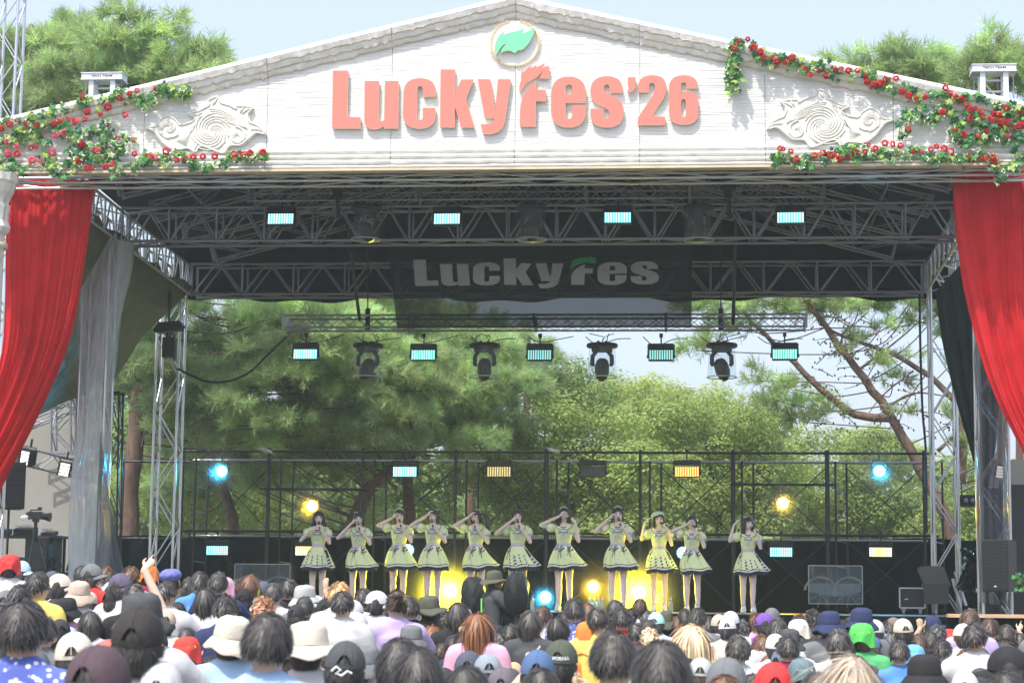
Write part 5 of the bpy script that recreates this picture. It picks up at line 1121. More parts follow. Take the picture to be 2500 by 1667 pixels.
def skirt(style,swing,rr):
    """returns MB with mats 0 lime,1 navy,2 white"""
    b=MB(); nu,nv=120,26; ph=rr.uniform(0,6)
    def S(u,v):
        a=2*math.pi*u; fl=v**.75; r=.118+.165*fl; ruf=(.016 if style=='A' else .022)*v*math.sin(a*(17 if style=='A' else 13)+ph+.8*math.sin(a*3))
        r+=ruf+.03*v*v*math.sin(a*2+ph); x=r*math.cos(a); y=r*.86*math.sin(a); lift=swing*max(0,math.cos(a))*v*v
        return (x+swing*.75*v*v+0, y, 1.02-.335*v+lift*.35+.010*v*math.sin(a*5+ph))
    vs=[S(u/nu,v/nv) for v in range(nv+1) for u in range(nu)]; fs=[];ms=[]
    for v in range(nv):
        for u in range(nu):
            fs.append((v*nu+u,v*nu+(u+1)%nu,(v+1)*nu+(u+1)%nu,(v+1)*nu+u)); vv=v/nv; ua=(u/nu)%1; m=0
            stripe=1 if (v+u//3)%4<2 else 2
            if vv>.93: m=2
            elif .87<vv<.905: m=1
            if style=='A':
                for c in (.64,.70,.76,.82,.90): 
                    if abs(ua-c)<.010+.0*vv and vv>.35 and vv<.93: m=stripe
                if .895<ua<.955 and .1<vv<.93: m=1 if vv<.5 else stripe
            else:
                if vv<.22 and (.56<ua<.66 or .70<ua<.76 or .84<ua<.94): m=stripe
            ms.append(m)
    b.add(vs,fs); b.m=ms; return b,S
def bow(b,c,s,d=(0,-1,0)):
    c=Vector(c)
    for sx in (-1,1):
        b.limb([c,c+Vector((sx*.45,-.1,.22))*s,c+Vector((sx*.8,0,.18))*s,c+Vector((sx*.75,0,-.15))*s,c+Vector((sx*.3,0,-.08))*s],[.10*s,.20*s,.24*s,.16*s,.06*s],8,flat=.5)
        b.limb([c,c+Vector((sx*.25,-.05,-.55))*s,c+Vector((sx*.45,0,-1.1))*s],[.07*s,.14*s,.18*s],6,flat=.25)
    b.ell(c,(.15*s,.12*s,.15*s),8,6)
POS=['leftmost performer','second performer from the left','third performer from the left','fourth performer from the left','fifth performer from the left','middle performer, sixth from the left','fifth performer from the right','fourth performer from the right','third performer from the right','second performer from the right','rightmost performer']
def performer(i,px,ytop,h,style,hair,armtype,swing,turn,acc,note):
    rr=random.Random(i+50); Y=32.3+(.25 if i in (8,) else 0)+rr.uniform(-.1,.1); top=at(px,ytop,Y); k=(top.z-DZ)/1.625
    hr=Matrix.Rotation(R(turn),3,'Z')@Matrix.Rotation(R(rr.uniform(-6,8)),3,'Y')
    root_loc=Vector((top.x,Y,DZ)); lab=f'{POS[i]} in lime dress, {note}'
    mouth=Vector((0,-.018,1.50))+hr@Vector((0,-.088,-.052))
    # viewer-left arm (x<0) makes half a heart, viewer-right arm holds the microphone
    e={'up':((-.34,-.06,1.27),(-.115,-.17,1.46)),'high':((-.37,-.02,1.32),(-.10,-.15,1.49)),'low':((-.30,-.06,1.13),(-.14,-.17,1.30)),'mid':((-.33,-.08,1.20),(-.12,-.18,1.42)),'far':((-.30,-.02,1.21),(-.23,-.10,1.46))}[armtype]
    e=tuple(tuple(q_+rr.uniform(-.035,.035) for q_ in v_) for v_ in e)
    micd=Vector((.10 if i not in (6,8,9,10) else .35,-.32,-.28 if i not in (6,8) else -.15)).normalized()
    if i==6: micd=Vector((.9,-.25,-.05)).normalized()
    grip=mouth+Vector((0,-.03,0))+micd*.115; wr=grip+Vector((.05,-.0,-.075)); el=Vector((.21 if i!=6 else .24,-.10,1.09))
    mb=MB(); human(mb,armL=(e[0],e[1],(.5,-.05,.55),(-.5,-.3,.55),'heart'),armR=(el,wr,(grip-wr)+Vector((-.02,0,.03)),(.35,-.85,.1),'grip'),legs=((.075+rr.uniform(-.02,.02),rr.uniform(-.03,.03)),(.085+rr.uniform(-.02,.03),rr.uniform(-.03,.03))),head_rot=hr,head_r=.99)
    body=link('person',remesh(mb,'body',M_fair,.0085,2),loc=root_loc); body.scale=(k*.98,k*.98,k); tag(body,lab,'person','performers in lime sailor dresses')
    def add(nm,b,m,sm=True): 
        me=b.mesh(nm,m,sm); return link(nm,me,body)
    # top
    b=MB(); prof=[(.112,.080,1.075),(.122,.088,1.12),(.132,.108,1.19),(.138,.105,1.24),(.146,.085,1.29),(.130,.070,1.335),(.085,.058,1.352)]; n=44; vs=[]
    for j,(rx,ry,z) in enumerate(prof):
        for q in range(n):
            a=2*math.pi*q/n; f_=1+.02*math.sin(a*7+j); cy=-.0; front=max(0,-math.sin(a))
            zz=z-(front**3)*.075*(1 if j==6 else .5 if j==5 else 0); vs.append((rx*math.cos(a)*f_,cy+ry*math.sin(a)*f_-(.012*front if j in (2,3) else 0)-.006,zz))
    b.add(vs,[(j*n+q,j*n+(q+1)%n,(j+1)*n+(q+1)%n,(j+1)*n+q) for j in range(len(prof)-1) for q in range(n)]); add('sailor_top',b,M_dress)
    b=MB()   # collar: two lapels with a dark trim
    for sx in (-1,1):
        b.cur=0; L_=[(sx*.012,-.112,1.215),(sx*.05,-.120,1.262),(sx*.118,-.085,1.300),(sx*.125,-.02,1.355),(sx*.065,-.045,1.368),(sx*.05,-.095,1.310)]
        b.prism([L_],(0,-.006,0)); b.cur=1; b.tube([Vector(p)+Vector((0,-.008,0)) for p in L_[:4]],.0035,4)
    add('collar',b,[M_dress,M_navy],False)
    b=MB(); 
    for s_ in range(4): b.cur=s_%2; b.box((0,-.108+.003*s_,1.262+s_*.013),(.07+.008*s_,.006,.013))
    add('striped_inset',b,[M_wcl,M_navy],False)
    b=MB(); bow(b,(0,-.128,1.225),.095 if style=='B' else .08); add('bow',b,M_lav)
    for s_,(elb,sx) in enumerate(((Vector(e[0]),-1),(el,1))):
        sh=Vector((sx*.152,0,1.30)); d=(elb-sh).normalized(); c=sh+d*.055; b=MB(); q=d.to_track_quat('Z','Y').to_matrix()
        prof2=[(.045,-.055),(.068,-.035),(.078,0),(.072,.035),(.050,.058)]; t=MB(); t.lathe(prof2,24,fn=lambda r_,z,a,ii:(r_*(1+.06*math.sin(a*9+ii)),z)); b.add([c+q@Vector(v) for v in t.v],t.f); add('puff_sleeve',b,M_dress)
        b=MB(); t=MB(); t.lathe([(.050,.052),(.056,.062),(.052,.080)],20); b.add([c+q@Vector(v) for v in t.v],t.f); bow(b,c+d*.07+Vector((sx*.045,-.02,0)),.05); add('cuff',b,M_lav)
    # waist and skirt
    sb,S=skirt(style,swing,rr); add('skirt',sb,[M_dress,M_navy,M_wcl])
    b=MB(); b.lathe([(.116,1.005),(.120,1.03),(.117,1.045)],40,sy=.80); add('waistband',b,M_lav)
    b=MB(); nu=90; vs=[]
    for v in (0,.5,1):
        for u in range(nu):
            p=Vector(S(u/nu,.86+.14*v)); c=Vector((p.x*(.93),p.y*.93,p.z-.045*v-.012+.008*math.sin(u*1.3)*v)); vs.append(c)
    b.add(vs,[(v*nu+u,v*nu+(u+1)%nu,(v+1)*nu+(u+1)%nu,(v+1)*nu+u) for v in range(2) for u in range(nu)]); add('underskirt',b,M_navy)
    for uc in ((.70,.84) if style=='B' else (.60,.91)):
        b=MB()
        for q in range(4):
            v0=.02+q*.05; p1=Vector(S(uc-.018,v0)); p2=Vector(S(uc+.018,v0+.045)); p3=Vector(S(uc+.018,v0)); p4=Vector(S(uc-.018,v0+.045)); o_=Vector((0,-.006,0)); b.tube([p1+o_,p2+o_],.003,4); b.tube([p3+o_,p4+o_],.003,4)
        p=Vector(S(uc,.24))+Vector((0,-.01,0)); 
        for dx in (-.035,.02): b.tube([p,p+Vector((dx*.6,-.02,-.05)),p+Vector((dx,-.025,-.13))],.0045,4)
        for dx in (-1,1): b.tube([p,p+Vector((dx*.03,-.01,.015)),p+Vector((dx*.035,-.012,-.012)),p],.004,4)
        add('lacing',b,M_navy)
    # socks and shoes
    me_=[]
    for sx in (-1,1):
        c=Vector((sx*.085,0,0)); b=MB(); b.tube([c+Vector((0,0,.07)),c+Vector((0,0,.155))],[.040,.040],14); add('sock',b,M_wcl)
        b=MB(); b.tube([c+Vector((0,0,.135)),c+Vector((0,0,.142))],[.0415,.0415],14); add('sock_band',b,M_navy)
        b=MB(); b.limb([c+Vector((0,.03,.055)),c+Vector((0,-.03,.055)),c+Vector((sx*.01,-.10,.042))],[.046,.050,.042],14); 
        b.limb([c+Vector((0,.035,.018)),c+Vector((0,-.03,.018)),c+Vector((sx*.01,-.115,.018))],[.040,.046,.044],14,flat=.42,up=(0,0,1)); add('shoe',b,mat('shoe_white',(.80,.81,.84),.6))
    # face
    hc=Vector((0,-.018,1.50)); g=lambda x,y,z:hc+hr@Vector((x,y,z))
    for sx in (-1,1):
        b=MB(); b.ell(g(sx*.030,-.083,.000),(.0125,.006,.0075),10,6,hr); add('eye',b,M_eye)
        b=MB(); b.tube([g(sx*.016,-.090,.021),g(sx*.030,-.090,.026),g(sx*.044,-.080,.021)],.0022,4); add('eyebrow',b,M_hair)
    b=MB(); b.ell(g(0,-.0925,-.052),(.017,.006,.008 if i not in(7,) else .011),10,6,hr); add('mouth',b,M_lip)
    # hair
    b=MB()
    def HP(a,t,o=0):  # a: azimuth 0=front(-Y), t: polar from top
        return g((.079+o)*math.sin(a)*math.sin(t),(-(.094+o))*math.cos(a)*math.sin(t)+.010,(.098+o)*math.cos(t)+.016)
    nu,nv=36,12; vs=[]
    for v in range(nv+1):
        for u in range(nu):
            a=-math.pi+2*math.pi*u/nu; fr=max(0,math.cos(a)); tmax=1.95-.93*fr**.6-.05*math.cos(2*a); t=.02+(tmax-.02)*v/nv; vs.append(HP(a,t,.003+.003*math.sin(u*2.1)))
    b.add(vs,[(v*nu+u,v*nu+(u+1)%nu,(v+1)*nu+(u+1)%nu,(v+1)*nu+u) for v in range(nv) for u in range(nu)])
    for q in range(13):  # fringe
        a=-.75+1.5*q/12; L0=HP(a,.75,.006); b.limb([L0,HP(a*.95,1.05,.012),HP(a*.9,1.28 if abs(a)<.5 else 1.45,.010)],[.011,.012,.005],6)
    def strand(a,t0,t1,pts,r=.016): b.limb([HP(a,t0,.004),HP(a,t1,.010)]+[hc+hr@Vector(p) for p in pts],[r*.8,r]+[r*(.95-.5*j/len(pts)) for j in range(len(pts))],8)
    L_=.0
    for sx in (-1,1):
        for q in range(3): strand(sx*(.95+.25*q),.9,1.5,[(sx*(.080+.004*q),-.035+.03*q,-.05),(sx*(.076+.004*q),-.03+.03*q,-.10 if hair!='short' else -.07)],.012)
    if hair in ('bob','long','wave'):
        zl={'bob':-.13,'long':-.30,'wave':-.24}[hair]
        for q in range(13):
            a=math.pi*(.38+1.24*q/12); sw=.02*math.sin(q*2.3); X=.09*math.sin(a); Yq=-.10*math.cos(a)
            strand(a,1.0,1.6,[(X*1.08+(-.05 if hair=='long' and i==6 else 0)*0,Yq*.9+.01,zl*.45),(X*(1.12 if hair=='bob' else 1.0)+sw,Yq*.8+.01,zl*.8),(X*(.95)+sw*1.6,Yq*.7+.012,zl)],.021)
        if i==6:
            for q in range(4): strand(-1.6-.2*q,1.0,1.5,[(-.12,.02,-.03),(-.16-.01*q,.05,-.10),(-.19,.06,-.16-.01*q)],.018)
    if hair=='pony':
        for q in range(5): b.limb([g(.05,.07,.05),g(.12,.09,.03),g(.165+.01*q,.07,-.05),g(.155+.012*q,.06,-.17),g(.185+.01*q,.05,-.27+.015*q)],[.02,.026,.028,.022,.008],8)
    if hair in ('bun','twin'):
        for sx in ((-1,1) if hair=='twin' else (1,)):
            b.ell(g(sx*.068,.03,.075),(.038,.036,.034),12,8) if hair=='twin' else b.ell(g(0,.09,.06),(.045,.04,.042),12,8)
            for q in range(2): b.limb([g(sx*.078,.0,-.01),g(sx*.095,-.01,-.06),g(sx*.088,-.01,-.12-.02*q)],[.009,.011,.003],6)
    if hair=='braids':
        for sx in (-1,1):
            for q in range(6): b.ell(g(sx*(.085+.006*math.sin(q)),-.02,-.03-.028*q),(.017,.016,.019),8,6)
    add('hair',b,M_hair)
    # accessories
    b=MB()
    if acc=='bow_r': bow(b,g(.055,-.03,.112),.040); add('hair_bow',b,M_hbow)
    elif acc=='bow_l': bow(b,g(-.055,-.03,.112),.040); add('hair_bow',b,M_hbow)
    elif acc=='band': b.tube([HP(sx_*math.pi/2,t_,.012) for sx_,t_ in [(-1,1.5),(-1,1.0),(-1,.5),(1,.03),(1,.5),(1,1.0),(1,1.5)]],.009,6); add('headband',b,M_hbow)
    elif acc=='beret':
        t=MB(); t.lathe([(.0,.145),(.05,.140),(.09,.118),(.105,.09),(.095,.066),(.078,.058)],28); b.add([g(*(Vector(v)+Vector((-.015,.012,-.008)))) for v in t.v],t.f); add('beret',b,M_hbow)
    elif acc=='scarf':
        t=MB(); t.lathe([(.0,.128),(.05,.122),(.082,.09),(.096,.045),(.100,.0)],28,a0=-.2,a1=math.pi+.2); b.add([g(*(Vector(v))) for v in t.v],t.f); add('head_scarf',b,M_hbow)
    # microphone, held in the hand
    mic=thing('microphone',f'black handheld microphone held to the mouth of the {POS[i]}','microphone',root_loc,group='handheld microphones'); mic.scale=body.scale
    a=mouth+Vector((0,-.012,0)); b=MB(); b.tube([a+micd*.035,a+micd*.20],[.017,.012],12); link('handle',b.mesh('handle',M_micb,True),mic)
    b=MB(); b.ell(a+micd*.015,(.022,.022,.024),14,8); link('grille',b.mesh('grille',M_micg,True),mic)
PF=[(779,1247,'A','bob','low',-.00,12,'scarf','bobbed hair under a green scarf'),
 (877,1249,'B','bun','mid',.10,4,'bow_l','small bow on her hair'),
 (976,1241,'B','bun','high',.06,6,'band','hair tied back, elbow high'),
 (1059,1241,'B','twin','high',.02,-10,'bow_r','lime bow on her hair'),
 (1163,1243,'B','pony','high',.12,-26,'bow_r','long ponytail, facing left'),
 (1265,1241,'A','short','mid',.10,3,None,'both hands at her chin'),
 (1377,1237,'B','long','high',.08,22,'band','singing into a sideways microphone'),
 (1508,1236,'B','twin','mid',.08,8,'band','smiling, hair in two rolls'),
 (1609,1249,'A','braids','far',.06,5,'beret','wearing a lime beret'),
 (1689,1256,'B','bun','high',.10,10,None,'arm stretched to the left'),
 (1826,1260,'A','wave','far',.08,28,'bow_l','wavy hair, standing apart')]
for i,(px,yt,st,hair,arm,sw,tn,acc,note) in enumerate(PF): performer(i,px,yt,1,st,hair,arm,sw,tn,acc,note)
# ------------------------------------------------------------------ the crowd
# region (scale, x offset, y offset) of each reading; entries: region x y_top width kind colour turn [shirt]
REG={5:(3.675,0,1330),6:(3.564,600,1330),7:(3.618,1230,1380),8:(3.618,1850,1380)}
CROWD='''
5 90 85 165 towel red 10 white
5 200 140 115 cap paleblue -75 blue
5 62 130 140 hair black 0 beige
5 25 225 125 hair black 20 floral
5 180 350 185 hair black -10 white
5 335 235 180 hair black -25 yellow
5 535 255 160 cap cream -60 pink
5 545 300 165 bucket black -20 purple
5 712 325 180 bucket beige 10 white
5 730 180 110 hair black 0 red
5 825 165 150 cap grey -80 red
5 875 260 135 hood white 0 white
5 1000 225 120 hair black 0 navy
5 1080 250 165 cap purplegrey -85 white
5 1170 185 140 hair brown 15 white
5 1340 175 130 towel orange -15 maroon
5 1535 215 165 beret bluepurple 0 white
5 1545 270 130 cap cream 0 white
5 1205 340 180 hair black 0 black
5 1370 345 110 hair black 10 navy
5 1490 320 165 hair black -30 white
5 1005 320 150 cap whitegrey -80 white
5 1020 390 165 cap black -30 yellow
5 1795 235 140 hair black 0 blue
5 1755 315 140 cap charcoal -60 black
5 1960 240 150 hair black -20 navy
5 2010 290 165 towel pink 0 pink
5 2238 265 150 bob brown -10 white
5 1845 380 175 bob black 20 white
5 2190 390 150 cap black 0 grey
5 2030 445 185 hair black -35 navy
5 1895 460 140 cap black -15 black
5 605 475 185 bucket black 0 pink
5 350 445 155 cap charcoal -40 white
5 215 475 400 hair black -35 navywhite
5 45 690 330 cap charcoal -60 orange
5 810 590 195 bob black -20 white
5 980 520 155 hair black 0 lilac
5 1245 555 440 cap blackbrown 0 grey
5 1275 430 330 bucket darkgrey 0 white
5 1590 510 150 hair black -15 white
5 1730 540 140 bob black -40 lightblue
5 1680 740 185 bob black 0 white
5 1680 825 240 towel redprint 20 white
5 1815 745 115 cap brown 0 yellow
5 680 775 340 cap cream 0 purple
5 890 890 560 cap mauve 0 blue
5 1010 850 330 towel coral 0 red
5 1435 1035 440 cap white 0 white
5 2080 640 290 bucket cream 30 lightblue
5 2150 600 140 cap whiteprint 0 navy
5 1560 955 235 cap grey -60 white
5 2110 300 95 hair black 0 blue
5 1690 285 110 hair black 0 navy
5 800 740 140 hair black 0 white
5 925 745 140 hair black 0 pink
5 1870 1000 210 hair black 0 black
5 650 345 100 cap grey -70 white
5 950 185 90 hair brown 0 white
5 1120 480 120 hair black 0 white
5 470 230 100 cap greyblue -75 white
5 2290 395 110 cap darkgrey -70 black
5 2350 330 110 cap greyblue 0 grey
6 155 312 120 cap greyblue -20 navy
6 242 330 140 hair black 0 white
6 375 290 135 hair black -10 black
6 35 375 110 cap navy -60 black
6 197 390 130 cap black 0 navy
6 158 435 195 curly ginger 0 black
6 370 445 150 towel redprint 15 white
6 515 350 160 bucket lightgrey -60 grey
6 512 445 145 hair black -20 grey
6 440 515 150 cap charcoal 0 grey
6 812 315 160 hair gold 0 white
6 845 395 170 hair black 0 white
6 695 460 160 cap blackgreen 0 white
6 735 443 120 cap tan 0 white
6 822 465 110 cap charcoal 0 black
6 1140 395 150 cap whitegrey -75 white
6 1110 435 140 bucket darkgrey -60 lilac
6 930 475 155 cap whitegrey -45 lightblue
6 1065 480 135 cap navy -30 cream
6 1310 400 170 bun darkbrown 0 lilac
6 1600 440 165 sunhat olive -30 olive
6 430 585 150 cap charcoal 0 black
6 540 560 130 cap charcoal 0 black
6 190 575 400 hair black -20 lightblue
6 545 670 330 sunhat cream 0 white
6 210 1005 400 cap darkgrey 0 blue
6 885 680 180 bucket black -20 red
6 1175 625 155 cap beige 0 white
6 1315 650 150 towel red -30 black
6 1440 700 200 bucket grey -20 black
6 1620 690 160 long auburn 0 black
6 2020 580 190 long auburn -10 pink
6 865 830 350 cap darkgrey 0 white
6 1130 795 150 hair black 0 white
6 1005 790 130 hair black 0 black
6 1335 790 390 hair black 0 black
6 1500 870 430 hair black 15 lightblue
6 1700 850 165 hair darkbrown -20 lightblue
6 1935 915 240 cap navygrey 0 white
6 2110 940 250 cap bluegrey 0 white
6 2165 760 175 curly grey 0 blue
6 2075 845 145 cap charcoal 0 black
6 1925 1035 400 hair black 0 grey
6 2235 1060 280 cap mauvegrey 0 white
6 2290 690 150 hair black -10 grey
6 620 1080 250 bucket whitegrey 0 white
6 1050 880 250 bucket grey 0 grey
6 300 565 110 hair black 0 grey
7 235 400 175 bob black 0 darkgrey
7 75 505 160 curly black 0 white
7 165 640 165 cap black 0 black
7 300 740 300 cap denim 0 white
7 500 650 285 cap olivegrey 0 grey
7 622 285 155 hair black 0 navywhite
7 745 330 90 bob brown 0 grey
7 832 365 165 hair black -10 yellow
7 735 490 190 hood orange -10 orange
7 985 300 130 hair black 0 black
7 1045 365 150 hair black 0 red
7 1125 372 110 hair black 0 navy
7 1200 285 110 hair darkbrown 0 white
7 480 450 170 bob black -25 grey
7 545 400 150 hair black 0 red
7 545 580 165 curly black 0 grey
7 400 482 100 hair black 0 black
7 970 560 390 hair black -15 floral
7 1395 640 500 hair black 10 grey
7 335 890 330 hair black 0 black
7 590 910 240 curly blonde 0 white
7 55 905 230 cap darkgrey 0 black
7 90 850 180 cap tan 0 white
7 1345 410 140 cap mint 0 white
7 1430 400 120 bucket olive -30 black
7 1278 475 155 hair black 0 white
7 1290 540 175 curly blonde 0 white
7 1525 445 115 bob brown 0 white
7 1600 380 110 hair black 0 navy
7 1715 370 140 hair black 0 grey
7 1670 510 220 long blonde 0 yellow
7 1700 482 135 cap white -20 white
7 1640 610 170 hood blue 0 white
7 1715 615 135 cap charcoal 0 yellow
7 1812 445 130 hair black 0 white
7 1875 605 155 bucket palepink 0 white
7 2005 400 140 cap whitegrey -20 white
7 1975 455 145 cap whitegrey 0 cream
7 2008 520 140 cap charcoal 0 white
7 2110 470 110 curly darkgrey 0 black
7 2135 565 110 cap grey -30 yellow
7 2228 405 100 curly brown 0 pink
7 2065 610 200 hair black 10 white
7 1735 810 235 cap lightgrey 0 white
7 1965 805 360 cap grey 0 grey
7 2150 820 160 curly black 0 white
7 1960 950 380 hair brown 0 white
7 780 840 120 hair darkbrown 0 white
7 690 840 115 curly darkbrown 0 white
7 680 750 100 hair brown 0 white
7 930 440 90 hair black 0 white
7 700 1000 200 curly blonde 0 white
8 125 370 120 cap grey -30 white
8 485 375 140 curly black 0 black
8 62 420 140 cap purple -60 purple
8 175 465 160 hair black 0 white
8 370 430 135 hair black 0 brown
8 362 475 165 towel goldprint -30 yellow
8 495 440 110 beret brown 0 brown
8 630 403 180 bucket navy 15 grey
8 275 560 185 bucket darkgrey 0 white
8 268 608 185 hair black 0 maroon
8 745 475 150 cap black 60 black
8 820 455 90 hair black 0 black
8 915 375 175 bucket navy -15 grey
8 920 510 195 towel greenprint -20 green
8 540 520 150 curly black -15 yellow
8 605 560 150 hair black 0 yellow
8 715 560 190 hair black -15 white
8 1030 475 150 cap whitegrey -20 green
8 1050 550 110 cap steelblue -60 black
8 1155 480 115 hair black 0 green
8 1285 465 155 cap cream 10 black
8 1200 455 90 cap greybrown 60 black
8 1540 435 130 cap navy -40 black
8 1590 510 155 curly darkgrey 0 white
8 1690 560 150 towel redprint -30 white
8 1872 380 145 hair darkbrown 40 lilac
8 1915 500 185 hair black -15 white
8 2190 520 130 hair black 0 black
8 2245 550 110 curly brown 0 white
8 2150 600 130 curly black 0 white
8 2310 590 110 hair black 0 red
8 1000 615 160 cap denim 60 white
8 765 640 175 hair black -10 black
8 210 735 185 cap slate -30 yellow
8 115 780 180 bob brown 0 white
8 1250 660 175 hair black 0 blue
8 1375 700 190 towel blueprint 0 white
8 1325 630 115 cap navygrey -30 black
8 1420 600 150 hair darkbrown 0 white
8 1635 650 155 hair black 0 white
8 1955 715 165 cap darkgrey 40 black
8 2215 710 290 cap black 60 black
8 1475 790 290 bucket black 0 grey
8 1745 850 165 cap black 50 white
8 1828 925 245 cap white 0 white
8 1960 900 215 cap darkgrey -20 grey
8 2200 920 330 hair black 0 black
8 840 785 410 long ash 0 white
8 1050 740 145 bun brown 0 pink
8 385 825 235 towel tealprint 0 grey
8 570 810 130 cap pink 0 pink
8 672 815 125 cap navy 0 navy
8 525 930 320 hair black 0 pink
8 705 1005 215 cap pink 0 white
8 730 740 190 hair black 0 yellow
8 2050 670 150 curly brown 0 white
8 2040 590 95 cap whitegrey 0 white
8 130 850 340 cap red 0 white
8 1330 575 100 hair black 0 black
8 1430 700 120 curly darkgrey 0 grey
8 1120 820 160 curly darkgrey 0 grey
'''
PAL={'black':(.046,.042,.040),'darkbrown':(.070,.045,.034),'brown':(.12,.060,.035),'auburn':(.24,.10,.045),'ginger':(.36,.17,.09),'gold':(.48,.28,.12),'blonde':(.68,.52,.32),'ash':(.42,.34,.26),'grey':(.20,.20,.20),'darkgrey':(.085,.09,.095)}
CLR={'red':(.62,.05,.05),'coral':(.75,.16,.14),'redprint':(.62,.06,.05),'paleblue':(.42,.60,.74),'beige':(.58,.46,.37),'cream':(.66,.60,.50),'grey':(.17,.18,.19),'lightgrey':(.46,.47,.47),'white':(.60,.60,.62),'whitegrey':(.66,.67,.70),'whiteprint':(.66,.67,.75),
 'purplegrey':(.12,.10,.17),'orange':(.85,.25,.06),'bluepurple':(.16,.18,.52),'black':(.028,.028,.030),'charcoal':(.042,.044,.048),'darkgrey':(.075,.08,.085),'blackbrown':(.040,.036,.035),'blackgreen':(.030,.034,.030),'mauve':(.090,.062,.075),'mauvegrey':(.15,.13,.15),'brown':(.13,.065,.045),
 'pink':(.80,.42,.56),'palepink':(.70,.58,.62),'greyblue':(.10,.12,.155),'navy':(.035,.045,.11),'navygrey':(.09,.095,.135),'bluegrey':(.27,.32,.36),'tan':(.62,.43,.27),'olive':(.10,.105,.075),'olivegrey':(.085,.095,.075),'denim':(.09,.15,.29),'mint':(.42,.74,.68),'blue':(.10,.27,.62),
 'purple':(.19,.08,.42),'goldprint':(.78,.72,.62),'greenprint':(.10,.58,.11),'green':(.12,.5,.2),'steelblue':(.10,.15,.26),'greybrown':(.20,.16,.14),'slate':(.14,.17,.24),'blueprint':(.16,.42,.74),'tealprint':(.14,.20,.22),'yellow':(.82,.66,.16),'lilac':(.50,.40,.66),'maroon':(.32,.03,.07),'lightblue':(.38,.55,.78),'floral':(.25,.35,.28),'navywhite':(.10,.14,.45)}
NICE={'paleblue':'pale blue','redprint':'red','whitegrey':'off white','whiteprint':'patterned white','purplegrey':'dark purple','bluepurple':'periwinkle blue','darkgrey':'dark grey','blackbrown':'faded black','blackgreen':'dark olive black','mauvegrey':'greyish mauve','greyblue':'blue grey','navygrey':'greyish navy','bluegrey':'light blue grey','olivegrey':'olive grey','palepink':'pale pink','goldprint':'white and orange','greenprint':'green','steelblue':'steel blue','greybrown':'grey brown','blueprint':'light blue','tealprint':'teal patterned','lightgrey':'light grey','floral':'floral green','navywhite':'navy and white','lightblue':'light blue','darkbrown':'dark brown','ash':'ash blond'}
nice=lambda c: NICE.get(c,c)
def hair_mat(c):
    k='hair_'+c
    if k in MATS: return MATS[k]
    m=mat(k,PAL[c],.48,spec=.5,vcol='tint'); return m
def cap_mat(c): return mat('headwear_'+c,CLR[c],.8,var=.07,vscale=14,bump=.25,bscale=90,spec=.25)
def shirt_mat(c):
    if c in ('floral','navywhite'): return dotted('shirt_'+c,CLR[c],(.75,.78,.8),34,.34)
    return mat('shirt_'+c,CLR[c],.85,var=.12,vscale=5,bump=.3,bscale=14,spec=.2)
HC=Vector((0,.006,1.602))        # head centre of the crowd figure (1.70 tall, facing +Y)
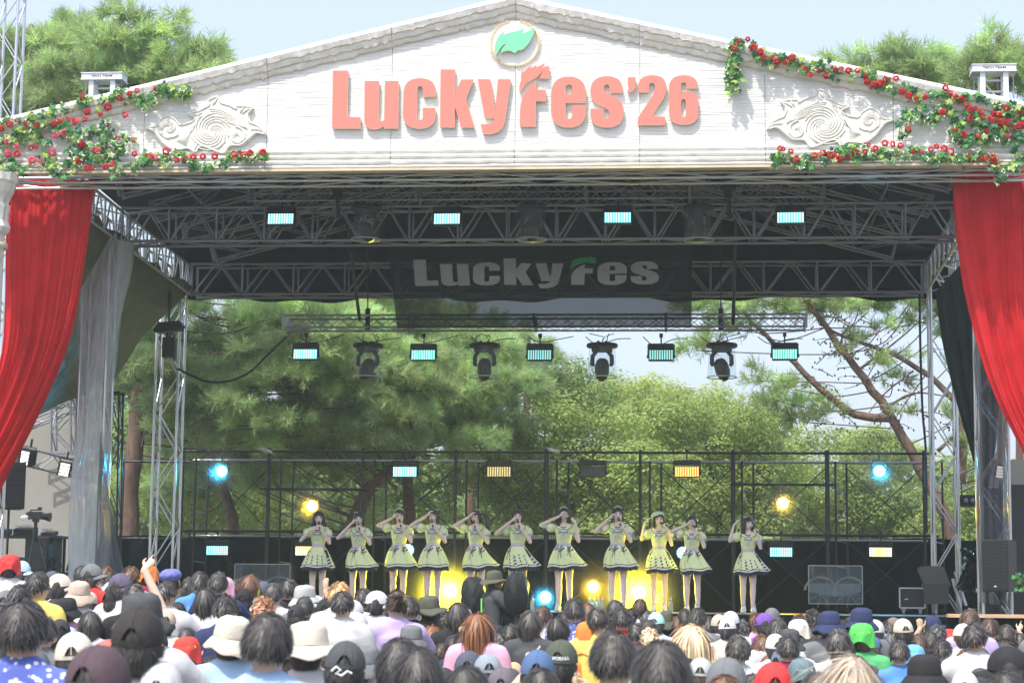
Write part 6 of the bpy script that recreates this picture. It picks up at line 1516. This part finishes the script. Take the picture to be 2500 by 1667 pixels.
def hair_locks(style,seed,n=2900,coarse=False):
    """locks of hair flowing from the crown over a dark scalp, with a per-lock tint"""
    rs=np.random.default_rng(seed); rx,ry,rz=.084,.102,.117; V=[];F=[];C=[]
    lens={'short':.075,'curly':.045,'bob':.20,'long':.36,'bun':.12,'under':.085}[style]; seg=5
    wh=np.array([.010*(1 if seed%2 else -1),-.045,.105])
    cnt=0; clump=rs.uniform(.45,1.9,(22,5)) if coarse else rs.uniform(.7,1.35,(22,5))
    if coarse: n=620
    while cnt<n:
        d=rs.normal(size=3); d/=np.linalg.norm(d); p=d*np.array([rx,ry,rz]); x,y,z=p
        low={'short':-.034,'curly':-.055,'bob':-.03,'long':-.03,'bun':-.055,'under':-.068}[style]
        if style=='under' and z>.005: continue
        if y>.02 and z<.045: continue                    # face
        if abs(y)<.04 and z<-.005 and abs(x)>.05 and style in('short','curly','under') : continue   # ears
        if z<low: continue
        cnt+=1; nrm=np.array([x/rx**2,y/ry**2,z/rz**2]); nrm/=np.linalg.norm(nrm)
        fl=p-wh; fl-=nrm*fl.dot(nrm); fl/=max(np.linalg.norm(fl),1e-6); sw=np.cross(nrm,fl)
        dirn=fl+sw*rs.normal(0,.30)+rs.normal(size=3)*(.65 if style=='curly' else .14)+np.array([0,0,-.25]); 
        if style=='bun': dirn=np.array([0,-.10,.07])-p; dirn/=np.linalg.norm(dirn)
        L=lens*rs.uniform(.6,1.1)*(1 if style in('bob','long') else (1 if z>.03 else .55)); vol=(rs.uniform(.02,.14) if rs.random()<.85 else rs.uniform(.15,.30)) if (coarse and style!='under') else rs.uniform(.01,.10) if style=='short' else rs.uniform(.05,.22) if style=='curly' else rs.uniform(.02,.10); st=L/seg; q=p+nrm*rs.uniform(.000,.010); w=rs.uniform(.009,.018) if coarse else rs.uniform(.0035,.0075); t=rs.uniform(.55,1.6)*clump[int((math.atan2(y,x)+3.15)/6.3*22)%22][int((z+.12)/.06)%5]
        lift=rs.uniform(.0,.03) if style=='short' else rs.uniform(.02,.06) if style=='curly' else .0; b0=len(V)
        for k in range(seg+1):
            e=np.array([q[0]/rx**2,q[1]/ry**2,q[2]/rz**2]); e/=np.linalg.norm(e)+1e-9; s_=np.cross(dirn,e); s_/=np.linalg.norm(s_)+1e-9; ww=w*(1,1.05,.95,.75,.45,.06)[k]
            if k<seg: V+= [q-s_*ww/2,q+s_*ww/2]; C+=[t,t]
            else: V+=[q]; C+=[t*1.2]
            if style=='curly': dirn=dirn+rs.normal(size=3)*.5
            dirn=dirn+np.array([0,0,-.22 if style in('bob','long') else -.10])+e*lift*6*(k/seg)
            r_=np.linalg.norm(q/np.array([rx,ry,rz]))
            if style in('bob','long') and q[2]<-.01: dirn=dirn*.2+np.array([q[0]*(-1.2 if style=='bob' else 0),q[1]*(-1.2 if style=='bob' else -.4),-1])
            dirn/=np.linalg.norm(dirn); q=q+dirn*st
            mn=1.02+vol*((k+1)/seg)**.7
            r_=np.linalg.norm(q/np.array([rx,ry,rz]))
            if r_<mn and q[2]>-.07: q=q*(mn/r_)
        for k in range(seg-1): F+=[(b0+2*k,b0+2*k+1,b0+2*k+3),(b0+2*k,b0+2*k+3,b0+2*k+2)]
        F.append((b0+2*seg-2,b0+2*seg-1,b0+2*seg))
    # scalp under the locks
    nu,nv=28,14; b0=len(V)
    for v in range(nv+1):
        for u in range(nu):
            a=2*math.pi*u/nu; fr=max(0,math.sin(a)); tm=(1.66 if style in('short','curly','bun') else 1.80)-.60*fr**.6; t=.001+tm*v/nv
            V.append(np.array([rx*1.0*math.sin(t)*math.cos(a),ry*1.0*math.sin(t)*math.sin(a),rz*1.0*math.cos(t)])*1.012); C.append(.6)
    for v in range(nv):
        for u in range(nu):
            a,b_,c,d_=b0+v*nu+u,b0+v*nu+(u+1)%nu,b0+(v+1)*nu+(u+1)%nu,b0+(v+1)*nu+u; F+=[(a,b_,c),(a,c,d_)]
    V=np.array(V); C=np.array(C)[:,None]*np.ones((1,3)); me=np_mesh('hair',V,np.array(F),hair_mat('black'),C)
    return me
HAIR={s:[hair_locks(s,11+7*k+len(s)) for k in range({'short':5,'curly':2,'bob':2,'long':2,'bun':1,'under':2}[s])] for s in ('short','curly','bob','long','bun','under')}
HAIRC={s:[hair_locks(s,31+7*k+len(s),coarse=True) for k in range({'short':6,'curly':2,'bob':3,'long':1,'bun':1,'under':2}[s])] for s in ('short','curly','bob','long','bun','under')}
# extra bun knot
b=MB(); b.ell((0,-.115,.085),(.045,.04,.04),12,8); HAIR['knot']=b.mesh('bun_knot',hair_mat('black'),True)
ca=HAIR['knot'].color_attributes.new('tint','FLOAT_COLOR','POINT'); ca.data.foreach_set('color',[1.0]*4*len(HAIR['knot'].vertices))
def own(o,m):
    o.material_slots[0].link='OBJECT'; o.material_slots[0].material=m; return o
HM={}
def headwear(kind,rr):
    """meshes for a kind of headwear: list of (name, mesh)"""
    if kind in HM: return HM[kind]
    out=[]; M0=cap_mat('grey')
    if kind=='cap':
        rx,ry,rz=.095,.113,.127; nu,nv=96,28; vs=[];fs=[]
        for v in range(nv+1):
            for u in range(nu):
                a=2*math.pi*u/nu; t=1.50*v/nv; g_=1-.018*(abs(math.cos(a*3))**24)*math.sin(t)+.006*math.sin(a*5+t*6)*math.sin(t); sq=math.sin(t)**.9
                vs.append((rx*g_*sq*math.cos(a),ry*g_*sq*math.sin(a),rz*math.cos(t)**.95+.004 if t<1.5 else .012))
        for v in range(nv):
            for u in range(nu):
                a=2*math.pi*(u+.5)/nu; d=abs(a-1.5*math.pi)
                if v>=nv-9 and d<.40*max(0,math.cos((nv-v-.5)/9.2*math.pi/2))**.6: continue   # gap at the back
                fs.append((v*nu+u,v*nu+(u+1)%nu,(v+1)*nu+(u+1)%nu,(v+1)*nu+u))
        b=MB(); b.add(vs,fs); b.ell((0,0,rz+.004),(.008,.008,.005),8,5); out.append(('crown',b.mesh('crown',M0,True)))
        b=MB()
        for k in range(6): a=k*math.pi/3+math.pi/6; b.tube([(rx*1.0*math.sin(t)**.9*math.cos(a),ry*1.0*math.sin(t)**.9*math.sin(a),rz*math.cos(t)**.95+.004) for t in np.linspace(.05,1.35,9).tolist()],.0022,4)
        out.append(('seam',b.mesh('seam',M0)))
        b=MB(); b.grid(lambda u,v:((.097)*math.sin((u-.5)*.95),-.115*math.cos((u-.5)*.95)-.001,.012+.018*v),10,1); out.append(('strap',b.mesh('strap',M0)))
        b=MB()
        def br(u,v):
            a=(u-.5)*2; x=.093*math.sin(a*1.25)*(1-.02*v); y0=.109*math.cos(a*1.25); y=y0+v*.078*math.cos(a*1.45)**.8; return (x,y,.016-.020*v-.028*(x/.09)**2)
        b.grid(br,18,6); g2=MB(); g2.grid(lambda u,v:tuple(Vector(br(u,v))-Vector((0,0,.004))),18,6); b.add(g2.v,g2.f); out.append(('brim',b.mesh('brim',M0,True)))
    elif kind in('bucket','sunhat'):
        wide=.155 if kind=='bucket' else .185; drop=-.055 if kind=='bucket' else -.02; b=MB()
        b.lathe([(.001,.134),(.048,.132),(.082,.118),(.094,.094),(.100,.045),(.103,.018)],40,sy=1.12,fn=lambda r_,z,a,i:(r_*(1+.018*math.sin(a*5+i*1.3)),z+.004*math.sin(a*3+i))); out.append(('crown',b.mesh('crown',M0,True)))
        b=MB(); b.lathe([(.1025,.020),(.1035,.03),(.102,.038)],40,sy=1.12); out.append(('band',b.mesh('band',M0,True)))
        b=MB(); b.lathe([(.101,.018)]+[(.101+(wide-.101)*t,.018+(drop-.018)*t**1.2) for t in (.25,.5,.75,1)]+[(wide-.002,drop-.004)],48,sy=1.1,fn=lambda r_,z,a,i:(r_*(1+.02*math.sin(a*3+.5)*(i/5)),z+(.016 if kind=='bucket' else .022)*math.sin(a*2.0+.8)*(i/5)+.007*math.sin(a*7)*(i/5))); out.append(('brim',b.mesh('brim',M0,True)))
    elif kind=='beret':
        b=MB(); b.lathe([(.001,.135),(.05,.132),(.095,.115),(.122,.085),(.125,.055),(.105,.03),(.092,.015),(.09,.0)],44,sy=1.08,fn=lambda r_,z,a,i:(r_*(1+.05*math.sin(a*9+i)*(i in(2,3,4,5))+.03*math.sin(a*4)),z+.008*math.sin(a*6+i))); out.append(('puffed_crown',b.mesh('puffed_crown',M0,True)))
    elif kind in('towel','hood'):
        b=MB(); prof=[(.001,.131),(.045,.128),(.078,.112),(.098,.075),(.104,.045),(.107,.015),(.110,-.015),(.114,-.04),(.118,-.065)] if kind=='towel' else [(.001,.130),(.045,.126),(.082,.105),(.100,.06),(.106,.01),(.106,-.05),(.104,-.10),(.115,-.15),(.145,-.185)]
        a0,a1=(math.pi*.62,math.pi*2.38) if kind=='towel' else (math.pi*.72,math.pi*2.28)
        b.lathe(prof,44,a0=a0,a1=a1,sy=1.12,fn=lambda r_,z,a,i:(r_*(1+(.055 if i>3 else .015)*math.sin(a*6+i*.5)+.02*math.sin(a*13+i)),z+(.055*max(0,1-((a-1.5*math.pi)/.75)**2) if (i>4 and kind=='towel') else .02*math.sin(a*3.2) if i>5 else 0)))
        b.lathe(prof[:4],44,a0=a1-2*math.pi,a1=a0,sy=1.12); out.append(('cloth',b.mesh('cloth',M0,True)))
    HM[kind]=out; return out
# shirts and trousers (shared)
def shirt_mesh(arms):
    b=MB(); b.limb([(0,0,.90),(0,0,1.05),(0,0,1.2),(0,0,1.34),(0,0,1.40)],[.165,.170,.188,.195,.14],20,flat=.66,up=(0,1,0)); b.limb([(-.175,0,1.385),(0,0,1.41),(.175,0,1.385)],[.084,.088,.084],14); b.limb([(0,0,1.40),(0,.0,1.445)],[.080,.070],14)
    for sx in (-1,1):
        d=Vector((sx*.06,.02,-.25)) if not arms else Vector((sx*.10,.14,-.14)); sh=Vector((sx*.18,0,1.37)); b.limb([sh,sh+d],[.088,.078],14)
    return remesh(b,'shirt',shirt_mat('white'),.018,3)
SHIRT=[shirt_mesh(0),shirt_mesh(1)]
b=MB()
for sx in (-1,1): b.limb([(sx*.085,0,.92),(sx*.09,.01,.5),(sx*.09,0,.10)],[.105,.085,.07],12)
b.limb([(-.08,0,.93),(.08,0,.93)],[.12,.12],12); TROUS=remesh(b,'trousers',mat('trousers',(.05,.055,.08),.85),.022,2)
# bodies: scale the 1.60 anatomy up to 1.70
def crowd_body(armL=None,armR=None,vox=.012,dec=None):
    mb=MB(); human(mb,armL=armL,armR=armR,fem=False,face=1,head_r=1.0); s=1.70/1.60
    mb.v=[(x*s,y*s,z*s) for x,y,z in mb.v]; return remesh(mb,'body',M_skin,vox,2,dec)
S_=1.70/1.60
BODY=[crowd_body(vox=.012),crowd_body(armL=((-.20,.16,1.10),(-.10,.34,1.16),(.3,1,.3),(-.5,0,.6),'grip'),armR=((.20,.16,1.10),(.10,.34,1.16),(-.3,1,.3),(.5,0,.6),'grip'),vox=.013)]
M_print=mat('gold_print',(.85,.62,.12),.7); M_print2=mat('blue_print',(.12,.35,.62),.7)
def strokes(kind,seed):
    """brush lettering strokes printed on a towel, laid on the cloth"""
    rr=random.Random(seed); b=MB()
    for g_ in range(3):
        a0=-.75+g_*.62
        for k in range(5):
            if k<3: t0=.62+k*.22; pts=[(a0+.0,t0),(a0+.42,t0+rr.uniform(-.04,.04))]
            else: aa=a0+.12+.2*(k-3); pts=[(aa,.55),(aa+rr.uniform(-.08,.08),1.20)]
            P=[]
            for q in range(5):
                f=q/4; a=1.5*math.pi+pts[0][0]*(1-f)+pts[1][0]*f; t=pts[0][1]*(1-f)+pts[1][1]*f; r_=(.106*math.sin(t)**.9); P.append((r_*math.cos(a)*1.03,r_*1.12*math.sin(a)*1.03,.126*math.cos(t)+.004))
            b.tube(P,.0040,4)
    return b.mesh('brush_lettering',M_print)
STROKE=strokes('a',3)
persons=[]
for ln in CROWD.strip().split('\n'):
    g,x,y,w,kind,col,turn,sh=ln.split(); s,ox,oy=REG[int(g)]; px=ox+float(x)/s; py=oy+float(y)/s; wp=float(w)/s
    real={'cap':.186,'bucket':.205,'sunhat':.205,'beret':.235,'towel':.205,'hood':.21,'hair':.182,'curly':.20,'bob':.195,'long':.195,'bun':.185}[kind]
    persons.append(dict(px=px,py=py,w=wp,Y=min(25.5,max(4.6,FPX*real/wp)),kind=kind,col=col,turn=float(turn),shirt=sh))
# people the list leaves out, wherever the crowd shows a gap
REAL={'cap':.186,'bucket':.205,'sunhat':.205,'beret':.235,'towel':.205,'hood':.21,'hair':.182,'curly':.20,'bob':.195,'long':.195,'bun':.185}
rr=random.Random(21); added=0
def env(px): return min([p['py'] for p in persons[:NP0] if abs(p['px']-px)<90] or [1500])
NP0=len(persons)
for _ in range(9000):
    if added>=84: break
    px=rr.uniform(-10,2510); py=rr.uniform(1400,1650)
    if py<env(px)+14: continue
    near=sorted(persons,key=lambda p:(p['px']-px)**2+((p['py']-py)*1.6)**2)[:5]
    Yq=sum(p['Y'] for p in near)/5*rr.uniform(.95,1.1); kind=rr.choices(['hair','cap','curly','bob','bucket'],[50,32,7,8,4])[0]; w=FPX*REAL[kind]/Yq
    if w>75 or w<28: continue
    ok=True
    for p in persons:
        dx=abs(p['px']-px); dy=py-p['py']; m=(p['w']+w)/2
        if dx<m*.50 and (-w*.75<dy<p['w']*.8): ok=False; break
    if not ok: continue
    col=rr.choices(['black','darkbrown','brown','darkgrey'],[70,16,9,5])[0] if kind in('hair','curly','bob') else rr.choice(['black','charcoal','grey','cream','navy','whitegrey','beige','greyblue','black','charcoal'])
    persons.append(dict(px=px,py=py,w=w,Y=min(25.5,Yq),kind=kind,col=col,turn=rr.uniform(-35,25),shirt=rr.choice(['white','black','grey','navy','white','yellow','black','lightblue','black','darkgrey','darkgrey','lilac','grey']))); added+=1
persons.sort(key=lambda p:p['py'])
# ground under the crowd: smooth field through what the head heights ask for
PT=[]
for p in persons:
    q=at(p['px'],p['py'],p['Y']); p['top']=q; PT.append((q.x,q.y,q.z-1.735))
PTA=np.array(PT)
def ground_z(x,y,sg=2.2):
    d=(PTA[:,0]-x)**2+(PTA[:,1]-y)**2; w=np.exp(-d/(2*sg*sg))+1e-9; return float((w*PTA[:,2]).sum()/w.sum())
gx=np.linspace(-12,12,49); gy=np.linspace(3,28.9,52)
b=MB(); b.add([(x,y,min(.9,ground_z(x,y)) if abs(x)<11.9 and y<28.8 else -.0) for y in gy for x in gx],[(j*49+i,j*49+i+1,(j+1)*49+i+1,(j+1)*49+i) for j in range(51) for i in range(48)])
tag(b.build('crowd_ground',M_ground,smooth=True),kind='structure')
KN={'cap':'cap','bucket':'bucket hat','sunhat':'sun hat','beret':'puffy beret','towel':'head towel','hood':'hood up','hair':'short {} hair','curly':'tousled {} hair','bob':'bobbed {} hair','long':'long {} hair','bun':'{} hair in a bun'}
def describe(p,sh=True):
    k=p['kind']; c=nice(p['col'])
    s=(KN[k].format(c) if '{}' in KN[k] else (f"{c} {KN[k]}"))
    return s+(f" and {nice(p['shirt'])} top" if sh else '')
from collections import Counter
cnt=Counter(describe(p,False) for p in persons)
marks=[p for p in persons if cnt[describe(p,False)]==1]
MKTXT={'towel':'draped in','hood':'in','cap':'in','bucket':'in','sunhat':'in','beret':'in'}
def relation(p,skip=0):
    cand=sorted((m for m in marks if m is not p and abs(m['py']-p['py'])<130),key=lambda m:math.hypot((m['px']-p['px']),(m['py']-p['py'])*1.3))
    m=cand[skip]; dx=p['px']-m['px']; dy=p['py']-m['py']
    rel=('in front of' if dy>0 else 'behind') if abs(dy)>abs(dx) else ('right of' if dx>0 else 'left of')
    return f"{rel} the {nice(m['col'])} {KN[m['kind']].format('').replace('  ',' ').replace('short hair','haired head').strip() if '{}' in KN[m['kind']] else KN[m['kind']]}"
labels=set()
def crowd_label(p):
    base='person with '+describe(p)
    if cnt[describe(p,False)]==1: 
        l=base+', seen from behind'
        if l not in labels: return l
    for sz in ('',):
        for k in range(6):
            l=base+' '+relation(p,k)
            if l not in labels and len(l.split())<=16: return l
    for k in range(14):
        l='person with '+describe(p,False)+' '+relation(p,k)
        if l not in labels and len(l.split())<=16: return l
    return l[:200]
ARMS={}   # (px,py) of nearest head -> pose
HTXT=['pointing a finger up before the wrapped tower','holding up an open palm below the leftmost performer','holding up a hand beside the red printed towel','raising a fist high near the right flight case','pointing up beside the denim cap','raising curled fingers among the right crowd','holding a hand up at the bottom right','lifting a hand before the red cap','pointing up at the far right edge','holding up a microphone stick before the camera operator']
HAND=[(5,1265,345,1300,90,'point','R',.0),(6,640,470,695,310,'open','R',.0),(5,1840,1010,1745,920,'grip','R',-.05),(8,1460,560,1430,465,'fist','R',0),(7,170,740,232,715,'point','R',0),(8,760,730,700,650,'relaxed','L',0),
      (8,1330,1030,1215,790,'relaxed','R',.0),(8,250,1040,150,900,'relaxed','R',0),(8,2335,560,2300,495,'point','R',0),(6,1790,870,1880,710,'grip','R',0)]
def add_person(p,i,pose=None):
    rr=random.Random(i*3+1); top=p['top']; extra={'hair':.030,'curly':.045,'bob':.026,'long':.026,'bun':.026,'cap':.036,'bucket':.034,'sunhat':.034,'beret':.040,'towel':.030,'hood':.035}[p['kind']]
    g=ground_z(top.x,top.y); H=top.z-g-extra*1.02; k=H/1.70; kk=min(1.14,max(.86,k)); gz=top.z-extra*kk-1.70*kk
    kx=p['w']*top.y/FPX/{'cap':.186,'bucket':.205,'sunhat':.205,'beret':.235,'towel':.205,'hood':.21,'hair':.182,'curly':.20,'bob':.195,'long':.195,'bun':.185}[p['kind']]
    hx=min(1.15,max(.9,kx))
    if pose is None: 
        bm=BODY[1 if rr.random()<.3 else 0]; arms=bm is BODY[1]
    else: bm=pose[0]; arms=pose[1]
    rz=R(p['turn']*.18+rr.uniform(-12,12))
    body=link('person',bm,loc=(top.x,top.y,gz),rot=(0,0,rz if pose is None else 0),scale=(kk*hx,kk*hx,kk))
    lab=crowd_label(p); labels.add(lab); tag(body,lab,'person','crowd watching the stage')
    if rr.random()<.3: own(body,M_skin_t)
    own(link('shirt',SHIRT[1 if arms else 0],body),shirt_mat(p['shirt'])); own(link('trousers',TROUS,body),mat('trousers%d'%rr.randrange(3),[(.05,.055,.08),(.03,.03,.032),(.22,.2,.16)][rr.randrange(3)],.85))
    # the head wears its hair and hat turned a little
    rzh=R(p['turn']*(.30 if p['kind'] in('cap','towel') and abs(p['turn'])>40 else 1 if p['kind']=='cap' else .6)) 
    hr=(R(rr.uniform(-6,4)),R(rr.uniform(-5,5)),0)
    k=p['kind']
    def sub(nm,me,m,par=None,z=0,rot=None,sc=1): 
        o=link(nm,me,body,loc=HC+Vector((0,0,z)),rot=rot or hr,scale=sc); return own(o,m) if m else o
    if k in('hair','curly','bob','long','bun'):
        st={'hair':'short'}.get(k,k); hm=rr.choice((HAIR if p['w']>62 else HAIRC)[st]); 
        sub('hair',hm,hair_mat(p['col']),rot=(hr[0],hr[1],R(rr.uniform(-20,20)))); 
        if k=='bun': sub('bun_knot',HAIR['knot'],hair_mat(p['col']))
        if (p['px'],p['py'])==(0,0): pass
    else:
        if k!='hood': sub('hair',rr.choice((HAIR if p['w']>62 else HAIRC)['under']),hair_mat('black' if rr.random()<.8 else 'darkbrown'),rot=hr)
        cap=sub({'cap':'cap','bucket':'bucket_hat','sunhat':'sun_hat','beret':'beret','towel':'head_towel','hood':'hood'}[k],headwear(k,rr)[0][1],cap_mat(p['col']),rot=(hr[0]+R(4),hr[1],R(p['turn'])*(1 if k=='cap' else .5)),sc=1.0)
        for nm,me in headwear(k,rr)[1:]:
            o=link(nm,me,cap); own(o,cap_mat(p['col']))
        if p['col'].endswith('print') and k=='towel': 
            o=link('brush_lettering',STROKE,cap); own(o,M_print2 if p['col']=='goldprint' else M_white if p['col'] in('tealprint',) else M_print)
    p['obj']=body; return body
# raised arms: give them to the nearest heads
taken={}
for hi_,(g,x0,y0,hx_,hy_,ps,side,dd) in enumerate(HAND):
    s,ox,oy=REG[g]; bx_,by_=ox+x0/s,oy+y0/s; hxp,hyp=ox+hx_/s,oy+hy_/s
    c=[p for p in persons if id(p) not in taken and abs(p['px']-bx_)<70 and p['py']>hyp-5]
    c.sort(key=lambda p: abs(p['px']-bx_)+abs(p['py']-by_)*.8)
    if not c: continue
    p=c[0]; taken[id(p)]=(hxp,hyp,ps,side,HTXT[hi_])
for i,p in enumerate(persons):
    if id(p) in taken:
        hxp,hyp,ps,side,_t=taken[id(p)]; top=p['top']; g=ground_z(top.x,top.y); k=min(1.14,max(.86,(top.z-g-.02)/1.70))
        hw=at(hxp,hyp,top.y+.12); base=Vector((top.x,top.y,top.z-.02*k-1.70*k))
        loc=(hw-base)/k/S_; loc.z-=.10                      # wrist below the finger tips
        sx=1 if loc.x>0 else -1; sh=Vector((sx*.175,0,1.30)); dv=loc-sh
        if dv.length>.50: loc=sh+dv.normalized()*.50
        mid=(sh+loc)/2+Vector((sx*.10,.02,-.10)); hd=Vector((0,.12,1)) if ps!='point' else Vector((.55*sx if sx>0 else .5,.5,.75))
        arm=(tuple(mid),tuple(loc),tuple(hd),(0,-1,.1),ps)
        bm=crowd_body(armL=arm if sx<0 else None,armR=arm if sx>0 else None,vox=.0085 if p['Y']>9 else .007)
        add_person(p,i,(bm,0)); p['obj']['label']='person '+taken[id(p)][4]+', with '+describe(p,False); labels.add(p['obj']['label'])
    else: add_person(p,i)
# lettering on two caps
for p in persons:
    if p['kind']=='cap' and p['col']=='olivegrey':
        t=text_mesh('CALIFORNIA',.026,M_white,.0006,.0012); w=.0925
        for v in t.vertices: a=v.co.x/.100; v.co=Vector((.0945*math.sin(a),-.1125*math.cos(a)+v.co.z,.040+v.co.y))
        o=link('lettering',t,p['obj'],loc=HC,rot=(R(4),0,0))
    if p['kind']=='cap' and p['col']=='darkgrey' and abs(p['px']-843)<12:
        b=MB(); b.tube([(-.05,-.108,.03),(-.03,-.112,.05),(-.01,-.114,.035),(-.03,-.113,.02),(-.005,-.114,.01),(.02,-.112,.03),(.04,-.108,.02)],.006,5); link('white_logo',b.mesh('white_logo',M_white),p['obj'],loc=HC-Vector((0,0,.03)))
    if p['kind']=='hair' and abs(p['px']-(1850+370/3.618))<4 and p['shirt']=='brown':
        b=MB(); b.tube([(-.075,-.03,.085),(-.05,.02,.115),(0,.04,.125),(.05,.02,.115),(.075,-.03,.085)],.008,6); b.box((-.035,.035,.128),(.055,.012,.035)); b.box((.035,.035,.128),(.055,.012,.035)); s_=link('sunglasses',b.mesh('sunglasses',mat('amber_plastic',(.85,.42,.03),.3)),loc=p['obj'].location+HC*p['obj'].scale.z); tag(s_,'orange framed sunglasses pushed up on dark hair before the backdrop','sunglasses')

# ------------------------------------------------------------------ camera operator in the pit
Yc=27.0; top=at(1206,1391,Yc); ground=0.0
plat_z=top.z-1.74
b=MB(); b.box((top.x+.1,Yc,plat_z/2),(2.6,1.4,plat_z)); tag(b.build('camera_platform',mat('platform_black',(.03,.03,.032),.7)),'low black camera platform in the pit before the stage','platform')
mb=MB(); human(mb,fem=False,face=1,armL=((-.10,.26,1.12),(.06,.50,1.08),(.3,1,0),(0,0,1),'grip'),armR=((.22,.22,1.08),(.16,.50,1.06),(0,1,0),(0,0,1),'grip'),head_r=1.05)
mb.v=[(x*S_,y*S_,z*S_) for x,y,z in mb.v]; o=link('person',remesh(mb,'body',M_skin_t,.010,2),loc=(top.x,Yc,plat_z),rot=(0,0,R(-62))); tag(o,'camera operator in a dark sun hat and grey T-shirt, seen from behind in the pit','person')
own(link('shirt',SHIRT[1],o),shirt_mat('darkgrey')); own(link('trousers',TROUS,o),mat('trousers1',(.03,.03,.032),.85)); own(link('hair',HAIR['under'][0],o,loc=HC),hair_mat('black'))
for nm,me in headwear('sunhat',random): own(link(nm if nm!='crown' else 'sun_hat',me,o,loc=HC,rot=(R(5),R(4),0)),cap_mat('olive'))
b=MB(); b.limb([(.12*S_,.12,1.12*S_),(.2*S_,.2,1.08*S_),(.17*S_,.46,1.06*S_)],[.05,.05,.04],10); own(link('arm_sleeve',b.mesh('arm_sleeve',shirt_mat('black'),True),o),shirt_mat('black'))
b=MB(); b.box((-.12,-.128,1.25),(.05,.004,.22)); link('green_stripe',b.mesh('green_stripe',mat('neon_green',(.25,.75,.15),.7)),o)
def rain_camera(x,y,Y,s,label,seed):
    c=at(x,y,Y); r=thing('covered_camera',label,'camera',c); rr=random.Random(seed); b=MB(); nu,nv=40,24; vs=[]
    for v in range(nv+1):
        for u in range(nu):
            a=2*math.pi*u/nu; t=.02+3.0*v/nv; w=1+.07*math.sin(a*2+seed+.15*v)+.05*math.sin(a*5+seed*2+2*noise1(v*.3,seed))+.06*noise1(a*3+v*.35,seed)+rr.uniform(-.012,.012)
            vs.append((.17*s*w*math.sin(t)**.55*math.cos(a),.22*s*w*math.sin(t)**.55*math.sin(a),.30*s*math.cos(t)+rr.uniform(-.006,.006)))
    b.add(vs,[(v*nu+u,v*nu+(u+1)%nu,(v+1)*nu+(u+1)%nu,(v+1)*nu+u) for v in range(nv) for u in range(nu)])
    link('rain_cover',b.mesh('rain_cover',mat('rain_cover',(.012,.015,.016),.34,spec=.45,bump=.8,bscale=75)),r)
    b=MB(); b.tube([(.05*s,.1,.1),(.05*s,.45,.12)],[.07,.085],14); link('lens',b.mesh('lens',M_black),r)
    b=MB(); h=c.z-plat_z
    for k in range(3): a=k*2.1+.4; b.tube([(0,0,-.22),(.35*math.cos(a),.35*math.sin(a),-h)],.022,6)
    b.tube([(0,0,.0),(0,0,-.4)],.04,8); link('tripod',b.mesh('tripod',M_black),r)
rain_camera(1155,1458,27.9,.95,'camera under a shiny crumpled rain cover beside the dazzling yellow spotlight',1)
rain_camera(1262,1447,26.6,.92,'camera under a glittering dark rain cover right in front of the camera operator',5)
c=at(1128,1508,26.0); b=MB(); b.tube([c+Vector((-.14,0,-.08)),c+Vector((.0,0,.02))],.02,8); b.ell(c+Vector((.06,0,.06)),(.07,.06,.06),12,8); tag(b.build('shotgun_microphone',mat('mic_fur',(.35,.37,.38),.9,bump=1,bscale=60)),'grey furry microphone on a silver stick before the camera operator','microphone')

# ------------------------------------------------------------------ air
HAZE_ON=False
b=MB(); b.box((0,55,6.5),(150,115,16.0)); HZ=b.build('haze',None if False else mat('haze_stub'),kind='stuff'); HZ.data.materials.clear()
m=bpy.data.materials.new('haze_air'); m.use_nodes=True; n=m.node_tree.nodes; n.remove(n['Principled BSDF']); v=n.new('ShaderNodeVolumePrincipled'); v.inputs['Color'].default_value=(.84,.95,1,1); v.inputs['Density'].default_value=.0010; v.inputs['Anisotropy'].default_value=.2
m.node_tree.links.new(v.outputs[0],n['Material Output'].inputs['Volume']); HZ.data.materials.append(m)
